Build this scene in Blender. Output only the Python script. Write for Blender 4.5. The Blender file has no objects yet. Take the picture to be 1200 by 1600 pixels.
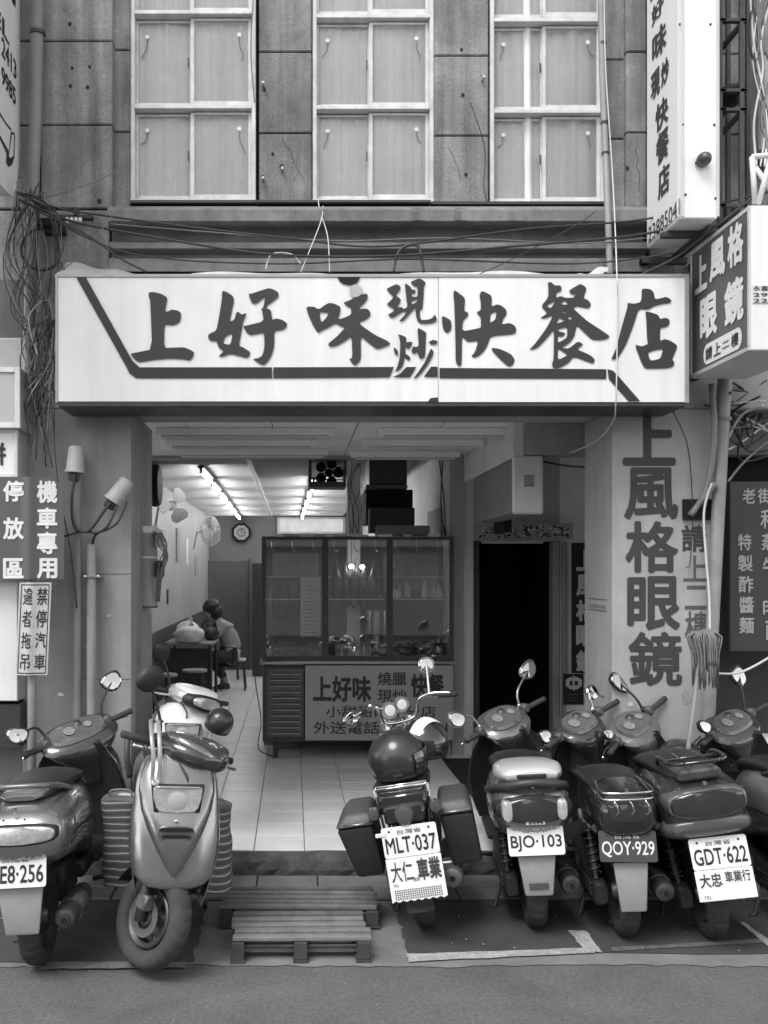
import bpy, bmesh, math, random
from math import sin, cos, pi, radians
from mathutils import Vector, Matrix
from mathutils.geometry import tessellate_polygon

random.seed(7)
S = bpy.context.scene
COL = S.collection

# ------------------------------------------------------------------ camera, sky, sun, exposure
FPX, CX, CY, EYE = 1500.0, 458.0, 892.0, 1.8
cam_data = bpy.data.cameras.new('camera')
cam = bpy.data.objects.new('camera', cam_data)
COL.objects.link(cam)
cam.location = (0, 0, EYE)
cam.rotation_euler = (radians(90), 0, 0)
cam_data.sensor_width = 36
cam_data.lens = 36 * FPX / 1600
cam_data.shift_x = (600 - CX) / 1600
cam_data.shift_y = (CY - 800) / 1600
cam_data.clip_end = 600
S.camera = cam

world = bpy.data.worlds.new('World')
S.world = world
world.use_nodes = True
wn = world.node_tree
wn.nodes.clear()
sky = wn.nodes.new('ShaderNodeTexSky')
sky.sky_type = 'NISHITA'
sky.sun_disc = False
sky.sun_elevation = radians(56)
sky.sun_rotation = radians(214)
sky.air_density = 1.0
sky.dust_density = 0.4
tobw = wn.nodes.new('ShaderNodeRGBToBW')
bg = wn.nodes.new('ShaderNodeBackground')
bg.inputs['Strength'].default_value = 0.15
wo = wn.nodes.new('ShaderNodeOutputWorld')
wn.links.new(sky.outputs[0], tobw.inputs[0])
wn.links.new(tobw.outputs[0], bg.inputs['Color'])
wn.links.new(bg.outputs[0], wo.inputs[0])

sun_data = bpy.data.lights.new('sun', 'SUN')
sun_data.energy = 0.9
sun_data.angle = radians(28)
sun = bpy.data.objects.new('sun', sun_data)
COL.objects.link(sun)
sdir = Vector((-0.42, -0.62, 1.1)).normalized()
sun.rotation_euler = sdir.to_track_quat('Z', 'Y').to_euler()

S.view_settings.view_transform = 'Standard'
S.view_settings.look = 'None'
S.view_settings.gamma = 1
S.view_settings.use_curve_mapping = False
S.view_settings.exposure = 1.55

# ------------------------------------------------------------------ helpers
def X(px, d): return (px - CX) * d / FPX
def Z(py, d): return EYE - (py - CY) * d / FPX
def P(px, py, d): return Vector((X(px, d), d, Z(py, d)))

def link(o, parent=None):
    COL.objects.link(o)
    if parent is not None:
        o.parent = parent
    return o

def empty(name, label, cat, loc=(0, 0, 0), rot=(0, 0, 0), group=None):
    o = bpy.data.objects.new(name, None)
    o.empty_display_size = 0.1
    o.location = loc
    o.rotation_euler = rot
    COL.objects.link(o)
    o['label'] = label
    o['category'] = cat
    if group: o['group'] = group
    return o

def tag(o, label, cat, group=None):
    o['label'] = label
    o['category'] = cat
    if group: o['group'] = group
    return o

def kind(o, k):
    o['kind'] = k
    return o

class MB:
    def __init__(self, M=None):
        self.bm = bmesh.new()
        self.M = M or Matrix.Identity(4)
    def v(self, p):
        return self.bm.verts.new(self.M @ Vector(p))
    def box(self, x0, x1, y0, y1, z0, z1, bev=0.0, seg=1):
        vs = [self.v((x, y, z)) for z in (z0, z1) for y in (y0, y1) for x in (x0, x1)]
        fs = []
        for q in ((0, 2, 3, 1), (4, 5, 7, 6), (0, 1, 5, 4), (2, 6, 7, 3), (0, 4, 6, 2), (1, 3, 7, 5)):
            fs.append(self.bm.faces.new([vs[i] for i in q]))
        if bev > 0:
            es = list({e for f in fs for e in f.edges})
            bmesh.ops.bevel(self.bm, geom=es, offset=bev, segments=seg, affect='EDGES', profile=0.5)
        return self
    def hexa(self, pts, bev=0.0):
        """8 points: bottom 4 (ccw) then top 4"""
        vs = [self.v(p) for p in pts]
        fs = []
        for q in ((3, 2, 1, 0), (4, 5, 6, 7), (0, 1, 5, 4), (1, 2, 6, 5), (2, 3, 7, 6), (3, 0, 4, 7)):
            fs.append(self.bm.faces.new([vs[i] for i in q]))
        if bev > 0:
            es = list({e for f in fs for e in f.edges})
            bmesh.ops.bevel(self.bm, geom=es, offset=bev, segments=2, affect='EDGES', profile=0.5)
        return self
    def loft(self, rings, cap=True, closed=False):
        rr = [[self.v(p) for p in r] for r in rings]
        n = len(rr[0])
        m = len(rr)
        for i in range(m if closed else m - 1):
            a, b = rr[i], rr[(i + 1) % m]
            for j in range(n):
                k = (j + 1) % n
                try: self.bm.faces.new((a[j], a[k], b[k], b[j]))
                except ValueError: pass
        if cap and not closed:
            self.bm.faces.new(list(reversed(rr[0])))
            self.bm.faces.new(rr[-1])
        return self
    def tube(self, pts, r, seg=8, smooth_pts=0, cap=True, flat=1.0):
        pts = [Vector(p) for p in pts]
        if smooth_pts:
            out = []
            n = len(pts)
            for i in range(n - 1):
                p0 = pts[max(i - 1, 0)]; p1 = pts[i]; p2 = pts[i + 1]; p3 = pts[min(i + 2, n - 1)]
                for k in range(smooth_pts):
                    t = k / smooth_pts
                    out.append(0.5 * ((2 * p1) + (-p0 + p2) * t + (2 * p0 - 5 * p1 + 4 * p2 - p3) * t * t + (-p0 + 3 * p1 - 3 * p2 + p3) * t ** 3))
            out.append(pts[-1])
            pts = out
        rings = []
        nrm = None
        m = len(pts)
        for i, p in enumerate(pts):
            t = (pts[min(i + 1, m - 1)] - pts[max(i - 1, 0)])
            if t.length < 1e-9: t = Vector((0, 0, 1))
            t.normalize()
            if nrm is None:
                nrm = t.orthogonal().normalized() if abs(t.z) > 0.95 else t.cross(Vector((0, 0, 1))).normalized()
            nrm = (nrm - t * nrm.dot(t))
            if nrm.length < 1e-6: nrm = t.orthogonal()
            nrm.normalize()
            b = t.cross(nrm)
            rad = r[i * len(r) // m] if isinstance(r, (list, tuple)) and len(r) != m else (r[i] if isinstance(r, (list, tuple)) else r)
            rings.append([p + nrm * cos(2 * pi * k / seg) * rad + b * sin(2 * pi * k / seg) * rad * flat for k in range(seg)])
        return self.loft(rings, cap)
    def lathe(self, prof, c=(0, 0, 0), axis='z', seg=24, closed=False, cap=True):
        rings = []
        c = Vector(c)
        for k in range(seg):
            a = 2 * pi * k / seg
            ring = []
            for r, h in prof:
                if axis == 'z': q = (r * cos(a), r * sin(a), h)
                elif axis == 'x': q = (h, r * cos(a), r * sin(a))
                else: q = (r * cos(a), h, r * sin(a))
                ring.append(c + Vector(q))
            rings.append(ring)
        rr = [[self.v(p) for p in r] for r in rings]
        n = len(prof)
        for i in range(seg):
            a, b = rr[i], rr[(i + 1) % seg]
            for j in range(n if closed else n - 1):
                k = (j + 1) % n
                try: self.bm.faces.new((a[j], b[j], b[k], a[k]))
                except ValueError: pass
        if cap and not closed:
            for j in (0, n - 1):
                if prof[j][0] > 1e-6:
                    try: self.bm.faces.new([rr[i][j] for i in range(seg)])
                    except ValueError: pass
        return self
    def ball(self, c, rx, ry, rz, u=16, v=10):
        prof = [(max(sin(pi * k / v), 1e-4), -cos(pi * k / v)) for k in range(v + 1)]
        c = Vector(c)
        rr = []
        for i in range(u):
            a = 2 * pi * i / u
            rr.append([self.v(c + Vector((r * cos(a) * rx, r * sin(a) * ry, h * rz))) for r, h in prof])
        for i in range(u):
            a, b = rr[i], rr[(i + 1) % u]
            for j in range(v):
                self.bm.faces.new((a[j], b[j], b[j + 1], a[j + 1]))
        return self
    def grid(self, fn, nu, nv):
        vv = [[self.v(fn(i / nu, j / nv)) for j in range(nv + 1)] for i in range(nu + 1)]
        for i in range(nu):
            for j in range(nv):
                self.bm.faces.new((vv[i][j], vv[i + 1][j], vv[i + 1][j + 1], vv[i][j + 1]))
        return self
    def shell(self, fn, nu, nv, off):
        """grid with thickness: off = vector added for the back face"""
        off = Vector(off)
        a = [[Vector(fn(i / nu, j / nv)) for j in range(nv + 1)] for i in range(nu + 1)]
        va = [[self.v(p) for p in r] for r in a]
        vb = [[self.v(p + off) for p in r] for r in a]
        for i in range(nu):
            for j in range(nv):
                self.bm.faces.new((va[i][j], va[i + 1][j], va[i + 1][j + 1], va[i][j + 1]))
                self.bm.faces.new((vb[i][j + 1], vb[i + 1][j + 1], vb[i + 1][j], vb[i][j]))
        def strip(l1, l2):
            for k in range(len(l1) - 1):
                self.bm.faces.new((l1[k + 1], l1[k], l2[k], l2[k + 1]))
        strip(va[0], vb[0]); strip([r[-1] for r in va], [r[-1] for r in vb])
        strip(list(reversed(va[-1])), list(reversed(vb[-1])))
        strip([r[0] for r in reversed(va)], [r[0] for r in reversed(vb)])
        return self
    def poly(self, loops, f):
        """flat polygon(s) with holes, f maps (x,y)->3D"""
        pl = [[Vector((p[0], p[1], 0)) for p in lp] for lp in loops]
        tris = tessellate_polygon(pl)
        flat = [self.v(f(p[0], p[1])) for lp in loops for p in lp]
        for t in tris:
            try: self.bm.faces.new([flat[i] for i in t])
            except ValueError: pass
        return self
    def prism(self, pts, f0, f1):
        """polygon side walls + both caps between mapping f0 and f1"""
        a = [self.v(f0(*p)) for p in pts]
        b = [self.v(f1(*p)) for p in pts]
        n = len(pts)
        self.bm.faces.new(a); self.bm.faces.new(list(reversed(b)))
        for i in range(n):
            self.bm.faces.new((a[i], b[i], b[(i + 1) % n], a[(i + 1) % n]))
        return self
    def build(self, name, mat, parent=None, smooth=False, keep=False):
        bmesh.ops.recalc_face_normals(self.bm, faces=self.bm.faces[:]) if not keep else None
        me = bpy.data.meshes.new(name)
        self.bm.to_mesh(me)
        self.bm.free()
        me.materials.append(mat)
        if smooth:
            me.polygons.foreach_set('use_smooth', [True] * len(me.polygons))
            if smooth != 'all':
                me.set_sharp_from_angle(angle=radians(38 if smooth is True else smooth))
        o = bpy.data.objects.new(name, me)
        return link(o, parent)

def subsurf(o, lv=1):
    m = o.modifiers.new('sub', 'SUBSURF'); m.levels = lv; m.render_levels = lv
    return o

def ring_xz(cx, y, hw, zb, zt, n=24, e=2.6, et=None):
    """superellipse ring in the xz plane at depth y"""
    cz, hh = (zb + zt) / 2, (zt - zb) / 2
    out = []
    for k in range(n):
        a = 2 * pi * k / n
        ca, sa = cos(a), sin(a)
        ee = (et if (et and sa > 0) else e)
        out.append((cx + hw * math.copysign(abs(ca) ** (2 / ee), ca), y, cz + hh * math.copysign(abs(sa) ** (2 / ee), sa)))
    return out

def ring_xy(cx, cy, z, hw, hy, n=24, e=2.4, shear=0.0):
    out = []
    for k in range(n):
        a = 2 * pi * k / n
        ca, sa = cos(a), sin(a)
        x = hw * math.copysign(abs(ca) ** (2 / e), ca)
        y = hy * math.copysign(abs(sa) ** (2 / e), sa)
        out.append((cx + x, cy + y, z + y * shear))
    return out

# ------------------------------------------------------------------ materials (all greys: a black and white place)
def mat(name, base, rough=0.6, metal=0.0, var=0.12, scale=3.0, bump=0.0, bscale=60.0, streak=0.0,
        emit=0.0, coat=0.0, speck=0.0, sscale=180.0, rnd=0.0, spots=0.0, spec=0.5, dust=0.0, fleck=0.0, blotch=0.0):
    m = bpy.data.materials.new(name)
    m.use_nodes = True
    nt = m.node_tree
    N, L = nt.nodes, nt.links
    b = N['Principled BSDF']
    b.inputs['Roughness'].default_value = rough
    b.inputs['Metallic'].default_value = metal
    b.inputs['Specular IOR Level'].default_value = spec
    if coat:
        b.inputs['Coat Weight'].default_value = coat
        b.inputs['Coat Roughness'].default_value = 0.04
    tc = N.new('ShaderNodeTexCoord')
    def math_(op, a, c):
        n = N.new('ShaderNodeMath'); n.operation = op
        for i, s in enumerate((a, c)):
            if isinstance(s, (int, float)): n.inputs[i].default_value = s
            else: L.new(s, n.inputs[i])
        return n.outputs[0]
    def noise(sc, det=4, vec=None, dist=0.0, rg=0.6):
        n = N.new('ShaderNodeTexNoise')
        n.inputs['Scale'].default_value = sc
        n.inputs['Detail'].default_value = det
        n.inputs['Roughness'].default_value = rg
        n.inputs['Distortion'].default_value = dist
        L.new(vec or tc.outputs['Object'], n.inputs['Vector'])
        return n.outputs['Fac']
    val = None
    def mul(x):
        nonlocal val
        val = x if val is None else math_('MULTIPLY', val, x)
    if var:
        f = noise(scale, 7, dist=0.4, rg=0.65)
        mul(math_('ADD', math_('MULTIPLY', math_('SUBTRACT', f, 0.5), var * 4.5), 1.0))
    if streak:
        mp = N.new('ShaderNodeMapping')
        mp.inputs['Scale'].default_value = (7, 7, 0.35)
        L.new(tc.outputs['Object'], mp.inputs['Vector'])
        f = noise(1.6, 6, mp.outputs[0], 0.3)
        mul(math_('ADD', math_('MULTIPLY', math_('SUBTRACT', f, 0.5), streak * 4.0), 1.0))
    if speck:
        f = noise(sscale, 5, rg=0.8)
        mul(math_('ADD', math_('MULTIPLY', math_('SUBTRACT', f, 0.5), speck * 4.0), 1.0))
    if blotch:
        f = noise(1.7, 4, dist=1.0, rg=0.7)
        mul(math_('ADD', math_('MULTIPLY', math_('SUBTRACT', f, 0.5), blotch * 4.0), 1.0))
    if fleck:
        f = noise(38, 1)
        g = math_('GREATER_THAN', f, 0.755)
        mul(math_('ADD', 1.0, math_('MULTIPLY', g, fleck)))
    if spots:
        f = noise(14, 3)
        g = math_('GREATER_THAN', f, 0.69)
        mul(math_('SUBTRACT', 1.0, math_('MULTIPLY', g, spots)))
    if rnd:
        oi = N.new('ShaderNodeObjectInfo')
        mul(math_('ADD', math_('MULTIPLY', math_('SUBTRACT', oi.outputs['Random'], 0.5), rnd * 2), 1.0))
    if dust:
        f = noise(9, 6)
        r = N.new('ShaderNodeMapRange')
        r.inputs['From Min'].default_value = 0.45; r.inputs['From Max'].default_value = 0.75
        L.new(f, r.inputs['Value'])
        L.new(math_('ADD', math_('MULTIPLY', r.outputs[0], dust), rough), b.inputs['Roughness'])
    cc = N.new('ShaderNodeCombineColor')
    if val is None:
        for i in range(3): cc.inputs[i].default_value = base
    else:
        v = math_('MULTIPLY', val, base)
        cl = N.new('ShaderNodeClamp'); L.new(v, cl.inputs[0])
        cl.inputs['Min'].default_value = 0.004; cl.inputs['Max'].default_value = 0.92
        for i in range(3): L.new(cl.outputs[0], cc.inputs[i])
    L.new(cc.outputs[0], b.inputs['Base Color'])
    if bump:
        bp = N.new('ShaderNodeBump')
        bp.inputs['Strength'].default_value = min(bump, 1.0)
        bp.inputs['Distance'].default_value = 0.004
        L.new(noise(bscale, 5), bp.inputs['Height'])
        L.new(bp.outputs[0], b.inputs['Normal'])
    if emit:
        b.inputs['Emission Color'].default_value = (1, 1, 1, 1)
        b.inputs['Emission Strength'].default_value = emit
    return m

def glass_mat(name, refl=0.12, tint=1.0, rough=0.0, dirt=0.0, dirtcol=0.5):
    m = bpy.data.materials.new(name)
    m.use_nodes = True
    N, L = m.node_tree.nodes, m.node_tree.links
    N.clear()
    out = N.new('ShaderNodeOutputMaterial')
    tr = N.new('ShaderNodeBsdfTransparent'); tr.inputs[0].default_value = (tint, tint, tint, 1)
    gl = N.new('ShaderNodeBsdfGlossy'); gl.inputs['Roughness'].default_value = rough
    fr = N.new('ShaderNodeLayerWeight'); fr.inputs['Blend'].default_value = 0.25
    ad = N.new('ShaderNodeMath'); ad.operation = 'ADD'; ad.inputs[1].default_value = refl; ad.use_clamp = True
    L.new(fr.outputs['Fresnel'], ad.inputs[0])
    mx = N.new('ShaderNodeMixShader')
    L.new(ad.outputs[0], mx.inputs[0]); L.new(tr.outputs[0], mx.inputs[1]); L.new(gl.outputs[0], mx.inputs[2])
    last = mx.outputs[0]
    if dirt:
        df = N.new('ShaderNodeBsdfDiffuse'); df.inputs[0].default_value = (dirtcol,) * 3 + (1,)
        tc = N.new('ShaderNodeTexCoord')
        no = N.new('ShaderNodeTexNoise'); no.inputs['Scale'].default_value = 5; no.inputs['Detail'].default_value = 6
        L.new(tc.outputs['Object'], no.inputs['Vector'])
        mm = N.new('ShaderNodeMath'); mm.operation = 'MULTIPLY'; mm.inputs[1].default_value = dirt * 2
        L.new(no.outputs['Fac'], mm.inputs[0])
        m2 = N.new('ShaderNodeMixShader')
        L.new(mm.outputs[0], m2.inputs[0]); L.new(last, m2.inputs[1]); L.new(df.outputs[0], m2.inputs[2])
        last = m2.outputs[0]
    L.new(last, out.inputs[0])
    return m

M = {}
M['asphalt'] = mat('asphalt', 0.115, 0.85, var=0.16, scale=2.3, bump=0.8, bscale=110, speck=0.55, sscale=55, fleck=0.9, blotch=0.16)
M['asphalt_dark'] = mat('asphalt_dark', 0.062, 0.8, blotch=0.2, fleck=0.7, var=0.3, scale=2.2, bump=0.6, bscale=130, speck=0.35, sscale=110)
M['concrete_ground'] = mat('concrete_ground', 0.19, 0.8, blotch=0.12, fleck=0.5, var=0.25, scale=3.5, bump=0.5, bscale=80, speck=0.2)
M['slab'] = mat('slab', 0.16, 0.75, var=0.28, scale=4.5, bump=0.5, bscale=60, speck=0.2, rnd=0.12)
M['curb'] = mat('curb', 0.07, 0.9, var=0.6, scale=9, bump=1.0, bscale=40, speck=0.3)
M['line_paint'] = mat('line_paint', 0.36, 0.7, var=0.34, scale=10, speck=0.5, sscale=60)
M['tile'] = mat('tile', 0.76, 0.28, var=0.08, scale=4, rnd=0.06, bump=0.05, bscale=12, speck=0.04, sscale=120)
M['grout'] = mat('grout', 0.13, 0.9)
M['stone'] = mat('stone', 0.21, 0.85, var=0.30, scale=2.6, bump=1.0, bscale=90, streak=0.45, speck=0.35, sscale=60, rnd=0.10, blotch=0.32, spots=0.25)
M['stone_dark'] = mat('stone_dark', 0.10, 0.85, var=0.22, scale=3, bump=0.6, bscale=90, streak=0.22, speck=0.2)
M['stone_joint'] = mat('stone_joint', 0.03, 0.9)
M['sill_stone'] = mat('sill_stone', 0.18, 0.85, blotch=0.15, spots=0.3, var=0.35, scale=5, bump=0.6, bscale=90, streak=0.12, speck=0.2)
M['pillar'] = mat('pillar', 0.28, 0.7, blotch=0.10, var=0.18, scale=2.2, bump=0.25, bscale=30, streak=0.16, speck=0.05)
M['pillar_r'] = mat('pillar_r', 0.36, 0.6, blotch=0.08, var=0.14, scale=2.4, bump=0.15, bscale=20, streak=0.10)
M['beam'] = mat('beam', 0.34, 0.8, var=0.15, scale=3, streak=0.08)
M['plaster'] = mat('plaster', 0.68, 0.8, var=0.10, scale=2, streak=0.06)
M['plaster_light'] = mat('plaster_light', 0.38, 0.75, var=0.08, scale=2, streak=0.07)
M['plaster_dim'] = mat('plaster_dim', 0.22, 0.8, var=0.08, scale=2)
M['ceil_white'] = mat('ceil_white', 0.62, 0.5, var=0.05, scale=3, rnd=0.03)
M['ceil_arcade'] = mat('ceil_arcade', 0.88, 0.6, var=0.08, scale=3, rnd=0.06)
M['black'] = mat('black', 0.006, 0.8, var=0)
M['dark_wood'] = mat('dark_wood', 0.035, 0.55, var=0.3, scale=6)
M['dark_metal'] = mat('dark_metal', 0.04, 0.45, var=0.2, scale=8)
M['iron'] = mat('iron', 0.045, 0.6, var=0.3, scale=12, bump=0.3, bscale=50)
M['alu'] = mat('alu', 0.55, 0.38, metal=0.35, var=0.10, scale=5)
M['alu_white'] = mat('alu_white', 0.60, 0.42, var=0.22, scale=9, streak=0.14)
M['steel'] = mat('steel', 0.5, 0.28, metal=0.95, var=0.08, scale=6)
M['chrome'] = mat('chrome', 0.75, 0.07, metal=1.0, var=0.03)
M['mirror'] = mat('mirror', 0.5, 0.015, metal=1.0, var=0)
M['sign_white'] = mat('sign_white', 0.76, 0.35, var=0.03, scale=1.6, streak=0.075, blotch=0.05, spec=0.3)
M['sign_grey'] = mat('sign_grey', 0.42, 0.4, var=0.03, scale=1.2)
M['sign_face_grey'] = mat('sign_face_grey', 0.80, 0.4, var=0.03, scale=1.2, streak=.03)
M['sign_edge'] = mat('sign_edge', 0.35, 0.4, metal=0.4, var=0.15, scale=8)
M['brush_ink'] = mat('brush_ink', 0.042, 0.4, var=0.03, spec=0.3)
M['stripe_ink'] = mat('stripe_ink', 0.034, 0.4, var=0.03, spec=0.3)
M['sign_dark'] = mat('sign_dark', 0.095, 0.45, var=0.06, scale=2)
M['sign_darker'] = mat('sign_darker', 0.05, 0.5, var=0.08, scale=2)
M['ink_white'] = mat('ink_white', 0.72, 0.5, var=0.05)
M['ink_black'] = mat('ink_black', 0.02, 0.5, var=0.05)
M['ink_grey'] = mat('ink_grey', 0.045, 0.6, var=0.12, scale=5)
M['ink_fade'] = mat('ink_fade', 0.09, 0.6, var=0.2, scale=5)
M['plate'] = mat('plate', 0.78, 0.35, var=0.05, scale=18)
M['plate_edge'] = mat('plate_edge', 0.5, 0.4, var=0.1)
M['plate_dark'] = mat('plate_dark', 0.06, 0.4, var=0.1)
M['silver'] = mat('silver', 0.34, 0.24, metal=0.8, var=0.06, scale=6, coat=0.8, dust=0.12)
M['silver_lt'] = mat('silver_lt', 0.62, 0.28, metal=0.35, var=0.04, scale=6, coat=0.8, dust=0.12)
M['grey_paint'] = mat('grey_paint', 0.24, 0.22, metal=0.8, var=0.06, scale=6, coat=0.9, dust=0.12)
M['grey_mid'] = mat('grey_mid', 0.14, 0.28, metal=0.3, var=0.06, scale=6, coat=0.6, dust=0.3)
M['white_paint'] = mat('white_paint', 0.75, 0.25, var=0.04, scale=6, coat=0.6, dust=0.2)
M['black_paint'] = mat('black_paint', 0.018, 0.18, var=0.1, coat=1.0, dust=0.12)
M['dark_paint'] = mat('dark_paint', 0.045, 0.22, metal=0.2, var=0.1, coat=1.0, dust=0.12)
M['plastic'] = mat('plastic', 0.022, 0.5, var=0.2, scale=12, dust=0.2)
M['plastic_lt'] = mat('plastic_lt', 0.07, 0.5, var=0.15, scale=12)
M['rubber'] = mat('rubber', 0.035, 0.8, var=0.3, scale=18, bump=0.2, bscale=90)
M['rubber_dusty'] = mat('rubber_dusty', 0.05, 0.85, var=0.25, scale=14, bump=0.2, bscale=90)
M['seat'] = mat('seat', 0.02, 0.38, var=0.2, scale=15, bump=0.25, bscale=300)
M['flap'] = mat('flap', 0.30, 0.55, var=0.1, scale=10)
M['lens_dark'] = mat('lens_dark', 0.03, 0.10, var=0.1, coat=0.9)
M['lens_red'] = mat('lens_red', 0.075, 0.12, var=0.1, coat=0.9, bump=0.3, bscale=250)
M['lens_clear'] = mat('lens_clear', 0.65, 0.10, metal=0.5, var=0.25, scale=40, coat=0.9, bump=0.5, bscale=160)
M['engine'] = mat('engine', 0.16, 0.5, metal=0.6, var=0.3, scale=20, bump=0.3, bscale=60)
M['muffler'] = mat('muffler', 0.11, 0.45, metal=0.7, var=0.25, scale=15)
M['cloth_stripe'] = None
M['wood'] = mat('wood', 0.165, 0.8, var=0.3, scale=9, bump=0.5, bscale=90, rnd=0.25, speck=0.15, sscale=50)
M['wood_dark'] = mat('wood_dark', 0.05, 0.85, var=0.3, scale=9, bump=0.5, bscale=90, rnd=0.2)
M['conduit'] = mat('conduit', 0.21, 0.5, var=0.15, scale=6, streak=0.08)
M['conduit_lt'] = mat('conduit_lt', 0.29, 0.5, var=0.18, scale=6, streak=0.1)
M['cable_dark'] = mat('cable_dark', 0.03, 0.5, var=0.2)
M['cable_grey'] = mat('cable_grey', 0.16, 0.5, var=0.2)
M['cable_white'] = mat('cable_white', 0.62, 0.5, var=0.12)
M['curtain'] = mat('curtain', 0.74, 0.8, var=0.08, scale=2.5, streak=0.12, blotch=0.10)
M['bulb_lit'] = mat('bulb_lit', 0.9, 0.4, var=0, emit=14)
M['tube_lit'] = mat('tube_lit', 0.9, 0.4, var=0, emit=12)
M['transom_lit'] = mat('transom_lit', 0.5, 0.4, var=0.25, scale=3, emit=.12)
M['paper'] = mat('paper', 0.66, 0.8, var=0.1, scale=8)
M['paper_grey'] = mat('paper_grey', 0.3, 0.8, var=0.3, scale=14)
M['bag'] = mat('bag', 0.62, 0.35, var=0.15, scale=12, bump=0.8, bscale=25)
M['hair'] = mat('hair', 0.01, 0.45, var=0.3, scale=60, bump=0.6, bscale=120)
M['skin'] = mat('skin', 0.32, 0.5, var=0.05)
M['shirt'] = mat('shirt', 0.27, 0.85, var=0.1, scale=8, bump=0.3, bscale=20)
M['apron'] = mat('apron', 0.4, 0.85, var=0.2, scale=14)
M['trousers'] = mat('trousers', 0.05, 0.85, var=0.1)
M['meat'] = mat('meat', 0.035, 0.3, var=0.35, scale=14, bump=0.6, bscale=30, coat=0.4)
M['fan'] = mat('fan', 0.42, 0.45, var=0.1)
M['mop'] = mat('mop', 0.20, 0.9, var=0.3, scale=30)
M['helmet'] = mat('helmet', 0.045, 0.30, metal=0.35, var=0.1, scale=5, coat=0.4, dust=0.3)
M['glass_case'] = glass_mat('glass_case', 0.10, 0.92, 0.02, 0.015, 0.3)
M['glass_window'] = glass_mat('glass_window', 0.02, 0.97, 0.32, 0.12, 0.7)
M['glass_dial'] = mat('glass_dial', 0.10, 0.08, var=0.1, scale=30, coat=1.0)
M['dial'] = mat('dial', 0.22, 0.3, var=0.5, scale=70)

def stripe_mat():
    m = bpy.data.materials.new('striped_cloth'); m.use_nodes = True
    N, L = m.node_tree.nodes, m.node_tree.links
    b = N['Principled BSDF']; b.inputs['Roughness'].default_value = 0.85
    tc = N.new('ShaderNodeTexCoord'); w = N.new('ShaderNodeTexWave')
    w.bands_direction = 'Z'; w.wave_type = 'BANDS'
    w.inputs['Scale'].default_value = 8.5; w.inputs['Distortion'].default_value = 3.2
    w.inputs['Detail'].default_value = 2; w.inputs['Detail Scale'].default_value = 0.6
    r = N.new('ShaderNodeValToRGB')
    r.color_ramp.elements[0].position = 0.0; r.color_ramp.elements[0].color = (0.09, 0.09, 0.09, 1)
    e = r.color_ramp.elements.new(0.55); e.color = (0.12, 0.12, 0.12, 1)
    e = r.color_ramp.elements.new(0.90); e.color = (0.13, 0.13, 0.13, 1)
    r.color_ramp.elements[-1].position = 0.97; r.color_ramp.elements[-1].color = (0.5, 0.5, 0.5, 1)
    L.new(tc.outputs['Object'], w.inputs['Vector']); L.new(w.outputs['Fac'], r.inputs[0]); L.new(r.outputs[0], b.inputs['Base Color'])
    return m
M['cloth_stripe'] = stripe_mat()

# ------------------------------------------------------------------ lettering
_fc = {}
def text_mesh(body, bold):
    k = (body, bold)
    if k in _fc: return _fc[k]
    c = bpy.data.curves.new('lettering', 'FONT')
    c.body = body; c.align_x = 'CENTER'; c.space_line = 0.92; c.resolution_u = 3
    o = bpy.data.objects.new('lettering', c)
    COL.objects.link(o)
    bpy.context.view_layer.update()
    me = bpy.data.meshes.new_from_object(o.evaluated_get(bpy.context.evaluated_depsgraph_get()))
    v0 = [tuple(v.co) for v in me.vertices]
    f0 = [tuple(p.vertices) for p in me.polygons]
    bpy.data.objects.remove(o); bpy.data.curves.remove(c); bpy.data.meshes.remove(me)
    vs, fs = [], []
    # heavier strokes: the glyph struck several times, each a hair apart
    sh = [(0, 0)] if bold < .003 else ([(bold, 0), (-bold, 0), (0, bold), (0, -bold)] if bold < .012 else
         [(bold * cos(pi * q / 4), bold * sin(pi * q / 4)) for q in range(8)])
    for q, (dx, dy) in enumerate(sh):
        n = len(vs)
        vs += [(x + dx, y + dy, -.0002 * q) for x, y, z in v0]
        fs += [tuple(i + n for i in f) for f in f0]
    xs = [v[0] for v in vs]; ys = [v[1] for v in vs]
    x0, x1, y0, y1 = min(xs), max(xs), min(ys), max(ys)
    vs = [((v[0] - x0) / (x1 - x0), (v[1] - y0) / (y1 - y0), v[2]) for v in vs]
    _fc[k] = (vs, fs)
    return _fc[k]

def text(body, m, parent, o, ux, uz, bold=0.01, name='lettering', italic=0.0):
    """o = bottom left, ux = vector over the full width, uz = vector over the full height"""
    vs, fs = text_mesh(body, bold)
    o, ux, uz = Vector(o), Vector(ux), Vector(uz)
    nn = ux.cross(uz).normalized()
    me = bpy.data.meshes.new(name)
    me.from_pydata([o + ux * (u + italic * v) + uz * v - nn * w for u, v, w in vs], [], fs)
    me.materials.append(m)
    ob = bpy.data.objects.new(name, me)
    return link(ob, parent)

def chaikin(pts):
    out = []
    n = len(pts)
    for i in range(n):
        a, b = pts[i], pts[(i + 1) % n]
        out.append((a[0] * 0.82 + b[0] * 0.18, a[1] * 0.82 + b[1] * 0.18))
        out.append((a[0] * 0.18 + b[0] * 0.82, a[1] * 0.18 + b[1] * 0.82))
    return out
# ------------------------------------------------------------------ ground
def sheet(name, x0, x1, y0, y1, z, m, k='structure', n=1):
    b = MB()
    b.grid(lambda u, v: (x0 + (x1 - x0) * u, y0 + (y1 - y0) * v, z), n, n)
    return kind(b.build(name, m), k)

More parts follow.
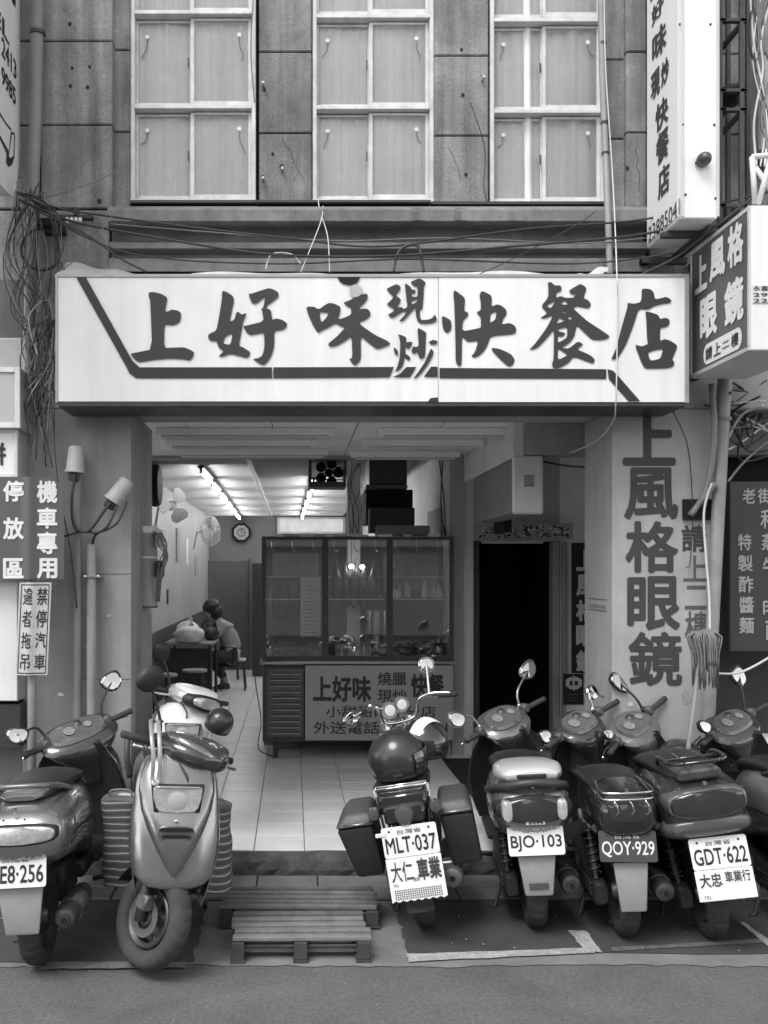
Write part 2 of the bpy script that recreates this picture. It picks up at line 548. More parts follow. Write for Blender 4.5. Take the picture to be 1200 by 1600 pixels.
sheet('road', -60, 60, -60, 60, 0.0, M['asphalt'])
def patch(name, pts, z, m):
    b = MB()
    b.poly([pts], lambda x, y: (x, y, z))
    return kind(b.build(name, m), 'structure')
def G(px, py, h=0.0):
    d = (EYE - h) * FPX / (py - CY)
    return (X(px, d), d)
def ragged(pts, amp, n):
    out = []
    for i in range(len(pts)):
        a, b = Vector(pts[i]), Vector(pts[(i + 1) % len(pts)])
        for k in range(n):
            t = k / n
            p = a.lerp(b, t)
            out.append((p.x + random.uniform(-amp, amp), p.y + random.uniform(-amp, amp)))
    return out
# worn concrete strip in front of the kerb, with the darker parking bays each side
def patch_(name, pts, z, m):
    b = MB(); b.poly([pts], lambda x, y: (x, y, z)); return kind(b.build(name, m), 'structure')
_r = random.Random(4)
patch_('gutter_pavement', [(-8 + k * .06, 4.365 + _r.uniform(-.012, .012) + .012 * sin(k * .21)) for k in range(270)] + [(8.2, 5.62), (-8, 5.62)], 0.004, M['concrete_ground'])
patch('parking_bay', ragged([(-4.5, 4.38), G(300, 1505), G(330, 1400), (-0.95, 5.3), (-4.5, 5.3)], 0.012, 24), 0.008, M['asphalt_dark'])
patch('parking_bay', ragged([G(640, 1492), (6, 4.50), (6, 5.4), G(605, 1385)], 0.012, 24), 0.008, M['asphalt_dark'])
patch('parking_line', ragged([G(640, 1506), G(930, 1493), G(935, 1484), G(634, 1494)], 0.006, 14), 0.012, M['line_paint'])
patch('parking_line', ragged([G(888, 1458), G(915, 1458), G(942, 1492), G(915, 1492)], 0.006, 6), 0.0135, M['line_paint'])
patch('parking_line', ragged([G(955, 1490), G(1200, 1476), G(1200, 1470), G(955, 1484)], 0.004, 16), 0.012, mat('line_worn', 0.13, 0.7, var=0.4, scale=12))
patch('parking_line', ragged([G(1155, 1445), G(1162, 1445), G(1215, 1482), G(1200, 1482)], 0.004, 6), 0.0135, M['line_paint'])
patch('parking_line', ragged([G(60, 1518), G(290, 1516), G(290, 1507), G(60, 1506)], 0.006, 12), 0.012, mat('line_worn_left', 0.18, 0.7, var=0.4, scale=12))

# flat slabs along the foot of the kerb
slabs = kind(MB().box(-30, 30, 5.22, 5.61, 0.002, 0.010).build('slab_bed', M['stone_joint']), 'structure')
xx = -3.4
while xx < 5.0:
    w = random.uniform(0.34, 0.46)
    for (a, b_) in ((5.225, 5.40), (5.41, 5.60)):
        q = MB().box(xx + 0.004, xx + w - 0.004, a, b_, 0.006, 0.022 + random.uniform(0, 0.006), 0.004).build('paving_slab', M['slab'], slabs)
    xx += w

# kerb
b = MB()
N = 160
def kerbfn(u, v):
    x = -6 + 12 * u
    r = random.Random(int(u * N) + 7 * int(v * 4)).uniform(-1, 1)
    prof = [(5.60, 0.0), (5.595, 0.06), (5.605, 0.11), (5.63, 0.146), (5.66, 0.148)]
    p = prof[int(round(v * 4))]
    return (x, p[0] + r * 0.012 + 0.008 * sin(x * 5), p[1] + (r * 0.008 if 0 < v < 1 else 0))
b.grid(kerbfn, N, 4)
kind(b.build('kerb', M['curb'], smooth=False), 'structure')

# raised arcade and shop floor, with its tiles
floor = kind(MB().box(-30, 30, 5.66, 20, 0.0, 0.142).build('floor', M['grout']), 'structure')
T = 0.3
tm = bpy.data.meshes.new('floor_tile')
tb = MB().box(-T / 2 + .0025, T / 2 - .0025, -T / 2 + .0025, T / 2 - .0025, -0.004, 0.006, 0.0015)
tb.bm.to_mesh(tm); tb.bm.free(); tm.materials.append(M['tile'])
X0T = X(470, 1500 / 176.5)
nt_ = 0
for j in range(0, 35):
    yc = 5.68 + T / 2 + j * T
    for i in range(-6, 7):
        xc = X0T + T / 2 + i * T
        if j < 10:
            if xc < -1.15 or xc > 1.55: continue
        else:
            if xc < -1.75 or xc > 0.15: continue
        if nt_ >= 298: continue
        o = bpy.data.objects.new('floor_tile', tm)
        o.location = (xc, yc, 0.144 + random.uniform(0, 0.0006))
        o.rotation_euler = (random.uniform(-.002, .002), random.uniform(-.002, .002), 0)
        link(o, floor)
        nt_ += 1
b = MB()
for j in range(0, 45):
    yc = 5.68 + T / 2 + j * T
    for i in range(-12, 14):
        xc = X0T + T / 2 + i * T
        if (j < 10 and -1.15 <= xc <= 1.55) or (10 <= j < 35 and -1.75 <= xc <= 0.15): continue
        b.box(xc - T / 2 + .0025, xc + T / 2 - .0025, yc - T / 2 + .0025, yc + T / 2 - .0025, 0.140, 0.150)
kind(b.build('floor_tiles_far', M['tile'], floor), 'stuff')
# dark mat strip right of the shop floor
mt = MB().box(1.30, 1.72, 6.55, 8.4, 0.150, 0.162, 0.003).build('rubber_mat', mat('mat_rubber', 0.018, 0.7, var=0.3, scale=12))
tag(mt, 'dark rubber mat lying on the tiles in front of the black doorway', 'mat')

# ------------------------------------------------------------------ the building
bld = empty('shop_building', 'grey stone faced old shop building with three tall windows over an open arcade', 'building', (0, 5.8, 0))
BI = Matrix.Translation((0, -5.8, 0))   # children are given in world coordinates through this
def B(**k): return MB(BI)
def part(mb, name, m, parent=None, smooth=False):
    return mb.build(name, m, parent or bld, smooth)

part(B().box(-2.6, 0.0, 5.87, 5.99, 3.55, 3.78)
     .box(0.0, 3.9, 5.87, 5.99, 3.55, 3.78), 'wall', M['stone_joint'])

# piers of stone blocks (px edges, front plane, joint rows in px)
def blocks(px0, px1, d, joints, d2=None):
    ys = [-150] + joints + [326]
    for i in range(len(ys) - 1):
        z1 = Z(ys[i], d) - 0.004
        z0 = Z(ys[i + 1], d) + 0.004
        part(B().box(X(px0, d), X(px1, d), d, 6.05, z0, z1, 0.006), 'stone_block', M['stone'])
    part(B().box(X(px0, d) + .004, X(px1, d) - .004, d + 0.03, 6.25, 3.6, 6.0), 'pier_core', M['stone_joint'])
blocks(-60, 62, 5.84, [-66, 64, 196])
blocks(64, 175, 5.78, [-66, 64, 195])
blocks(177, 203, 5.85, [-52, 78, 206])
blocks(405, 487, 5.85, [-46, 81, 208])
blocks(679, 763, 5.85, [-42, 87, 212])
blocks(945, 977, 5.85, [-36, 93, 217])
blocks(979, 1010, 5.80, [-44, 81, 207])
blocks(1012, 1118, 5.80, [-44, 81, 208])
blocks(1120, 1300, 5.86, [-44, 84, 210])
# chips and rusty fixings in the stone
for (px, py, r) in ((109, 37, 3), (113, 106, 2.4), (140, 104, 2.4), (110, 134, 3), (137, 136, 3), (155, 314, 4), (440, 260, 4), (426, 240, 2.5), (721, 77, 2.5), (723, 148, 3), (728, 272, 3), (413, 140, 3), (411, 276, 3), (755, 120, 3), (980, 262, 3)):
    d = 5.776 if px < 176 else (5.796 if px > 978 else 5.846)
    part(B().ball(P(px, py, d), r / 258 * 0.9, 0.006, r / 258, 8, 6), 'bolt_hole', M['stone_joint'], smooth=True)
for (px, py) in ((411, 128), (411, 277), (756, 119), (108, 105), (441, 262)):
    part(B().box(X(px, 5.8) - .008, X(px, 5.8) + .008, 5.80, 5.85, Z(py, 5.8) - .008, Z(py, 5.8) + .008, .002), 'fixing', M['alu'])

# sill moulding
prof = [(5.86, 322), (5.64, 324), (5.61, 328), (5.61, 345), (5.63, 348), (5.66, 351), (5.70, 353), (5.76, 360), (5.775, 370), (5.775, 376), (5.68, 379), (5.665, 382), (5.665, 388), (5.70, 391), (5.74, 398), (5.74, 402), (5.66, 405), (5.66, 424), (5.86, 426)]
def mould(xa, xb, m=M['sill_stone'], off=0.0):
    rings = []
    nseg = max(1, int((xb - xa) / 0.05))
    for k in range(nseg + 1):
        x = xa + (xb - xa) * k / nseg
        j = random.uniform(-.005, .005) + (random.uniform(.01, .03) if random.random() < .06 else 0)
        rings.append([(x, d + off + (j if i in (2, 3) else 0), Z(py, d) + (j * .6 if i in (3, 4, 5) else 0)) for i, (d, py) in enumerate(prof)])
    part(B().loft(rings), 'sill_moulding', m)
mould(X(172, 5.7), X(1012, 5.7))
part(B().box(X(60, 5.78), X(171, 5.78), 5.775, 6.0, 3.1, Z(329, 5.78), .006), 'stone_block', M['stone'])
part(B().box(X(-60, 5.84), X(58, 5.84), 5.84, 6.0, 3.05, Z(329, 5.84), .006), 'stone_block', M['stone'])
part(B().box(X(1014, 5.78), X(1122, 5.78), 5.78, 6.0, 3.1, Z(336, 5.78), .006), 'stone_block', M['stone'])
part(B().box(X(205, 5.85), X(400, 5.85), 5.80, 5.9, Z(322, 5.85), Z(317, 5.85), .003)
     .box(X(400, 5.80), X(672, 5.8), 5.76, 5.9, Z(320.5, 5.8), Z(316, 5.8), .003)
     .box(X(672, 5.85), X(940, 5.85), 5.79, 5.9, Z(325, 5.85), Z(320, 5.85), .003), 'sill_flashing', M['dark_metal'])

# windows
def window(px0, px1, pm, rows, cur):
    d = 5.90
    w = part(B(), 'window', M['alu_white'])
    x0, x1 = X(px0, d), X(px1, d)
    zt, zb = Z(rows[0][0] - 8, d), Z(rows[-1][1] + 5, d)
    f = B()
    t = 0.026
    f.box(x0, x0 + t, d - .03, d + .07, zb, zt, .003)
    f.box(x1 - t, x1, d - .03, d + .07, zb, zt, .003)
    f.box(x0, x1, d - .045, d + .07, zb - .012, zb + .008, .002)
    for (ra, rb) in rows[1:]:
        zz = Z(ra - 4, d)
        f.box(x0 + t, x1 - t, d - .035, d + .07, zz - .010, zz + .010, .002)
        f.box(x0 + t, x1 - t, d - .022, d + .05, zz + .013, zz + .020, .001)
    w.data = f.build('tmp', M['alu_white']).data
    bpy.data.objects.remove(bpy.data.objects['tmp'])
    xm = X(pm, d)
    for ri, (ra, rb) in enumerate(rows):
        z1, z0 = Z(ra, d), Z(rb, d)
        for side in (0, 1):
            a, c = (x0 + t, xm + .002) if side == 0 else (xm - .014, x1 - t)
            dd = d + .028 if side == 0 else d + .004
            s = B()
            sw = 0.014 if side == 0 else 0.024
            s.box(a, a + sw, dd, dd + .022, z0, z1, .002).box(c - .022, c, dd, dd + .022, z0, z1, .002)
            s.box(a + sw, c - .022, dd, dd + .022, z0, z0 + .034, .002).box(a + sw, c - .022, dd, dd + .022, z1 - .014, z1, .002)
            part(s, 'sash', M['alu_white'], w)
            part(B().box(a + sw, c - .022, dd + .009, dd + .013, z0 + .03, z1 - .012), 'pane', M['glass_window'], w)
            # hanging hook stuck to the pane
            if ri > 0:
                hl = random.uniform(.6, 1.25)
                hx = (a + sw + .055) if side == 0 else (c - .022 - .055)
                hz = z1 - .10
                part(B().lathe([(0.0001, -.004), (.013, -.004), (.013, .004), (.0001, .004)], (hx, dd + .003, hz), 'y', 14), 'hook_disc', M['ink_white'], w)
                sg = -1 if side == 0 else 1
                part(B().tube([(hx, dd + .002, hz - .012), (hx + sg * .004, dd, hz - .06 * hl), (hx + sg * .02 * hl, dd, hz - .10 * hl), (hx + sg * random.uniform(.01, .05), dd, hz - .125 * hl)], .0035, 6, 4), 'hook', M['cable_grey'], w)
        if ri > 0: part(B().box(xm - .03, xm - .022, d - .002, d + .006, (z0 + z1) / 2 - .03, (z0 + z1) / 2 + .03, .002), 'latch', M['dark_metal'], w)
    # pleated curtain behind the glass
    n = 70
    ph = px0 * .37
    gaps = cur
    def fn(u, v):
        x = x0 + (x1 - x0) * u
        amp = .006 if cur == 0 else .014
        return (x, d + .055 + amp * sin(u * n * (1.2 if cur == 0 else .7) + ph) + .8 * amp * sin(u * 31 + 2 * v + ph) + amp * sin(u * 13 + ph * 2 + v), zb + (zt - zb) * v)
    part(B().grid(fn, 160, 3), 'curtain', M['curtain'], w, smooth=60)
    return w
R_ = [(-125, 20), (28, 166), (175, 312)]
window(205, 400, 301, R_, 0)
window(488, 677, 580, [(-122, 22), (34, 168), (176, 312)], 0)
window(764, 945, 851, [(-120, 27), (40, 172), (182, 316)], 1)
# room behind the windows
part(B().box(-1.2, 2.1, 6.12, 6.14, 3.6, 6.0), 'inner_wall', M['plaster_dim'])
# top floors, party walls and back so the rooms are closed
part(B().box(-6, 6, 6.05, 20, 5.7, 9.0), 'upper_storey', M['stone'])
part(B().box(X(203, 5.85), X(405, 5.85), 5.84, 6.05, Z(-125, 5.85), 5.9), 'lintel', M['stone'])
part(B().box(X(487, 5.85), X(679, 5.85), 5.84, 6.05, Z(-125, 5.85), 5.9), 'lintel', M['stone'])
part(B().box(X(763, 5.85), X(945, 5.85), 5.84, 6.05, Z(-125, 5.85), 5.9), 'lintel', M['stone'])
part(B().box(-6, 6, 5.80, 6.05, 5.9, 9.0), 'upper_wall', M['stone'])
part(B().box(-3.2, 3.9, 6.06, 8.6, 3.0, 3.56), 'floor_slab', M['beam'])

# beam over the arcade and pillars
part(B().box(-9, 3.6, 5.76, 6.28, 2.77, 3.20, .01), 'beam', M['beam'])
part(B().box(-3.2, 3.6, 5.80, 6.05, 3.20, 3.56), 'beam', M['stone_dark'])
pl = part(B().box(-1.62, -0.969, 5.75, 6.60, 0.14, 2.768, .008, 2), 'pillar', M['pillar'])
for zj in (1.78, 1.15, 0.62):
    part(B().box(-1.30, -0.971, 5.7475, 5.752, zj, zj + .004), 'joint', M['grout'], pl)
pr = part(B().box(1.912, 2.52, 5.75, 6.30, 0.14, 2.768, .008, 2), 'pillar', M['pillar_r'])
for (ya, yb, za, zb) in ((5.85, 6.22, 1.62, 1.625), (5.85, 6.22, 1.55, 1.555), (5.90, 6.2, 1.02, 1.026)):
    part(B().box(1.9105, 1.913, ya, yb, za, zb), 'crack', M['plastic_lt'], pr)
part(B().box(1.905, 1.915, 5.86, 6.18, 1.575, 1.59), 'metal_strip', M['sign_edge'], pr)

# neighbours each side
nl = tag(MB().box(-2.7, -1.63, 5.90, 6.4, 0.14, 3.2).box(-8, -1.62, 6.05, 6.6, 3.2, 9).build('neighbour_wall', M['plaster_dim']), 'grey wall of the left hand neighbour behind the parking signs', 'wall')
nr = empty('neighbour_shop', 'dark neighbouring shop front right of the leaning pole', 'building', (4, 6.6, 0))
NI = Matrix.Translation((-4, -6.6, 0))
MB(NI).box(2.53, 4.6, 6.35, 6.7, 0.14, 2.15).build('wall', mat('neighbour_dark', 0.06, 0.8, var=0.2, scale=3), nr)
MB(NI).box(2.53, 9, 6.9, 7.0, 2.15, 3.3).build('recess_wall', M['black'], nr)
MB(NI).box(2.53, 9, 6.0, 7.0, 3.3, 3.6).build('beam', M['stone_dark'], nr)
MB(NI).box(2.53, 2.56, 6.3, 7.0, 0.14, 3.3).build('side_wall', M['stone_dark'], nr)
MB(NI).box(4.4, 9, 5.86, 6.9, 3.6, 9).build('upper_wall', M['stone_dark'], nr)

# arcade: ceiling, walls, shop opening
DS = 8.68
Zc = 2.84
ac = kind(MB().box(-9, 3.6, 6.28, DS, Zc + .02, Zc + .12).build('ceiling', M['grout']), 'structure')
for j in range(7):
    a = 6.29 + j * 0.34
    for i in range(-4, 6):
        x0 = -0.15 + i * 0.61
        MB().box(x0 + .004, x0 + .606, a + .004, a + .336, Zc, Zc + .022, .002).build('ceiling_panel', M['ceil_arcade'], ac)
for (xa, xb, yy) in ((-1.0, 0.30, 6.95), (0.62, 1.9, 6.95), (-1.0, 0.18, 7.55), (0.55, 1.5, 7.55), (-1.0, 0.30, 8.15), (0.5, 1.45, 8.3)):
    f = MB().box(xa, xb, yy, yy + .075, Zc - .055, Zc - .001, .008).build('ceiling_lamp', M['ceil_arcade'])
    MB().box(xa + .04, xb - .04, yy + .012, yy + .06, Zc - .075, Zc - .054, .008).build('tube', M['ceil_white'], f)
    side = 'left' if xa < 0 else 'right'
    row = {6.95: 'nearest the signboard', 7.55: 'in the middle row', 8.15: 'nearest the shop opening', 8.3: 'nearest the shop opening'}[yy]
    tag(f, 'unlit strip lamp on the arcade ceiling, %s one %s' % (side, row), 'ceiling lamp', 'unlit strip lamps on the arcade ceiling')
# right upper downstand and beam
part(B().box(1.53, 1.60, 6.67, DS - .001, 2.59, Zc - .002), 'downstand', M['plaster'])
part(B().box(1.602, 3.5, 6.66, 6.82, 2.605, Zc - .002, .004), 'downstand', M['beam'])
# wall with the dark doorway
part(B().box(1.53, 1.63, DS, DS + .2, .145, 3.0), 'arcade_wall', M['plaster'])
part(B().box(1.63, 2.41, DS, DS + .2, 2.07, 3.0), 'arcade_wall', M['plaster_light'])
part(B().box(2.41, 4.0, DS, DS + .2, .145, 3.0), 'arcade_wall', M['plaster'])
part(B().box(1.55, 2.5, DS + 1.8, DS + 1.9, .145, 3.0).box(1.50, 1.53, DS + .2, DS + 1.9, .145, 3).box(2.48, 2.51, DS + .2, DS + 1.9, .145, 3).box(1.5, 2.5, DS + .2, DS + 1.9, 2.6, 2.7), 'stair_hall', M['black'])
part(B().box(2.34, 2.40, DS - .03, DS + .1, .145, 2.07, .004).box(2.425, 2.46, DS - .045, DS - .002, .145, 2.07, .004), 'door_jamb', M['plaster_dim'])
part(B().box(1.632, 1.68, DS - .02, DS + .1, .145, 2.07, .004), 'door_jamb', M['dark_wood'])
part(B().box(1.42, 1.528, DS - .10, DS - .002, .145, Zc - .002, .004), 'shop_frame', M['beam'])
# shop shell
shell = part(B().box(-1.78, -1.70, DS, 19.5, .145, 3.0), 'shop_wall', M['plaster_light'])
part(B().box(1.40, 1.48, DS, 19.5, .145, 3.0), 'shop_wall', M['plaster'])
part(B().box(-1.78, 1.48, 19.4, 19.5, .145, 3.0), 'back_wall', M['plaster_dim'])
part(B().box(-9, -1.78, DS, DS + .2, .145, 3.0), 'arcade_wall', M['plaster'])
part(B().box(-1.70, -1.685, DS, 19.4, .150, 1.05), 'wall_panelling', mat('dado', 0.06, 0.6, var=0.15))
part(B().box(-1.71, 1.49, DS - .03, DS + .05, Zc - .03, 3.05, .004), 'header', M['beam'])
sc = kind(MB().box(-1.78, 1.48, DS + .05, 19.5, 3.0, 3.06).build('ceiling', M['grout']), 'structure')
for j in range(36):
    a = DS + .06 + j * 0.297
    z0, z1 = 2.90, 2.935
    for (xa, xb) in ((-1.70, -0.46), (-0.42, 1.0)) if j < 36 else ():
        MB().hexa([(xa, a, z0), (xb, a, z0), (xb, a + .285, z1), (xa, a + .285, z1),
                   (xa, a, z0 + .05), (xb, a, z0 + .05), (xb, a + .285, z1 + .03), (xa, a + .285, z1 + .03)]).build('ceiling_board', M['ceil_white'], sc)
MB().box(-.46, -.42, DS + .06, 19.4, 2.89, 2.95).build('ceiling_batten', M['ceil_arcade'], sc)
# arcade ends

# fluorescent rows in the shop
def tube_lamp(x, y, lab, g):
    f = empty('tube_lamp', lab, 'tube lamp', (x, y, 2.86), group=g)
    MB().box(-.035, .035, 0, 1.25, .005, .035, .005).build('batten', M['plastic_lt'], f)
    MB().tube([(0, .04, -.028), (0, 1.21, -.028)], .018, 10).build('tube', M['tube_lit'], f)
    MB().box(-.014, .014, .0, .045, -.05, .02, .003).box(-.014, .014, 1.205, 1.25, -.05, .02, .003).build('socket', M['dark_metal'], f)
    return f
order = ['nearest', 'second', 'third', 'fourth', 'fifth', 'farthest']
for k in range(6):
    tube_lamp(-.955 - .02 * k, 9.95 + 1.55 * k, 'lit fluorescent tube on the shop ceiling, %s of the left row' % order[k], 'lit tubes in two rows on the shop ceiling')
for k in range(5):
    tube_lamp(.24 - .015 * k, 11.2 + 1.6 * k, 'lit fluorescent tube on the shop ceiling, %s of the right row' % (order[k] if k < 4 else 'farthest'), 'lit tubes in two rows on the shop ceiling')

# houses over the road behind the viewer, seen only in mirrors, chrome and glass
b = MB()
b.box(-14, 14, -11.0, -10.0, 0, 5.6)
for k in range(14):
    for j in range(1):
        b.box(-13.4 + k * 1.95, -12.2 + k * 1.95, -10.0, -9.9, 2.9 + j * 2.3, 4.3 + j * 2.3)
b.box(-14, 14, -10.0, -8.9, 2.45, 2.65)
kind(b.build('street_buildings', mat('street_buildings', 0.55, 0.8, var=0.2, scale=1)), 'structure')

# cracks in the stone
_rc = random.Random(12)
for (px, py, d, n, dx) in ((441, 215, 5.846, 7, 6), (995, 215, 5.796, 9, 1), (700, 230, 5.846, 6, 4)):
    pts = []
    x, y = px, py
    for k in range(n):
        pts.append(P(x, y, d)); x += dx + _rc.uniform(-4, 4); y += _rc.uniform(6, 15)
    part(B().tube(pts, [.0007 + .0006 * _rc.random() for _ in pts], 4), 'crack', M['stone_joint'])
# ------------------------------------------------------------------ main signboard
DSG = 5.36
sg = empty('shop_signboard', 'long white shop signboard with big black brush characters over the arcade', 'sign', (0, DSG, 3.0))
SI = Matrix.Translation((0, -DSG, -3.0))
def SB(): return MB(SI)
sx0, sx1 = X(90, DSG), X(1073, DSG)
sz0, sz1 = Z(628, DSG), Z(432, DSG)
xs = X(685, DSG)
SB().box(sx0, xs - .0015, DSG + .004, DSG + .012, sz0 + .004, sz1 - .004).build('panel', M['sign_white'], sg)
SB().box(xs + .0015, sx1 - .012, DSG + .0025, DSG + .012, sz0, sz1 - .004).build('panel', M['sign_white'], sg)
SB().box(sx0, sx1, DSG + .013, 5.70, sz0, sz1).build('case', M['sign_edge'], sg)
SB().box(sx0 - .012, sx0, DSG - .004, 5.70, sz0 - .006, sz1 + .012, .002).box(sx1 - .012, sx1 + .012, DSG - .006, 5.70, sz0 - .006, sz1 + .012, .002)\
    .box(sx0, sx1 - .012, DSG - .003, DSG + .02, sz1 - .004, sz1 + .014, .002).build('frame', M['sign_edge'], sg)
SB().box(sx0, sx1, DSG + .008, 5.72, sz0 - .024, sz0 - .002, .003).build('bottom_tray', M['dark_metal'], sg)

def sgmap(ox, oy, s, off):
    return lambda x, y: (X(ox + x / s, DSG), DSG - off, Z(oy + y / s, DSG))
CH = [
 (190, 440, 8.571, [[(365,145),(430,140),(530,165),(600,205),(615,240),(595,310),(585,405),(625,400),(670,375),(740,385),(795,415),(795,490),(770,550),(700,585),(640,580),(575,575),(568,890),(700,885),(840,880),(920,915),(975,950),(950,1020),(905,1060),(840,1040),(650,1030),(450,1045),(250,1080),(205,1070),(110,968),(230,945),(410,908),(385,250),(365,210)]]),
 (320, 440, 8.571, [[(245,120),(300,145),(370,190),(395,240),(360,400),(332,540),(395,515),(425,410),(450,405),(495,445),(565,420),(515,530),(495,640),(455,860),(520,885),(610,945),(600,985),(570,1025),(480,1000),(340,965),(230,1010),(180,1005),(255,935),(195,890),(165,830),(155,790),(90,800),(50,770),(45,720),(70,695),(155,660),(190,480),(230,230),(228,160)],[(275,735),(375,685),(345,850),(240,830)]]),
 (320, 440, 8.571, [[(590,160),(620,165),(740,125),(850,90),(900,98),(980,140),(992,180),(975,215),(900,275),(835,320),(820,355),(880,380),(892,420),(900,515),(960,495),(1030,510),(1090,550),(1105,580),(1075,630),(1020,650),(930,660),(930,850),(905,960),(850,1065),(795,1115),(765,1115),(635,1040),(720,1025),(770,995),(800,880),(795,680),(680,705),(620,715),(575,700),(510,600),(560,590),(790,535),(770,400),(755,370),(785,345),(810,200),(780,220),(700,290),(660,300),(625,280),(600,215)]]),
 (470, 440, 8.571, [[(70,350),(110,335),(180,340),(240,375),(370,285),(440,295),(510,325),(535,355),(520,430),(495,510),(600,480),(675,440),(672,350),(620,330),(565,285),(680,240),(770,190),(870,160),(900,185),(890,230),(850,290),(790,345),(785,375),(850,360),(900,370),(935,420),(920,470),(870,510),(790,540),(795,575),(860,625),(1000,720),(1150,790),(1200,830),(1180,850),(1040,905),(1000,890),(920,830),(800,725),(805,1025),(780,1080),(725,1125),(700,1105),(645,1035),(690,1030),(680,725),(600,790),(480,860),(400,875),(368,855),(375,825),(480,740),(600,612),(540,600),(465,555),(360,620),(280,655),(250,685),(220,675),(160,580),(100,440)],[(248,405),(380,418),(330,500),(290,538),(270,535)]]),
 (595, 430, 12, [[(100,262),(200,210),(290,168),(350,195),(375,240),(350,290),(300,345),(293,400),(350,430),(378,470),(350,530),(295,610),(395,598),(425,635),(500,600),(480,450),(448,165),(470,158),(550,215),(590,275),(640,275),(655,310),(630,345),(580,345),(575,405),(690,410),(685,215),(630,205),(590,180),(555,130),(620,100),(715,62),(780,90),(835,135),(835,170),(805,220),(800,400),(780,620),(760,650),(725,660),(740,840),(850,840),(940,820),(985,780),(1010,735),(1050,820),(1045,860),(960,900),(860,912),(760,908),(700,880),(665,800),(650,680),(655,600),(600,660),(540,725),(460,820),(400,870),(355,870),(350,850),(420,780),(490,695),(410,680),(330,735),(250,790),(200,800),(165,780),(130,745),(240,680),(240,625),(170,590),(108,548),(160,500),(230,430),(225,385),(160,330)],[(575,485),(682,455),(680,495),(620,540),(575,545)]]),
 (595, 500, 12, [[(320,270),(400,290),(480,325),(470,425),(540,408),(595,420),(570,490),(495,565),(500,520),(462,490),(455,630),(520,670),(560,715),(530,760),(490,740),(445,690),(430,800),(400,880),(340,940),(260,980),(300,900),(340,780),(362,600),(362,420),(345,320)]]),
 (595, 500, 12, [[(235,510),(290,545),(325,600),(318,650),(290,660),(260,630)]]),
 (595, 500, 12, [[(685,145),(760,180),(855,240),(845,300),(840,450),(828,680),(790,720),(745,735),(715,690),(690,630),(712,580),(670,610),(625,635),(585,620),(575,570),(610,492),(650,510),(710,490),(700,350)]]),
 (595, 500, 12, [[(890,420),(980,368),(1065,400),(1060,440),(1000,465),(930,455)]]),
 (595, 500, 12, [[(940,530),(990,590),(980,650),(900,810),(780,980),(680,1080),(600,1115),(720,950),(820,800),(890,640)]]),
 (680, 440, 8.571, [[(85,458),(150,485),(205,520),(220,580),(210,650),(165,692),(125,670),(98,610)]]),
 (680, 440, 8.571, [[(250,120),(275,125),(385,210),(400,250),(385,395),(430,410),(445,440),(425,475),(370,525),(358,670),(590,625),(612,610),(608,480),(548,412),(610,385),(608,270),(592,190),(615,130),(650,135),(740,180),(758,225),(752,335),(830,305),(880,320),(950,375),(955,440),(905,510),(890,575),(990,555),(1050,580),(1085,630),(1075,690),(1020,708),(830,722),(735,745),(700,850),(650,935),(590,990),(520,1020),(480,1000),(530,950),(580,790),(440,808),(410,785),(358,730),(352,1110),(330,1138),(290,1115),(272,1050),(270,800),(255,300),(242,180)],[(740,430),(822,400),(805,510),(730,558)]]),
 (680, 440, 8.571, [[(750,885),(850,900),(950,940),(1020,980),(1065,1050),(1040,1115),(990,1140),(930,1100),(770,940)]]),
 (820, 435, 8.571, [[(305,55),(350,50),(400,98),(465,92),(490,120),(488,170),(420,195),(420,260),(480,238),(540,262),(650,262),(685,200),(640,222),(600,195),(595,160),(670,115),(745,72),(830,130),(780,265),(850,295),(888,350),(855,405),(690,370),(645,405),(730,480),(830,570),(1000,680),(1145,780),(1080,815),(1000,828),(905,825),(800,730),(710,640),(690,645),(660,780),(600,860),(490,935),(590,940),(710,842),(785,885),(690,950),(870,1025),(935,1085),(930,1120),(905,1140),(840,1115),(655,1045),(580,1135),(460,1200),(380,1205),(360,1150),(385,1080),(390,680),(330,760),(220,880),(160,935),(50,968),(150,860),(300,650),(380,490),(260,540),(200,535),(305,465),(215,375),(310,260),(315,150)],
   [(285,368),(415,298),(345,405)],[(480,350),(530,290),(580,355)],[(490,455),(520,442),(580,485)],[(575,550),(590,500),(640,548)],[(415,610),(465,525),(500,555),(540,570)],[(445,680),(510,665),(565,650),(566,790),(500,835),(440,862),(440,770),(500,783),(545,745),(520,725),(445,710)],[(440,950),(470,950),(490,970),(580,1025),(440,1098)]]),
 (945, 440, 8.571, [[(490,110),(520,95),(600,100),(650,140),(670,240),(760,222),(810,205),(860,225),(892,255),(870,290),(780,295),(640,335),(600,365),(550,375),(490,365),(445,385),(380,590),(300,800),(240,920),(180,1010),(120,1045),(80,1045),(150,900),(190,740),(240,550),(300,350),(300,285),(340,292),(400,298),(480,275),(492,180)]]),
 (945, 440, 8.571, [[(540,408),(575,402),(710,445),(740,505),(800,485),(850,500),(870,530),(850,590),(800,612),(740,618),(735,798),(800,770),(880,795),(960,850),(965,880),(935,950),(898,1045),(925,1075),(925,1120),(870,1155),(700,1165),(540,1165),(500,1110),(395,840),(490,872),(580,835),(565,800),(552,500)],[(570,950),(680,915),(778,898),(745,1025),(690,1048),(605,1060)]]),
]
for (ox, oy, s, loops) in CH:
    lp = [chaikin(l) for l in loops]
    SB().poly(lp, sgmap(ox, oy, s, .0035)).build('brush_stroke', M['brush_ink'], sg)
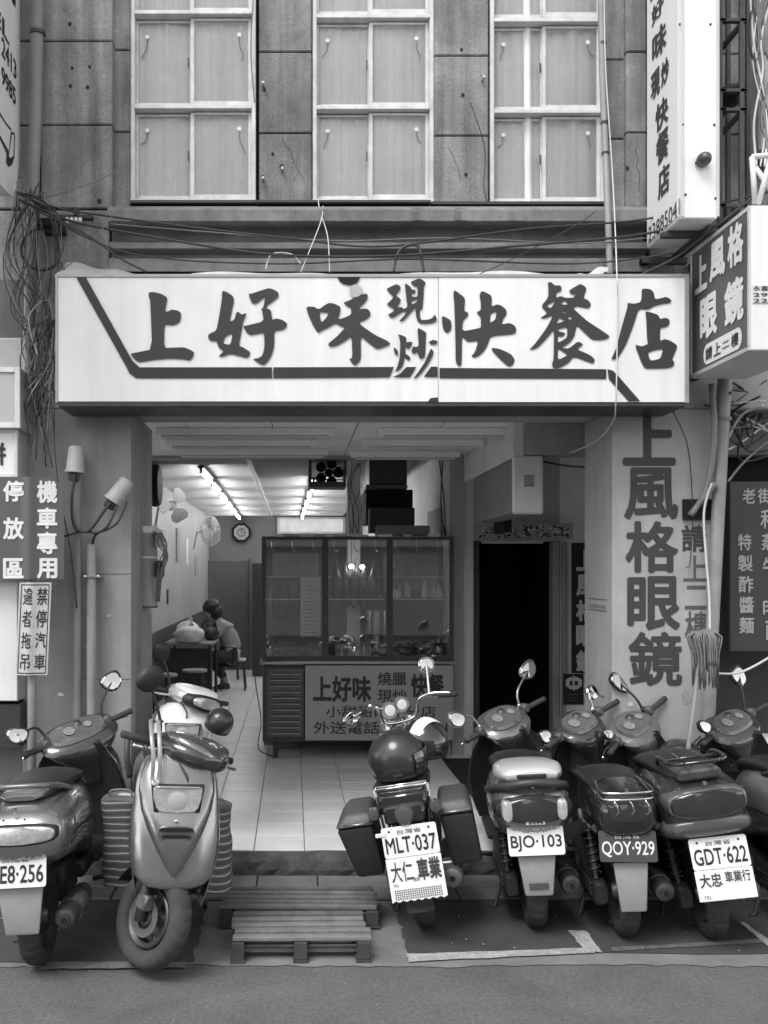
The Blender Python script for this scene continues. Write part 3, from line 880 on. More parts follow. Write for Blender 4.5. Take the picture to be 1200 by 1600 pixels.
STR = [[(119,433),(134,433),(207,564),(218,574),(425,574),(425,591),(213,591),(202,583),(199,576)],
       [(427,574),(615.4,573.5),(608.5,589.5),(427,591)],
       [(635,573.5),(650.4,573.5),(640.5,589.5),(613,589.5),(625,584)],
       [(673.4,573),(683.6,573),(683.6,589),(662,589)],
       [(686.6,575),(947,577),(947,592),(686.6,591)],
       [(949,577),(957,579),(966,588),(1000,627),(982,627),(951,592)]]
for q in STR:
    SB().poly([q], sgmap(0, 0, 1, .003)).build('stripe', M['stripe_ink'], sg)
SB().poly([[(527,433),(563,433),(558,442),(548,446),(537,444),(530,439)]], sgmap(0, 0, 1, .0042)).build('broken_corner', M['black'], sg)
SB().poly([chaikin([(547,447),(558,445),(566,450),(566,458),(560,464),(549,465),(546,457)])], sgmap(0, 0, 1, .0046)).build('tape_patch', M['sign_grey'], sg)
SB().poly([[(668,628),(673,622),(684,621),(685,627)]], sgmap(0, 0, 1, .003)).build('corner_mark', M['stripe_ink'], sg)

# cloth sheet lying on top of the signboard
b = MB()
def sheetfn(u, v):
    x = X(93, 5.5) + (X(480, 5.5) - X(93, 5.5)) * u
    z = sz1 + .016 + (.15 * (1 - u) ** 1.6 + .02) * v + .010 * sin(u * 37) * v
    return (x, DSG + .03 + .30 * v, z)
b.shell(sheetfn, 40, 6, (0, 0, -.006))
tag(b.build('plastic_sheet', M['bag'], smooth=60), 'crumpled white plastic sheet lying on the left end of the signboard top', 'plastic sheet')
b = MB()
b.shell(lambda u, v: (X(300, 5.5) + (X(1062, 5.5) - X(300, 5.5)) * u, 5.44 + .04 * v + .01 * sin(u * 9), sz1 + .012 + (.042 + .010 * sin(u * 13) + .006 * sin(u * 31)) * v), 60, 2, (0, .004, 0))
tag(b.build('cover_strip', M['alu_white']), 'thin pale metal strip covering the signboard top', 'cover strip')
b = MB()
b.shell(lambda u, v: (X(905, 5.5) + .15 * u, 5.45 + .14 * v, sz1 + .03 + .045 * (u * u) + .05 * v + .008 * sin(9 * u)), 8, 5, (0, 0, -.02))
tag(b.build('folded_paper', M['paper'], smooth=60), 'folded white paper box lying on the signboard by the drainpipe', 'box')

# ------------------------------------------------------------------ projecting signs, right
def projecting(name, lab, pts_px, X_, d0, d1, z0, z1, th, facem, casem):
    """sign plane at constant X between depths d0 (near) and d1 (far)"""
    t = empty(name, lab, 'sign', (X_, d0, z0))
    I = Matrix.Translation((-X_, -d0, -z0))
    MB(I).box(X_ + .004, X_ + th, d0 + .001, d1, z0, z1, .006).build('case', casem, t)
    MB(I).box(X_ - .001, X_ + .003, d0 + .02, d1 - .015, z0 + .02, z1 - .02).build('face', facem, t)
    return t, I
# tall sign
tX, tn, tf = 2.06, 5.12, 5.60
tz0, tz1 = 3.68, 6.2
ts, I1 = projecting('projecting_sign', 'tall grey and white projecting sign box with a vertical shop name at upper right', None, tX, tn, tf, tz0, tz1, .205, M['sign_face_grey'], M['sign_white'])
def fy(px, X_): return X_ * FPX / (px - CX)     # depth at which plane X_ shows at column px
def ptext(body, t, I, X_, px0, px1, z0, z1, m, bold=0.02, name='lettering', off=.004):
    ya, yb = fy(px0, X_), fy(px1, X_)    # ya is farther
    o = text(body, m, t, (0, 0, 0), (1, 0, 0), (0, 0, 1), bold, name)
    for v in o.data.vertices:
        u, w = v.co.x, v.co.z
        v.co = I @ Vector((X_ - off + v.co.y, ya + (yb - ya) * u, z0 + (z1 - z0) * w))
    return o
def zat(px, py, X_): return Z(py, fy(px, X_))
def pchar(c, t, I, X_, x0, y0, x1, y1, m, bold=.03):
    xm = (x0 + x1) / 2
    return ptext(c, t, I, X_, x0, x1, zat(xm, y1, X_), zat(xm, y0, X_), m, bold)
for c, x0, y0, x1, y1 in (('好', 1019, 0, 1038, 30), ('味', 1020, 42, 1042, 88), ('炒', 1034, 92, 1046, 132), ('現', 1018, 110, 1032, 153),
                          ('快', 1025, 155, 1045, 200), ('餐', 1026, 203, 1046, 252), ('店', 1029, 258, 1047, 306)):
    pchar(c, ts, I1, tX, x0, y0, x1, y1, M['ink_grey'], .03)
pchar('上', ts, I1, tX, 1017, -55, 1037, -12, M['ink_grey'], .035)
ptext('23885041', ts, I1, tX, 1014, 1063, zat(1038, 358, tX) - .0, zat(1038, 333, tX), M['ink_grey'], .0)
b = MB(I1)
for (px, py) in ((1062, 38), (1110, 38), (1067, 195), (1116, 195), (1071, 304), (1118, 310)):
    b.ball((X(px, tn), tn - .001, Z(py, tn)), .007, .004, .007, 8, 6)
b.build('screw', M['dark_metal'], ts, smooth='all')
MB(I1).ball((X(1096, tn), tn - .03, Z(253, tn)), .037, .05, .037, 20, 12).tube([(X(1096, tn), tn - .02, Z(254, tn)), (X(1085, tn), tn - .01, Z(256, tn))], .008).build('bell_lamp', M['muffler'], ts, smooth='all')
MB(I1).box(X(1063, tn), X(1069, tn), tn - .003, tn, tz0 + .01, tz1, .001).box(X(1119, tn), X(1124, tn), tn - .003, tn, tz0 + .01, tz1, .001).build('edge_trim', M['alu'], ts)
MB(I1).box(tX - .02, tX + .25, 5.62, 5.66, 3.60, 3.64, .003).box(tX - .02, tX + .02, 5.60, 5.80, 3.60, 3.63).box(tX - .02, tX + .25, 5.3, 5.34, 3.645, 3.675, .003).box(tX + .19, tX + .23, 5.2, 5.80, 3.64, 3.675).build('bracket', M['iron'], ts)

# lower sign
lX, ln, lf = 2.28, 4.79, 5.50
lz0, lz1 = 2.90, 3.625
ls, I2 = projecting('projecting_sign', 'dark projecting eyewear sign with white characters above the leaning pole', None, lX, ln, lf, lz0, lz1, .33, M['sign_dark'], M['sign_white'])
MB(I2).box(lX - .006, lX + .002, ln, lf, lz0, lz0 + .022, .002).box(lX - .006, lX + .002, ln, lf, lz1 - .022, lz1, .002)\
    .box(lX - .006, lX + .002, ln, ln + .02, lz0 + .022, lz1 - .022, .002).box(lX - .006, lX + .002, lf - .015, lf, lz0 + .022, lz1 - .022, .002).build('frame', M['alu'], ls)
for c, x0, y0, x1, y1 in (('上', 1087, 398, 1106, 456), ('風', 1110, 374, 1134, 435), ('格', 1138, 348, 1163, 415), ('眼', 1095, 460, 1122, 528), ('鏡', 1133, 435, 1163, 505)):
    pchar(c, ls, I2, lX, x0, y0, x1, y1, M['ink_white'], .04)
# rounded white tab
y0_, y1_ = fy(1100, lX), fy(1160, lX)
za, zb = 2.935, 3.048
rp = []
for k in range(24):
    a = 2 * pi * k / 24
    yy = (y0_ + y1_) / 2 + ((y0_ - y1_) / 2 - .05) * (1 if cos(a) > 0 else -1) + .05 * cos(a)
    rp.append((yy, (za + zb) / 2 + (zb - za) / 2 * sin(a)))
MB(I2).poly([rp], lambda a, c: (lX - .003, a, c)).build('tab', M['ink_white'], ls)
for i, c in enumerate('請上二樓'):
    ya = y0_ + (y1_ - y0_) * (.07 + .225 * i); yb = y0_ + (y1_ - y0_) * (.07 + .225 * i + .18)
    o = text(c, M['ink_black'], ls, (0, 0, 0), (1, 0, 0), (0, 0, 1), .02)
    h0, h1 = (za + .022, zb - .022) if c != '二' else (za + .04, zb - .04)
    for v in o.data.vertices:
        u, w = v.co.x, v.co.z
        v.co = I2 @ Vector((lX - .0045 + v.co.y, ya + (yb - ya) * u, h0 + (h1 - h0) * w))
MB(I2).box(lX + .12, lX + .33, ln - .002, ln, 3.30, 3.305).box(lX + .12, lX + .33, ln - .002, ln, 3.325, 3.33).box(lX + .12, lX + .33, ln - .002, ln, 3.35, 3.355).build('vent_slot', M['dark_metal'], ls)
MB(I2).box(X(1175, ln), X(1175, ln) + .17, ln - .003, ln + .001, Z(474, ln), Z(446, ln)).build('sticker', M['paper'], ls)
for body, ya, yb in (('永嘉 (佳)', 447, 456), ('2996', 458, 464), ('2276', 467, 473)):
    text(body, M['ink_black'], ls, tuple(I2 @ Vector((X(1176, ln), ln - .005, Z(yb, ln)))), (.15, 0, 0), (0, 0, (yb - ya) * ln / FPX), .01)
for z_ in (3.6, 2.94): MB(I2).box(lX + .1, lX + .14, 5.505, 5.8, z_, z_ + .04).build('bracket', M['iron'], ls)

# ------------------------------------------------------------------ left signs
# oval projecting sign
oX = -1.63
def oy(px): return oX * FPX / (px - CX)
os_ = empty('projecting_sign', 'white rounded projecting sign with black telephone digits at upper left', 'sign', (oX, 5.7, 3.9))
OI = Matrix.Translation((-oX, -5.7, -3.9))
far, near = oy(31), oy(-160)
pts = []
zb_ = 3.96
pts = [(far, 6.4), (far, 4.35), (far - .02, 4.2), (far - .06, 4.08), (far - .14, zb_ + .02), (far - .24, zb_), (far - .45, zb_ - .01), (near + .3, zb_ + .0), (near + .1, zb_ + .06), (near, 4.3), (near, 6.4)]
MB(OI).prism(pts, lambda a, c: (oX, a, c), lambda a, c: (oX - .2, a, c)).build('face', M['sign_white'], os_)
for body, x0, y0, x1, y1, bd in (('EL', -10, 15, 14, 62, .0), ('2413', 2, 68, 25, 118, .0), ('9985', 2, 112, 24, 160, .0)):
    sh = (zat(x1, 0, oX) - zat(x0, 0, oX))
    xm = (x0 + x1) / 2
    o = text(body, M['ink_black'], os_, (0, 0, 0), (1, 0, 0), (0, 0, 1), .02)
    ya, yb = oy(x0), oy(x1)
    zz0, zz1 = Z(y1 - 12, oy(xm)), Z(y0 + 8, oy(xm))
    for v in o.data.vertices:
        u, w = v.co.x, v.co.z
        v.co = OI @ Vector((oX + .002 - v.co.y, ya + (yb - ya) * u, zz0 + (zz1 - zz0) * w))
def opoly(px, m, off):
    MB(OI).poly([px], lambda x, y: (oX + off, oy(x), Z(y, oy(x)))).build('logo', m, os_)
opoly([(-10, 160), (0, 176), (8, 190), (17, 201), (17, 206), (22, 207), (23, 213), (22, 246), (18, 258), (13, 261), (9, 254), (10, 240), (2, 222), (-10, 200)], M['ink_black'], .002)
opoly([(-10, 166), (0, 182), (8, 195), (16, 205), (13, 236), (2, 216), (-10, 194)], M['sign_white'], .003)
opoly([(18, 210), (21, 211), (20, 244), (15, 247), (13, 243)], M['sign_white'], .0032)
opoly([(17, -5), (24, -5), (24, 12), (19, 4)], M['ink_black'], .002)

def lightbox(name, lab, px0, px1, py0, py1, d, depth, m, frame=None, fw=.02, frm=None):
    t = empty(name, lab, 'sign', (X(px0, d), d, Z(py1, d)))
    I = Matrix.Translation((-X(px0, d), -d, -Z(py1, d)))
    x0, x1, z0, z1 = X(px0, d), X(px1, d), Z(py1, d), Z(py0, d)
    MB(I).box(x0, x1, d + .004, d + depth, z0, z1, .004).build('case', frm or M['alu'], t)
    MB(I).box(x0 + fw, x1 - fw, d - .001, d + .003, z0 + fw, z1 - fw).build('face', m, t)
    if frame:
        MB(I).box(x0, x0 + fw, d - .012, d + .003, z0, z1, .002).box(x1 - fw, x1, d - .012, d + .003, z0, z1, .002)\
            .box(x0 + fw, x1 - fw, d - .012, d + .003, z0, z0 + fw, .002).box(x0 + fw, x1 - fw, d - .012, d + .003, z1 - fw, z1, .002).build('frame', frame, t)
    return t, I
lightbox('light_box', 'grey faced light box with pale frame at the left edge under the cables', -90, 32, 574, 669, 5.5, .3, M['sign_grey'], M['alu_white'], .03)
t, I = lightbox('notice_board', 'white board with one dark character cut by the left edge', -90, 28, 671, 746, 5.55, .2, M['sign_white'], M['alu_white'], .02)
text('餅', M['ink_black'], t, tuple(I @ P(-26, 727, 5.545)), (35 * 5.545 / FPX, 0, 0), (0, 0, 36 * 5.545 / FPX), .03)
t, I = lightbox('cabinet', 'white wall cabinet behind the folded parking plate at the left edge', -90, 28, 908, 1096, 5.6, .25, M['sign_white'], None, .006, M['alu'])
tag(t, t['label'], 'cabinet')
t['label'] = 'white wall cabinet behind the folded parking plate at the left edge'
q = MB().box(X(-90, 5.62), X(32, 5.62), 5.62, 5.9, Z(1168, 5.62), Z(1100, 5.62), .004).build('wall_box', M['dark_metal'])
tag(q, 'dark metal box under the white cabinet at the left edge', 'box')

# motorcycle parking sign: dark board bent round a post
d = 5.50
ps = empty('parking_sign', 'dark parking sign with two columns of white characters left of the capped pipes', 'sign', P(50, 905, d))
I = Matrix.Translation(-P(50, 905, d))
def bend(px, base=5.50): return base - .02 * math.exp(-((px - 47) / 9.0) ** 2)
def psfn(u, v):
    px = -80 + 180 * u
    return (X(px, d), bend(px), Z(905, d) + (Z(745, d) - Z(905, d)) * v)
MB(I).shell(psfn, 60, 2, (0, .004, 0)).build('board', M['sign_dark'], ps, smooth=60)
def col(chars, px0, px1, ys, m, t, I, bold, dd):
    for c, (ya, yb) in zip(chars, ys):
        o = text(c, m, t, (0, 0, 0), (1, 0, 0), (0, 0, 1), bold)
        for v in o.data.vertices:
            px = px0 + (px1 - px0) * v.co.x; py = yb + (ya - yb) * v.co.z
            v.co = I @ Vector((X(px, d), bend(px, dd) - .003 + v.co.y, Z(py, d)))
col('機車專用', 58, 90, [(751, 786), (793, 826), (831, 866), (872, 904)], M['ink_white'], ps, I, .035, 5.5)
col('停放區', 5, 38, [(751, 784), (808, 843), (872, 904)], M['ink_white'], ps, I, .035, 5.5)
# folded white tow away plate
tp = empty('tow_away_plate', 'small bent white no parking plate with two columns of dark characters under the parking sign', 'sign', P(52, 1056, 5.5))
I = Matrix.Translation(-P(52, 1056, 5.5))
def skx(px, py): return px + (980 - py) * .045
def tpf(x, y, off=0.0): return (X(skx(x, y), 5.5), bend(x, 5.505) + off, Z(y, 5.5))
MB(I).shell(lambda u, v: tpf(27 + 50 * u, 1055 - 145 * v), 30, 3, (0, .003, 0)).build('plate', mat('plate_worn', .5, .5, var=.15, scale=9, streak=.1), tp, smooth=60)
def colsk(chars, px0, px1, ys):
    for c, (ya, yb) in zip(chars, ys):
        o = text(c, M['ink_black'], tp, (0, 0, 0), (1, 0, 0), (0, 0, 1), .01)
        for v in o.data.vertices:
            v.co = I @ Vector(tpf(px0 + (px1 - px0) * v.co.x, yb + (ya - yb) * v.co.z, -.0025 + v.co.y))
colsk('禁停汽車', 56, 72, [(918, 945), (953, 980), (988, 1013), (1022, 1046)])
colsk('違者拖吊', 34, 50, [(918, 945), (953, 980), (988, 1013), (1022, 1046)])
b = MB(I)
for (xa, ya, xb, yb) in ((30, 913, 74, 914.5), (30, 1051, 74, 1052.5), (30, 914, 31.3, 1052), (73, 914, 74.3, 1052)):
    n = 14
    for k in range(n):
        u0, u1 = k / n, (k + 1) / n
        if xb - xa > 5: qd = [(xa + (xb - xa) * u0, ya), (xa + (xb - xa) * u1, ya), (xa + (xb - xa) * u1, yb), (xa + (xb - xa) * u0, yb)]
        else: qd = [(xa, ya + (yb - ya) * u0), (xb, ya + (yb - ya) * u0), (xb, ya + (yb - ya) * u1), (xa, ya + (yb - ya) * u1)]
        b.bm.faces.new([b.v(tpf(x, y, -.0022)) for x, y in qd])
b.build('border', M['ink_black'], tp)

# post behind the two bent signs
tag(MB().tube([P(47, 747, 5.55), P(50, 1060, 5.55), (X(50, 5.55), 5.55, .0)], .025, 12).build('sign_post', M['conduit_lt'], smooth='all'), 'pale round post behind the two bent parking signs', 'post')

# conduits with caps
def capped(px, pytop, d, r, lab, cap_px, cap_py, tilt, m):
    t = empty('riser_pipe', lab, 'pipe', (X(px, d), d, 0.0))
    I = Matrix.Translation((-X(px, d), -d, 0))
    MB(I).tube([(X(px, d), d, .0), (X(px, d), d, Z(pytop, d))], r, 14).build('pipe', m, t, smooth=True)
    c = P(cap_px, cap_py, d - .02)
    Rm = I @ Matrix.Translation(c) @ Matrix.Rotation(tilt, 4, 'Y')
    cp = MB(Rm).lathe([(.0001, .085), (.036, .085), (.044, .075), (.054, -.055), (.060, -.06), (.060, -.07), (.050, -.072), (.0001, -.072)], (0, 0, 0), 'z', 20).build('cap', mat('cap_plastic', .42, .5, var=.15, scale=10), t, smooth=True)
    MB(Rm).box(-.03, .03, -.03, .03, -.12, -.07, .006).build('cap_neck', M['dark_metal'], cp)
    return t
capped(121, 735, 5.68, .026, 'grey riser pipe with upright white cap on the left pillar', 118, 720, 0.06, M['conduit'])
capped(143, 850, 5.67, .028, 'grey riser pipe with tilted white cap on the left pillar', 187, 768, .62, M['conduit_lt'])
for k, (pts, r) in enumerate([([P(117, 740, 5.62), P(112, 790, 5.6), P(118, 825, 5.6), P(140, 828, 5.6), P(165, 795, 5.6), P(178, 782, 5.63)], .009),
                              ([P(185, 785, 5.62), P(168, 822, 5.58), P(150, 835, 5.62), P(144, 850, 5.65)], .008),
                              ([P(198, 783, 5.62), P(182, 818, 5.58), P(152, 832, 5.60), P(130, 830, 5.62), P(100, 838, 5.6)], .007)]):
    tag(MB().tube(pts, r, 8, 8).build('power_cable', M['cable_dark'], smooth='all'),
        ['black cable looping from the upright cap to the tilted cap', 'short black cable from the tilted cap down into its pipe', 'black cable from the tilted cap toward the parking sign'][k], 'cable')
q = MB().box(X(132, 5.64), X(156, 5.64), 5.635, 5.75, Z(903, 5.64), Z(898, 5.64), .002).ball(P(133, 901, 5.63), .013, .013, .013, 10, 8).ball(P(154, 901, 5.63), .013, .013, .013, 10, 8).build('pipe_clamp', M['steel'], smooth=True)
tag(q, 'metal clamp holding the pipe with the tilted cap', 'clamp')

# downpipe left of the upper wall and one at right window
t = empty('downpipe', 'thick grey downpipe between the rounded sign and the first window', 'pipe', P(55, 330, 5.7))
I = Matrix.Translation(-P(55, 330, 5.7))
MB(I).tube([P(62, -160, 5.7), P(55, 200, 5.7), P(46, 420, 5.7), P(44, 660, 5.7)], .038, 14).build('pipe', M['conduit'], t, smooth=True)
MB(I).lathe([(.043, -.012), (.046, -.01), (.046, .01), (.043, .012)], P(59, 52, 5.7), 'z', 18).build('collar', M['dark_metal'], t, smooth=True)
t = empty('downpipe', 'thin pale pipe running down beside the rightmost window', 'pipe', P(950, 425, 5.72))
I = Matrix.Translation(-P(950, 425, 5.72))
MB(I).tube([P(938, -60, 5.74), P(941, 110, 5.74), P(946, 240, 5.74), P(950, 340, 5.6), P(953, 428, 5.58)], .019, 12).build('pipe', M['conduit_lt'], t, smooth=True)
for py in (68, 192, 240):
    MB(I).lathe([(.023, -.008), (.023, .008)], P(940 + py / 40, py, 5.74), 'z', 14).build('collar', M['dark_metal'], t)
tag(MB().tube([P(944, -20, 5.68), P(946, 100, 5.68), P(955, 240, 5.66), P(960, 330, 5.55), P(964, 430, 5.33), P(965, 470, 5.345), P(964, 560, 5.345), P(962, 632, 5.35), P(957, 660, 5.6), P(930, 690, 5.9), P(890, 708, 6.3)], .0038, 6, 6).build('white_wire', M['cable_white'], smooth='all'),
    'thin white wire hanging down the window side and across the signboard', 'wire')

# leaning pole, right
t = empty('leaning_pole', 'pale tall pole in front of the right pillar beside the mop', 'pole', (X(1102, 5.45), 5.45, 0))
I = Matrix.Translation((-X(1102, 5.45), -5.45, 0))
MB(I).tube([(X(1098, 5.69), 5.69, 0.0), P(1112, 1000, 5.69), P(1122, 800, 5.68), P(1130, 635, 5.66), P(1133, 590, 5.65)], [.037, .037, .038, .040, .041], 16).build('shaft', M['conduit_lt'], t, smooth=True)
MB(I).lathe([(.044, -.01), (.044, .01)], P(1131, 655, 5.66), 'z', 16).build('collar', M['conduit'], t)
for k, pts in enumerate([[P(1112, 600, 5.6), P(1116, 680, 5.6), P(1105, 760, 5.65), P(1080, 805, 5.7)], [P(1118, 755, 5.62), P(1098, 780, 5.66), P(1078, 805, 5.72)]]):
    tag(MB().tube(pts, .017, 10, 5).build('grey_hose', M['conduit'], smooth='all'), ['thick grey hose curving down left of the leaning pole', 'short grey pipe slanting from the pole into the dark hole'][k], 'hose')
tag(MB().box(X(1068, 5.73), X(1112, 5.73), 5.72, 5.752, Z(812, 5.73), Z(780, 5.73)).build('hole_cover', M['black']), 'black square opening in the right pillar beside the pole', 'opening')

# text painted on right pillar
dd = 5.747
def pc(c, x0, y0, x1, y1, m, bold, par=pr):
    o = P(x0, y1, dd)
    return text(c, m, par, (o.x, o.y - 5.8, o.z), (X(x1, dd) - X(x0, dd), 0, 0), (0, 0, Z(y0, dd) - Z(y1, dd)), bold)
pc('上', 973, 643, 1056, 728, M['ink_grey'], .035)
pc('風', 975, 730, 1060, 812, M['ink_grey'], .028)
pc('格', 977, 814, 1060, 895, M['ink_grey'], .028)
pc('眼', 980, 900, 1063, 985, M['ink_grey'], .028)
pc('鏡', 982, 987, 1066, 1072, M['ink_grey'], .022)
pc('請', 1065, 820, 1104, 862, M['ink_grey'], .02)
pc('上', 1068, 868, 1106, 908, M['ink_fade'], .01)
pc('二', 1070, 915, 1106, 952, M['ink_fade'], .01)
pc('樓', 1070, 955, 1108, 1008, M['ink_fade'], .01)

# dark sign far right
t, I = lightbox('noodle_sign', 'dark board with pale characters right of the leaning pole', 1140, 1330, 752, 1018, 5.9, .08, M['sign_darker'], None, .004, M['dark_metal'])
def sgc(c, x0, y0, x1, y1, m=M['sign_grey'], bold=.02):
    o = I @ P(x0, y1, 5.895)
    return text(c, m, t, o, ((x1 - x0) * 5.895 / FPX, 0, 0), (0, 0, (y1 - y0) * 5.895 / FPX), bold)
for c, q in zip('特製酢醬麵', ((1153, 834, 1174, 860), (1153, 867, 1176, 893), (1154, 900, 1177, 926), (1155, 932, 1178, 958), (1155, 964, 1178, 990))): sgc(c, *q)
sgc('老', 1160, 763, 1180, 787); sgc('街', 1184, 763, 1206, 787)
for c, q in zip('和蒸牛肉面', ((1188, 796, 1212, 826), (1190, 834, 1214, 860), (1192, 870, 1214, 900), (1192, 935, 1216, 960), (1196, 970, 1218, 1000))): sgc(c, *q)
# ------------------------------------------------------------------ arcade things
# vent box under the arcade ceiling
t = empty('ventilation_box', 'grey boxed ventilation duct with louvre under the ceiling right of the shop', 'duct', (1.53, 6.67, 2.19))
I = Matrix.Translation((-1.53, -6.67, -2.19))
MB(I).box(1.545, 1.735, 6.70, 8.15, 2.21, 2.585, .004).build('side_panel', M['plaster_dim'], t)
MB(I).box(1.525, 1.735, 6.655, 6.70, 2.195, 2.60, .012).build('front_cover', mat('duct_metal', .62, .45, metal=.1, var=.08, scale=8), t)
b = MB(I)
for k in range(6): b.box(1.60, 1.672, 6.652, 6.657, 2.385 + k * .014, 2.392 + k * .014)
b.build('louvre', M['dark_metal'], t)
q = MB().box(1.735, 1.80, 7.9, 8.3, 2.12, 2.26, .004).build('meter_box', M['black'])
tag(q, 'small black box beside the ventilation duct over the dark doorway', 'box')
# decorated lintel paper
t = empty('lintel_banner', 'narrow patterned paper banner across the top of the dark doorway', 'banner', (1.63, 8.6, 2.07))
I = Matrix.Translation((-1.63, -8.6, -2.07))
MB(I).box(X(742, 8.6), X(895, 8.6), 8.595, 8.60, Z(843, 8.6), Z(818, 8.6)).build('strip', M['paper_grey'], t)
b = MB(I)
for k in range(70):
    x = X(random.uniform(748, 888), 8.6); z = Z(random.uniform(822, 839), 8.6)
    b.ball((x, 8.594, z), random.uniform(.008, .022), .002, random.uniform(.006, .014), 7, 4)
kind(b.build('paper_flower', M['ink_black'], t), 'stuff')
b = MB(I)
for k in range(45):
    x = X(random.uniform(748, 888), 8.6); z = Z(random.uniform(822, 839), 8.6)
    b.ball((x, 8.592, z), random.uniform(.005, .015), .002, random.uniform(.004, .009), 7, 4)
kind(b.build('paper_petal', M['paper'], t), 'stuff')
tag(MB().box(X(754, 8.5), X(850, 8.5), 8.52, 8.56, Z(849, 8.5), Z(845.5, 8.5), .003).build('lamp_strip', M['sign_grey']), 'thin grey strip under the patterned banner over the dark doorway', 'strip lamp')
# vertical shop name board by the doorway
t = empty('vertical_board', 'narrow black vertical board with five white characters behind the right pillar', 'sign', (2.6, 8.6, 1))
I = Matrix.Translation((-2.6, -8.6, -1))
MB(I).box(X(894, 8.6), X(926, 8.6), 8.60, 8.63, Z(1052, 8.6), Z(848, 8.6), .003).build('board', M['black'], t)
for i, c in enumerate('上風格眼鏡'):
    o = I @ P(900, 892 + i * 39.5, 8.595)
    text(c, M['sign_grey'], t, o, (30 * 8.6 / FPX, 0, 0), (0, 0, 34 * 8.6 / FPX), .045)
# small notice with emblem
t = empty('emblem_notice', 'small black notice with a pale hexagonal emblem right of the dark doorway', 'notice', P(880, 1101, 8.6))
I = Matrix.Translation(-P(880, 1101, 8.6))
MB(I).box(X(880, 8.6), X(912, 8.6), 8.60, 8.61, Z(1101, 8.6), Z(1053, 8.6), .002).build('board', M['black'], t)
def hexa(r, cx, cy, sq=1.0): return [(cx + r * cos(pi / 3 * k), cy + r * sq * sin(pi / 3 * k)) for k in range(6)]
MB(I).poly([[(884, 1062), (891, 1058), (902, 1058), (909, 1062), (909, 1072), (902, 1077), (891, 1077), (884, 1072)], [(890, 1064), (895, 1064), (895, 1071), (890, 1071)], [(898, 1064), (903, 1064), (903, 1071), (898, 1071)]], lambda x, y: P(x, y, 8.597)).build('emblem', M['sign_grey'], t)
MB(I).box(X(895.5, 8.6), X(897.5, 8.6), 8.594, 8.597, Z(1079, 8.6), Z(1055, 8.6)).build('emblem', M['sign_grey'], t)
for q in range(3): MB(I).box(X(885, 8.6), X(908 - 3 * q, 8.6), 8.594, 8.597, Z(1086 + 4.5 * q, 8.6), Z(1084.5 + 4.5 * q, 8.6)).build('printed_line', M['muffler'], t)

# electric boxes strapped to the left pillar's inner side
t = empty('electric_box', 'grey electric box with straps and loose wires on the inner side of the left pillar', 'electric box', P(225, 950, 6.3))
I = Matrix.Translation(-P(225, 950, 6.3))
MB(I).tube([P(228, 948, 6.25), P(228, 828, 6.25)], .075, 18).build('casing', mat('box_grey', .26, .45, var=.08), t, smooth=True)
MB(I).lathe([(.08, -.022), (.083, -.02), (.083, .02), (.08, .022)], P(228, 828, 6.25), 'z', 20).build('strap', M['alu_white'], t)
MB(I).lathe([(.078, -.006), (.078, .006)], P(228, 871, 6.25), 'z', 20).build('strap', M['alu_white'], t)
MB(I).lathe([(.078, -.006), (.078, .006)], P(228, 948, 6.25), 'z', 20).build('strap', M['dark_metal'], t)
MB(I).box(X(243, 6.2), X(255, 6.2), 6.17, 6.24, Z(855, 6.2), Z(828, 6.2), .008).build('junction', M['alu_white'], t)
MB(I).box(X(244, 6.2), X(256, 6.2), 6.17, 6.24, Z(902, 6.2), Z(876, 6.2), .008).build('meter', M['dark_metal'], t)
b = MB(I)
rr = random.Random(3)
for k in range(9):
    b.tube([P(246 + rr.uniform(-4, 6), 832, 6.17), P(252 + rr.uniform(-6, 10), 850, 6.13), P(256 + rr.uniform(-6, 8), 872, 6.13), P(248 + rr.uniform(-4, 8), 900, 6.15), P(246 + rr.uniform(-3, 4), 940, 6.2)], .004, 6, 5)
b.build('wiring', M['cable_grey'], t, smooth='all')

# ------------------------------------------------------------------ inside the shop
def wall_fan(px, py, d, r, yaw, lab, caged):
    t = empty('wall_fan', lab, 'fan', P(px, py, d), (0, 0, yaw))
    MB().lathe([(.0001, -.05), (.05, -.04), (.055, .03), (.035, .10), (.0001, .10)], (0, 0, 0), 'y', 16).build('motor', M['fan'], t, smooth=True)
    if caged:
        b = MB()
        for k in range(28):
            a = 2 * pi * k / 28
            b.tube([(0, -.11, 0), (r * .7 * cos(a), -.10, r * .7 * sin(a)), (r * cos(a), -.04, r * sin(a)), (r * .5 * cos(a), 0, r * .5 * sin(a))], .004, 4)
        for rad in (.5, 1.0): b.lathe([(r * rad - .006, -.05), (r * rad + .006, -.05), (r * rad, -.04)], (0, 0, 0), 'y', 28, closed=True)
        b.build('cage', M['fan'], t)
    for k in range(3):
        a = 2 * pi * k / 3 + .5
        MB(Matrix.Rotation(a, 4, 'Y')).loft([[(x * .3, -.06 + x * .01, .04), (x * .3, -.055, .04), (-x * .3, -.05, .04), (-x * .3, -.055, .04)] if i == 0 else
                 [(x, -.06 + .02, z), (x, -.052 + .02, z), (-x, -.06 - .02, z), (-x, -.068 - .02, z)]
                 for i, (x, z) in enumerate(((.04, .04), (.5 * r * .8, .45 * r), (.5 * r, .75 * r), (.3 * r, .96 * r)))]).build('blade', M['fan'], t, smooth=True)
    MB().tube([(0, .05, 0), (-.10, .12, -.02), (-.12, .16, -.25)], .014, 8).build('arm', M['fan'], t)
    return t
wall_fan(268, 790, 10.6, .20, radians(35), 'nearer wall fan with bare round blades at the left shop wall', False)
wall_fan(325, 830, 13.6, .21, radians(55), 'farther wall fan tilted in its cage at the left shop wall', True)
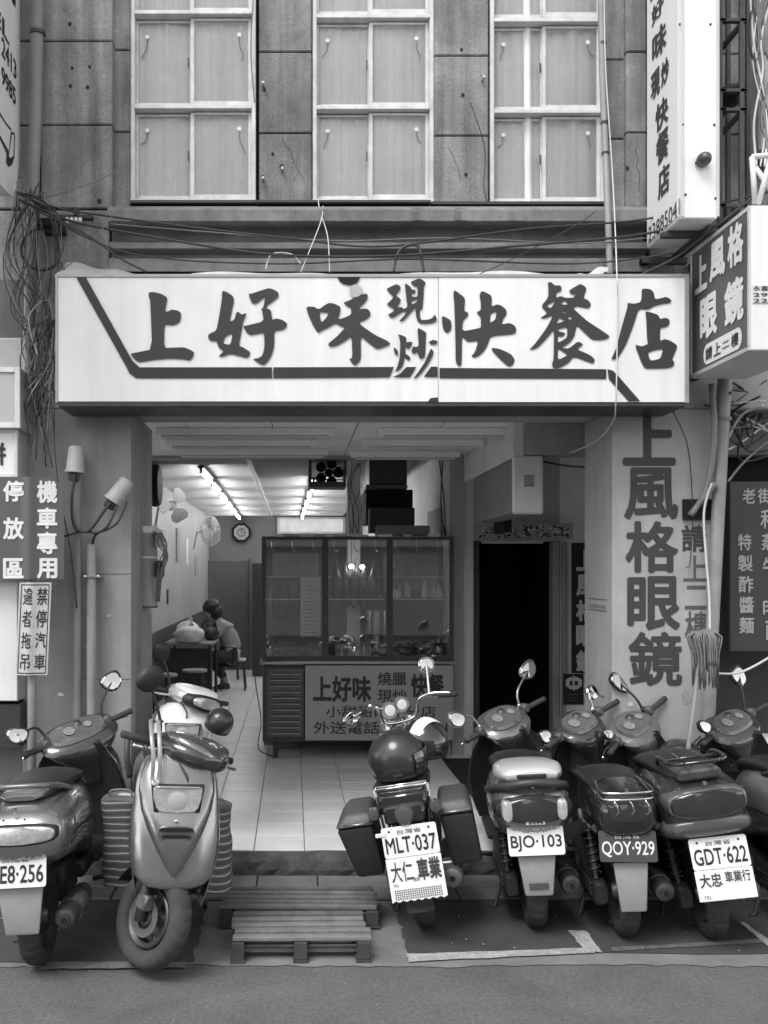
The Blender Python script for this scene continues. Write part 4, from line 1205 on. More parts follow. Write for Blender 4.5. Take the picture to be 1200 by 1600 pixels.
q = MB().lathe([(.0001, -.05), (.2, -.05), (.22, -.02), (.22, .02), (.2, .05), (.0001, .05)], (-1.42, 9.9, 2.68), 'x', 24).build('round_speaker', M['black'], smooth=True)
tag(q, 'round black loudspeaker high on the left shop wall', 'loudspeaker')
# octagonal clock
t = empty('wall_clock', 'octagonal wall clock with black rim on the back wall', 'clock', (X(377, 19.3), 19.3, Z(832, 19.3)))
def octo(r): return [(r / cos(pi / 8) * cos(pi / 8 + pi / 4 * k), r / cos(pi / 8) * sin(pi / 8 + pi / 4 * k)) for k in range(8)]
MB().prism(octo(.185), lambda x, y: (x, 0, y), lambda x, y: (x, .08, y)).build('rim', M['black'], t)
MB().prism(octo(.145), lambda x, y: (x, -.006, y), lambda x, y: (x, .01, y)).build('face', M['sign_grey'], t)
MB().lathe([(.06, -.012), (.09, -.012), (.09, -.008), (.06, -.008)], (0, 0, 0), 'y', 24, closed=True).build('ornament', M['plaster_dim'], t)
MB().box(-.005, .005, -.02, -.015, 0, .09).box(0, .06, -.02, -.015, -.004, .004).build('hands', M['black'], t)
# lit transom on the back wall
t = empty('back_window', 'bright lit strip window at the top of the back wall', 'window', (X(435, 19.3), 19.3, Z(832, 19.3)))
I = Matrix.Translation((-X(435, 19.3), -19.3, -Z(832, 19.3)))
MB(I).box(X(433, 19.3), X(540, 19.3), 19.3, 19.38, Z(834, 19.3), Z(808, 19.3)).build('frame', M['alu'], t)
MB(I).box(X(437, 19.3), X(536, 19.3), 19.28, 19.30, Z(831, 19.3), Z(811, 19.3)).build('pane', M['transom_lit'], t)
# partition and dark cabinet
q = MB().box(X(325, 16), X(389, 16), 16, 16.1, .15, Z(875, 16), .01).box(X(389, 16), X(394, 16), 15.96, 16.1, .15, Z(872, 16), .005).build('partition', mat('partition', .12, .6, var=.05))
tag(q, 'tall plain grey partition behind the seated person', 'partition')
q = MB().box(X(394, 15), X(450, 15), 15, 15.6, .15, Z(880, 15), .01).build('dark_cabinet', M['dark_wood'])
tag(q, 'tall dark cabinet between the partition and the food cart', 'cabinet')
# scrolls / calendars on the left wall
for (y, za, zb, lab) in ((13.9, 1.93, 2.42, 'grey calendar scroll hanging under the caged fan'), (11.9, 1.62, 2.0, 'dark hanging cloth on the left shop wall')):
    tag(MB().box(-1.698, -1.675, y, y + .32, za, zb, .003).build('wall_scroll', M['paper_grey']), lab, 'hanging')
# table with bags, person, stool
t = empty('dining_table', 'small table with dark front where the person leans', 'table', (-1.35, 12.6, .15))
MB().box(-.3, .34, -.4, .5, .70, .73, .005).build('table_top', M['plaster_dim'], t)
for (x, y) in ((-.26, -.36), (.30, -.36), (-.26, .46), (.30, .46)):
    MB().tube([(x, y, 0), (x, y, .70)], .02, 8).build('leg', M['dark_metal'], t)
MB().box(-.25, .30, -.33, -.31, .1, .66).build('front_panel', M['dark_wood'], t)
def blob_bag(name, c, rx, ry, rz, m, lab, seed, cat='bag'):
    r = random.Random(seed)
    b = MB().ball((0, 0, rz), rx, ry, rz, 22, 14)
    for v in b.bm.verts:
        n = sin(v.co.x * 31 + seed) * sin(v.co.z * 27 + 2 * seed) * .10 + sin(v.co.y * 40 + v.co.z * 33) * .07 + r.uniform(-.04, .04)
        v.co.x *= 1 + n; v.co.y *= 1 + n
        if v.co.z < rz * .4: v.co.z *= .4
    b.tube([(0, 0, rz * 1.7), (.02, 0, rz * 2.1), (.05, 0, rz * 2.3)], [.04, .02, .035], 7)
    o = b.build(name, m, smooth=60)
    o.location = c
    return tag(o, lab, cat)
blob_bag('plastic_bag', (-1.33, 12.28, .88), .19, .15, .11, M['bag'], 'pale plastic bag on the near end of the table', 2)
blob_bag('plastic_bag', (-1.40, 12.75, .88), .15, .14, .13, M['bag'], 'crumpled plastic bag with greens standing behind the pale bag', 5)
blob_bag('handbag', (-1.08, 12.75, .88), .10, .14, .09, M['plastic'], 'black handbag on the table in front of the person', 9)
tag(MB().tube([(-1.22, 12.7, .96), (-1.18, 12.68, 1.13), (-1.04, 12.68, 1.13), (-1.0, 12.7, .96)], .010, 6, 6).build('basket_handle', M['cable_dark'], smooth='all'), 'thin dark hooped handle standing up from the table things', 'handle')
t = empty('stool', 'dark low stool under the seated person', 'stool', (-.83, 13.35, .15))
MB().box(-.17, .17, -.15, .15, .40, .43, .01).build('seat', M['sign_grey'], t)
for (x, y) in ((-.14, -.12), (.14, -.12), (-.14, .12), (.14, .12)):
    MB().tube([(x * 1.2, y * 1.2, 0), (x, y, .40)], .013, 6).build('leg', M['dark_metal'], t)

# person seated, leaning to the table (faces left)
person = empty('person', 'person with dark hair in light shirt sitting and bending over the table in the shop', 'person', (-.83, 13.3, .15))
def skin_obj(name, verts, edges, radii, m, parent, lv=2, root=0):
    me = bpy.data.meshes.new(name)
    me.from_pydata(verts, edges, [])
    me.materials.append(m)
    o = bpy.data.objects.new(name, me)
    link(o, parent)
    sk = o.modifiers.new('skin', 'SKIN')
    for i, r in enumerate(radii):
        rr_ = r if isinstance(r, tuple) else (r, r)
        me.skin_vertices[0].data[i].radius = rr_
    me.skin_vertices[0].data[root].use_root = True
    ss = o.modifiers.new('sub', 'SUBSURF'); ss.levels = lv; ss.render_levels = lv
    sk.use_smooth_shade = True
    return o
pv = [(0, 0, .50), (-.03, 0, .66), (-.10, 0, .82), (-.16, 0, .92), (-.22, 0, .97), (-.27, 0, 1.01), (-.30, 0, 1.06),   # pelvis..head 0-6
      (-.14, -.17, .90), (-.26, -.20, .72), (-.42, -.14, .76), (-.14, .17, .90), (-.26, .20, .72), (-.42, .12, .76),   # arms 7-12
      (-.04, -.09, .49), (-.38, -.11, .50), (-.36, -.11, .10), (-.46, -.11, .05), (-.04, .09, .49), (-.38, .12, .50), (-.10, .13, .10), (-.18, .13, .04)]
pe = [(0, 1), (1, 2), (2, 3), (3, 4), (4, 5), (5, 6), (3, 7), (7, 8), (8, 9), (3, 10), (10, 11), (11, 12), (0, 13), (13, 14), (14, 15), (15, 16), (0, 17), (17, 18), (18, 19), (19, 20)]
pr_ = [.13, .125, .13, .12, .055, .06, .075, .06, .045, .032, .06, .045, .032, .085, .07, .045, .035, .085, .07, .045, .035]
skin_obj('body', pv, pe, pr_, M['skin'], person)
skin_obj('shirt', [(0, 0, .52), (-.03, 0, .66), (-.10, 0, .82), (-.16, 0, .92), (-.14, -.17, .90), (-.25, -.20, .74), (-.14, .17, .90), (-.25, .20, .74)],
         [(0, 1), (1, 2), (2, 3), (3, 4), (4, 5), (3, 6), (6, 7)], [.150, .145, .15, .135, .08, .062, .08, .062], M['shirt'], person)
skin_obj('trousers', [(0, 0, .48), (-.04, -.09, .47), (-.38, -.11, .49), (-.36, -.11, .14), (-.04, .09, .47), (-.38, .12, .49), (-.12, .13, .14)],
         [(0, 1), (1, 2), (2, 3), (0, 4), (4, 5), (5, 6)], [.14, .11, .085, .06, .11, .085, .06], M['trousers'], person)
b = MB(); b.ball((-.315, 0, 1.11), .085, .075, .115, 18, 14); b.ball((-.405, 0, 1.09), .018, .014, .022, 8, 6)
b.ball((-.30, .077, 1.10), .012, .02, .03, 8, 6).ball((-.30, -.077, 1.10), .012, .02, .03, 8, 6)
b.build('head', M['skin'], person, smooth='all')
b = MB()
b.ball((-.295, 0, 1.15), .125, .118, .105, 22, 14).ball((-.235, 0, 1.075), .095, .11, .125, 18, 12).ball((-.36, .03, 1.13), .07, .085, .075, 16, 10)
for v in b.bm.verts: v.co += Vector((random.uniform(-.007, .007), random.uniform(-.007, .007), random.uniform(-.007, .007) + .01 * sin(v.co.y * 90)))
b.build('hair', M['hair'], person, smooth='all')
for s in (-1, 1):
    b = MB()
    c = Vector((-.45, s * .13, .765))
    b.ball(c, .045, .035, .018, 10, 8)
    for k, (dy, ln_) in enumerate(((-.026, .05), (-.009, .058), (.009, .055), (.026, .043))):
        b.tube([c + Vector((-.03, dy, 0)), c + Vector((-.03 - ln_ * .6, dy, .004)), c + Vector((-.03 - ln_, dy, -.01))], [.009, .008, .006], 6)
    b.tube([c + Vector((0, -s * .03, 0)), c + Vector((-.03, -s * .055, 0)), c + Vector((-.05, -s * .055, -.006))], [.011, .009, .007], 6)
    b.build('hand', M['skin'], person, smooth='all')
MB().loft([ring_xz(.0, y, .09, .36, .60, 16) for y in (-.16, .16)]).build('apron', M['apron'], person, smooth=True)
for (y, x) in ((-.11, -.42), (.13, -.15)):
    MB().loft([ring_xy(x - .02, y, .0, .12, .045, 14), ring_xy(x - .02, y, .03, .12, .045, 14), ring_xy(x + .03, y, .08, .06, .04, 14)]).build('shoe', M['plastic_lt'], person, smooth=True)

# ------------------------------------------------------------------ food cart
DC = 8.40
c0, c1 = X(410, DC), X(708, DC)
ct = empty('food_cart', 'stainless food cart with glass case and painted name panel in the shop opening', 'food cart', ((c0 + c1) / 2, DC, .15))
CI = Matrix.Translation((-(c0 + c1) / 2, -DC, -.15))
def CB(): return MB(CI)
zc, zt = Z(1032, DC), Z(838, DC)
def cbx(px): return X(px, DC)
CB().box(c0, c1, DC + .02, DC + .62, .30, zc - .03, .006).build('base', M['dark_metal'], ct)
CB().box(c0 - .02, c1 + .02, DC - .03, DC + .64, zc - .035, zc, .008).build('counter_top', M['steel'], ct)
f = CB()
for px in (412, 508, 609, 706):
    w = .018 if px in (412, 706) else .028
    f.box(cbx(px) - w, cbx(px) + w, DC, DC + .035, zc, zt, .003)
f.box(c0, c1, DC - .004, DC + .04, zt - .03, zt, .003).box(c0, c1, DC - .004, DC + .04, zc, zc + .035, .003)
f.box(c0, c0 + .03, DC + .57, DC + .6, zc, zt).box(c1 - .03, c1, DC + .57, DC + .6, zc, zt).box(c0, c1, DC + .57, DC + .6, zt - .03, zt).box(c0, c0 + .03, DC, DC + .6, zt - .03, zt).box(c1 - .03, c1, DC, DC + .6, zt - .03, zt)
f.build('case_frame', M['dark_metal'], ct)
for a, c in ((415, 505), (513, 604), (614, 703)):
    CB().box(cbx(a), cbx(c), DC + .012, DC + .016, zc + .03, zt - .03).build('glass_pane', M['glass_case'], ct)
    CB().box(cbx(a), cbx(c), DC + .3, DC + .31, zt - .36, zt - .352).box(cbx(a), cbx(c), DC + .1, DC + .11, zt - .56, zt - .55).build('shelf_rail', M['steel'], ct)
CB().box(c0 + .02, c1 - .02, DC + .05, DC + .55, zt - .008, zt + .004).build('case_roof', M['steel'], ct)
for k in range(7):
    px = 430 + k * 40
    CB().box(cbx(px), cbx(px + random.uniform(8, 26)), DC - .012, DC + .03, zt - .004, zt + random.uniform(.012, .03), .003).build('roof_clutter', M['sign_grey'] if k % 2 else M['alu'], ct)
# louvred panel
CB().box(cbx(417), cbx(475), DC - .004, DC + .018, Z(1152, DC), Z(1044, DC), .003).build('vent_frame', M['muffler'], ct)
for k in range(11):
    z = Z(1052 + k * 9.2, DC)
    CB().hexa([(cbx(423), DC - .028, z - .012), (cbx(469), DC - .028, z - .012), (cbx(469), DC - .004, z), (cbx(423), DC - .004, z),
               (cbx(423), DC - .028, z - .006), (cbx(469), DC - .028, z - .006), (cbx(469), DC - .004, z + .006), (cbx(423), DC - .004, z + .006)]).build('vent_slat', M['steel'], ct)
# name panel
DP = 8.34
CB().box(X(477, DP), X(708, DP), DP, DP + .03, Z(1157, DP), Z(1040, DP), .002).build('name_panel', mat('name_panel', .30, .5, var=.06, scale=3, streak=.04), ct)
def ctx(body, x0, y0, x1, y1, m=M['ink_black'], bold=.01):
    o = CI @ P(x0, y1, DP - .002)
    return text(body, m, ct, o, ((x1 - x0) * DP / FPX, 0, 0), (0, 0, (y1 - y0) * DP / FPX), bold)
ctx('上好味', 489, 1056, 580, 1097, bold=.035)
ctx('燒臘', 590, 1050, 635, 1071, bold=.012)
ctx('現炒', 590, 1077, 635, 1098, bold=.012)
ctx('快餐', 642, 1053, 694, 1090, bold=.035)
ctx('小甜甜南陽分店', 509, 1103, 681, 1121)
ctx('外送電話:23885041', 490, 1127, 699, 1147)
b = CB()
for px in (430, 690):
    for y in (DC + .08, DC + .52): CB().lathe([(.0001, -.02), (.075, -.02), (.075, .02), (.0001, .02)], (cbx(px), y, .225), 'x', 18).build('castor', M['rubber'], ct, smooth=True)

# things in the case
for k in range(5):
    x = cbx(528 + k * 15); z = zt - .30
    b = MB()
    b.loft([ring_xy(0, 0, z_, hw, hw * .7, 14) for z_, hw in ((-.34, .02), (-.30, .045), (-.2, .065), (-.1, .055), (-.02, .03), (.04, .012), (.07, .01))])
    b.tube([(0, 0, .06), (0, 0, .10), (.012, 0, .115)], .003, 5)
    o = b.build('roast_duck', M['meat'], smooth=True); o.location = (x, DC + .3 + .02 * (k % 2), z)
    tag(o, ['leftmost', 'second from left', 'middle', 'second from right', 'rightmost'][k] + ' dark roast duck hanging in the middle of the glass case', 'roast duck', 'roast ducks hanging in the glass case')
for k, (px, w, h, lab) in enumerate(((592, 34, 75, 'tall steel pot standing in the middle of the glass case'), (636, 30, 25, 'small steel basin at the right of the glass case'), (675, 42, 22, 'wide steel basin at the right end of the glass case'))):
    r = w / 2 / 176
    o = MB().lathe([(.0001, 0), (r * .96, 0), (r, .01), (r, h / 176), (r * 1.04, h / 176 + .004), (r * .97, h / 176 + .004), (r * .95, .02), (.0001, .02)], (0, 0, 0), 'z', 24).build('steel_pot', M['steel'], smooth=True)
    o.location = (cbx(px), DC + .2, zc + .001)
    tag(o, lab, 'pot')
q = MB().box(cbx(470), cbx(502), DC + .22, DC + .226, Z(998, DC), Z(902, DC)).build('menu_sheet', M['paper'])
for k in range(14):
    z = Z(916 + k * 6.2, DC)
    MB().box(cbx(474), cbx(474 + random.uniform(14, 25)), DC + .216, DC + .219, z - .007, z).build('menu_line', M['paper_grey'], q)
tag(q, 'white printed menu sheet hanging in the left part of the glass case', 'menu')
q = MB().box(cbx(424), cbx(500), DC + .5, DC + .505, Z(900, DC), Z(862, DC)).build('menu_board', M['paper_grey']); tag(q, 'grey menu board at the back of the left case part', 'menu')
for k, (px, py) in enumerate(((549, 885), (566, 886))):
    q = MB().ball(P(px, py, DC + .25), .022, .022, .018, 12, 8).build('case_bulb', M['bulb_lit'], smooth='all'); MB().tube([P(px, py - 3, DC + .25), P(px, 842, DC + .25)], .003, 6).build('cord', M['cable_dark'], q)
    tag(q, ['left one of two small lit bulbs hanging in the middle of the glass case', 'right one of two small lit bulbs hanging in the middle of the glass case'][k], 'bulb')
b = MB()
rr = random.Random(11)
for k in range(46):
    b.ball((cbx(rr.uniform(420, 500)), DC + rr.uniform(.06, .40), zc + .03 + rr.uniform(0, .10)), rr.uniform(.03, .07), .04, rr.uniform(.015, .03), 10, 6)
kind(tag(b.build('food_pile', M['meat'], smooth='all'), 'dark heap of cooked food in the left part of the glass case', 'food'), 'stuff')
for k, px in enumerate((428, 446, 462)):
    b = MB()
    b.loft([ring_xy(0, 0, z_, hw, hw * .5, 12, 3) for z_, hw in ((-.30, .03), (-.26, .04), (-.1, .045), (-.02, .03), (.02, .01))])
    b.tube([(0, 0, .02), (0, 0, .06)], .003, 5)
    o = b.build('roast_pork', M['meat'], smooth=True); o.location = (cbx(px), DC + .28, zt - .42)
    tag(o, ['leftmost', 'middle', 'rightmost'][k] + ' dark strip of roast pork hanging left of the menu sheet in the glass case', 'roast pork', 'roast pork strips hanging in the glass case')
for a_, c_, lab in ((420, 500, 'left'), (516, 600, 'middle'), (618, 700, 'right')):
    b = MB()
    for k in range(13):
        x = cbx(rr.uniform(a_, c_)); y = DC + rr.uniform(.28, .55)
        for zs in (zc + .002, zt - .55):
            if rr.random() < .55:
                h = rr.uniform(.06, .17); r = rr.uniform(.014, .032)
                b.lathe([(.0001, 0), (r, 0), (r, h * .6), (r * .4, h * .8), (r * .4, h), (.0001, h)], (x, y, zs), 'z', 10)
            else:
                w_ = rr.uniform(.02, .045); b.box(x - w_, x + w_, y, y + .05, zs, zs + rr.uniform(.03, .12), .004)
    kind(tag(b.build('jars', [M['alu'], M['muffler'], M['paper']][len(lab) % 3], smooth=True), 'jumble of jars, bottles and boxes on the back shelves of the ' + lab + ' case part', 'jars'), 'stuff')
for k in range(9):
    px = 424 + k * 33
    q = MB().tube([(cbx(px), DC + .2, zt - .03), (cbx(px), DC + .2, zt - .10), (cbx(px) + .02, DC + .2, zt - .13), (cbx(px) + .035, DC + .2, zt - .11)], .0035, 6, 3).build('meat_hook', M['chrome'], smooth='all')
    tag(q, 'bare steel meat hook hanging from the glass case rail, number %s from the left' % ['one', 'two', 'three', 'four', 'five', 'six', 'seven', 'eight', 'nine'][k], 'hook', 'meat hooks in the glass case')
b = MB()
for k in range(16):
    x, y = cbx(rr.uniform(618, 698)), DC + rr.uniform(.08, .16)
    z = zc + rr.uniform(.01, .20)
    b.lathe([(.0001, 0), (.035, .004), (.06, .03), (.062, .032), (.034, .002), (.0001, .002)], (x, y, z), 'z', 16)
kind(tag(b.build('dishes', M['muffler'], smooth='all'), 'jumble of bowls and dishes in the right part of the glass case', 'dishes'), 'stuff')
q = MB().box(cbx(608), cbx(700), DC + .52, DC + .53, Z(925, DC), Z(862, DC)).build('reflected_numerals', mat('banner', .22, .6, var=.1)); tag(q, 'grey panel with outlined numerals standing in for a reflection in the right case pane', 'banner')  # panel and numerals are a built stand-in for a reflection on the glass
o = text('94', M['paper_grey'], q, (cbx(620), DC + .515, Z(905, DC)), (.26, 0, 0), (0, 0, .21), .03)
q = MB().tube([(cbx(440), DC - .03, zc + .01), (cbx(400), DC - .03, .95), (cbx(408), DC - .02, .5), (cbx(404), DC, .25), (cbx(430), DC + .05, .16)], .005, 6, 6).build('cart_cable', M['cable_dark'], smooth='all')
tag(q, 'thin black cable hanging down the left side of the food cart', 'cable')
# behind the cart: dark panel added so the glass case looks dark, extractor hoods
q = MB().box(X(412, 9.1), 1.39, 9.1, 9.16, .15, 2.08).build('dark_backing', mat('backing_grey', .13, .7, var=.2, scale=4)); tag(q, 'dark backing screen behind the food cart, added to darken the glass case', 'screen')
def hood(name, px0, px1, py0, py1, d, dep, m, lab, cat):
    q = MB().box(X(px0, d), X(px1, d), d, d + dep, Z(py1, d), Z(py0, d), .006).build(name, m); return tag(q, lab, cat)
t = empty('extractor_fan', 'square extractor fan in a dark frame hanging above the food cart', 'fan', P(482, 757, 8.9))
I = Matrix.Translation(-P(482, 757, 8.9))
b = MB(I); d = 8.9
x0, x1, z0, z1 = X(482, d), X(541, d), Z(756, d), Z(714, d)
b.box(x0, x0 + .03, d, d + .3, z0, z1).box(x1 - .02, x1, d, d + .3, z0, z1).box(x0, x1, d - .01, d + .3, z0 - .03, z0 + .02).box(x0, x1, d, d + .3, z1 - .02, z1)
b.build('frame', M['iron'], t)
b = MB(I); c = Vector(((x0 + x1) / 2 + .02, d + .2, (z0 + z1) / 2))
for k in range(5):
    a = 2 * pi * k / 5
    p = c + Vector((cos(a) * .09, 0, sin(a) * .09)); b.ball(p, .05, .01, .05, 10, 6)
b.ball(c, .04, .04, .04, 12, 8); b.build('blade', M['black'], t, smooth='all')
b = MB(I)
for k in range(7): b.box(x0 + .1, x1 - .02, d + .27, d + .28, z0 + .03 + k * .03, z0 + .04 + k * .03)
b.build('grille', M['iron'], t)
hood('hanging_cabinet', 577, 636, 714, 757, 8.9, .5, M['dark_metal'], 'dark square hood frame under the header right of the extractor fan', 'hood')
hood('range_hood', 572, 645, 765, 818, 9.1, .5, M['black'], 'black range hood over the cooking corner behind the food cart', 'range hood')
hood('hood_shelf', 572, 637, 757, 764, 8.85, .4, M['plastic_lt'], 'grey shelf between the two dark hoods', 'shelf')
hood('cardboard_box', 578, 648, 793, 832, 8.85, .25, mat('card_dark', .05, .8), 'dark flat box on the roof of the food cart', 'box')
hood('tray_stack', 590, 672, 821, 836, 8.60, .3, M['plaster_dim'], 'pale folded tray lying on the right of the cart roof', 'tray')
t = empty('wrapped_column', 'pale column wrapped with cables behind the food cart', 'column', (X(553, 8.9), 8.9, 1.8))
MB().box(-.06, .06, 0, .12, -.8, 1.03, .006).build('column', M['plaster'], t)
b = MB()
for k in range(4):
    b.tube([(random.uniform(-.06, .06), -.01, 1.0), (random.uniform(-.1, .08), -.03, .8), (random.uniform(-.07, .1), -.03, .55), (random.uniform(-.05, .05), -.01, .35)], .003, 6, 6)
b.build('cable_wrap', M['cable_dark'], t, smooth='all')
tag(MB().box(1.385, 1.398, 9.0, 9.9, 1.95, 2.4).build('wall_poster', M['paper_grey']), 'dark poster on the right shop wall above the cart', 'poster')
for k in range(2):
    tag(MB().tube([(1.36 - .03 * k, 8.72, 2.8), (1.34 + .03 * k, 8.7, 2.4), (1.38, 8.7, 2.1)], .006, 6, 6).build('hanging_wire', M['cable_dark'], smooth='all'), ['black wire hanging beside the right shop frame, inner one', 'black wire hanging beside the right shop frame, outer one'][k], 'wire')

# ------------------------------------------------------------------ mop
t = empty('mop', 'grey string mop standing head up against the pole and right pillar', 'mop', (X(1063, 5.3), 5.3, .0))
I = Matrix.Translation((-X(1063, 5.3), -5.3, 0))
p0 = Vector((X(1045, 5.25), 5.25, 0.02)); p1 = P(1098, 995, 5.40)
MB(I).tube([p0, p1], .013, 10).build('handle', mat('bamboo', .20, .5, var=.15, scale=20), t, smooth='all')
MB(I).ball(P(1100, 992, 5.39), .035, .03, .03, 14, 10).build('ferrule', M['mop'], t, smooth='all')
b = MB(I)
rr = random.Random(5)
for k in range(110):
    a = rr.uniform(0, 2 * pi); r = .02 + .035 * rr.random()
    top = P(1100, 986, 5.39) + Vector((cos(a) * .03, sin(a) * .03, .0))
    L_ = rr.uniform(.18, .33)
    sx = rr.uniform(-.01, .035)
    b.tube([top, top + Vector((cos(a) * r * 1.2 + .0, sin(a) * r, -.03)), top + Vector((cos(a) * r * .8 + sx * .5, sin(a) * r, -.12)), top + Vector((cos(a) * r * .7 + sx * .6, sin(a) * r, -L_))], .0038, 5, 2)
kind(b.build('mop_strands', M['mop'], t, smooth='all'), 'stuff')

# ------------------------------------------------------------------ iron grille and AC pipes, upper right
t = empty('sign_scaffold', 'dark iron sign scaffold of upright bars right of the tall projecting sign', 'frame', P(1140, 340, 5.3))
I = Matrix.Translation(-P(1140, 340, 5.3))
for px in (1126, 1139, 1160, 1170):
    dd_ = 5.2 if px in (1126, 1160) else 5.5
    MB(I).box(X(px, dd_) - .012, X(px, dd_) + .012, dd_, dd_ + .024, Z(345, dd_), 6.2, .002).build('upright', M['iron'], t)
for py in (28, 138, 168, 318):
    MB(I).box(X(1126, 5.2), X(1168, 5.2), 5.2, 5.23, Z(py + 5, 5.2), Z(py, 5.2), .002).box(X(1126, 5.2), X(1126, 5.2) + .03, 5.2, 5.53, Z(py + 5, 5.2), Z(py, 5.2)).box(X(1160, 5.2), X(1160, 5.2) + .03, 5.2, 5.53, Z(py + 5, 5.2), Z(py, 5.2)).build('crossbar', M['iron'], t)
MB(I).ball(P(1138, 152, 5.35), .09, .12, .05, 14, 8).build('floodlight', M['black'], t, smooth='all')
t = empty('white_bracket', 'white pipe bracket standing on the dark eyewear sign at the right edge', 'bracket', P(1185, 320, 5.0))
I = Matrix.Translation(-P(1185, 320, 5.0))
for pts in ([P(1175, 245, 5.0), P(1180, 318, 5.0)], [P(1175, 245, 5.0), P(1230, 240, 5.0)], [P(1180, 262, 5.0), P(1230, 330, 5.0)], [P(1205, 245, 4.95), P(1185, 318, 4.95)]):
    MB(I).tube(pts, .014, 10).build('tube', M['cable_white'], t, smooth='all')
tag(MB().box(X(1187, 5.6), X(1187, 5.6) + .4, 5.6, 5.78, Z(235, 5.6), Z(85, 5.6), .01).build('air_unit', M['sign_grey']), 'pale box unit cut by the upper right edge', 'air unit')

# ------------------------------------------------------------------ cables
def cable(pts, r, m, lab, name='cable', sm=8):
    return tag(MB().tube(pts, r, 6, sm).build(name, m, smooth='all'), lab, 'cable')
cable([P(28, 300, 5.4), P(90, 325, 5.5), P(150, 335, 5.52), P(300, 355, 5.52), P(450, 372, 5.52), P(600, 385, 5.5), P(820, 358, 5.5), P(1010, 342, 5.5), P(1200, 300, 5.3)], .006, M['cable_dark'], 'long black cable sagging across the sill moulding, upper one')
cable([P(30, 312, 5.4), P(110, 345, 5.5), P(250, 372, 5.45), P(420, 397, 5.42), P(600, 400, 5.42), P(800, 385, 5.42), P(1010, 365, 5.4), P(1120, 330, 5.3)], .007, M['cable_dark'], 'long black cable just over the signboard top, lower one')
cable([P(28, 318, 5.4), P(60, 312, 5.45), P(130, 290, 5.5), P(190, 265, 5.7)], .004, M['cable_grey'], 'thin grey wire rising from the left bundle to the first window')
cable([P(92, 425, 5.4), P(130, 395, 5.4), P(170, 345, 5.5), P(190, 322, 5.6)], .003, M['cable_grey'], 'thin pale wire slanting up from the signboard left end')
cable([P(85, 340, 5.4), P(140, 370, 5.4), P(190, 405, 5.4), P(230, 425, 5.4)], .006, M['cable_dark'], 'dark cable sloping down onto the signboard left end')
for k, (pts, lab) in enumerate([([P(470, 425, 5.42), P(500, 350, 5.5), P(505, 322, 5.7)], 'thin pale wire rising from the signboard under the middle window, left one'),
    ([P(515, 425, 5.42), P(512, 370, 5.5), P(500, 330, 5.65), P(497, 310, 5.7)], 'thin pale wire rising from the signboard under the middle window, right one'),
    ([P(415, 420, 5.42), P(425, 397, 5.45), P(455, 397, 5.45), P(470, 412, 5.42)], 'thin pale wire loop on the signboard top left of the middle'),
    ([P(615, 425, 5.42), P(622, 395, 5.45), P(640, 383, 5.45), P(655, 388, 5.45), P(662, 425, 5.42)], 'thick dark cable arch on the signboard top above the small characters'),
    ([P(745, 430, 5.4), P(800, 405, 5.42), P(900, 352, 5.5), P(930, 330, 5.6)], 'hair thin wire rising to the right along the sill moulding')]):
    cable(pts, .003 if k != 3 else .008, M['cable_white'] if k < 3 else M['cable_dark'], lab)
cable([P(1000, 430, 5.38), P(1060, 400, 5.3), P(1110, 360, 5.2), P(1200, 290, 5.1)], .006, M['cable_dark'], 'black cable passing between the two projecting signs')
cable([P(1112, 755, 5.62), P(1100, 800, 5.64), P(1103, 870, 5.64), P(1108, 930, 5.62), P(1109, 985, 5.60)], .007, M['cable_white'], 'white hose running down the leaning pole to the mop')
cable([P(1118, 1052, 5.42), P(1150, 1052, 5.6), P(1180, 1040, 5.7), P(1230, 1010, 5.8)], .007, M['cable_white'], 'white cable sagging right from the leaning pole below the dark board')
cable([P(1138, 752, 5.5), P(1170, 715, 5.6), P(1240, 660, 5.6)], .007, M['cable_grey'], 'grey cable rising right from the leaning pole above the dark board')
cable([P(1050, 640, 5.7), P(1075, 700, 5.72), P(1082, 800, 5.72), P(1078, 880, 5.72), P(1072, 885, 5.72)], .003, M['cable_dark'], 'hair thin wire down the right pillar beside the painted characters')
cable([P(735, 160, 5.8), P(757, 230, 5.8), P(756, 290, 5.8), P(762, 318, 5.8)], .003, M['cable_dark'], 'hair thin wire beside the rightmost window')
cable([P(396, 0, 5.82), P(392, 80, 5.82), P(398, 160, 5.82)], .004, M['cable_grey'], 'grey wire beside the leftmost window')
cable([P(845, 720, 6.8), P(880, 727, 6.6), P(915, 730, 6.3)], .008, M['cable_dark'], 'black cable end sticking out beside the ventilation duct')
cable([P(80, 620, 5.5), P(90, 750, 5.5), P(110, 860, 5.6), P(120, 950, 5.65)], .004, M['cable_dark'], 'thin dark wire slanting down the left pillar past the parking sign')
# bundles
def bundle(name, lab, n, gen, mats, rad):
    t = empty(name, lab, 'cables', gen(random.Random(0))[0])
    o0 = t.location.copy()
    I = Matrix.Translation(-Vector(o0))
    r = random.Random(21 + n)
    for k in range(n):
        MB(I).tube(gen(r), rad * r.uniform(.6, 1.3), 6, 6).build('cable', mats[k % len(mats)], t, smooth='all')
bundle('cable_bundle', 'tangle of vertical cables at the far left beside the signboard end', 26,
       lambda r: [P(30 + r.uniform(-6, 40), 300 + r.uniform(-20, 20), 5.5), P(45 + r.uniform(-40, 40), 400, 5.5 + r.uniform(-.08, .15)), P(50 + r.uniform(-35, 35), 480 + r.uniform(-20, 20), 5.5 + r.uniform(-.08, .1)), P(60 + r.uniform(-30, 25), 560, 5.55), P(65 + r.uniform(-35, 25), 640 + r.uniform(-30, 100), 5.6)],
       [M['cable_dark'], M['cable_grey'], M['cable_dark'], M['conduit'], M['iron'], M['cable_dark']], .0034)
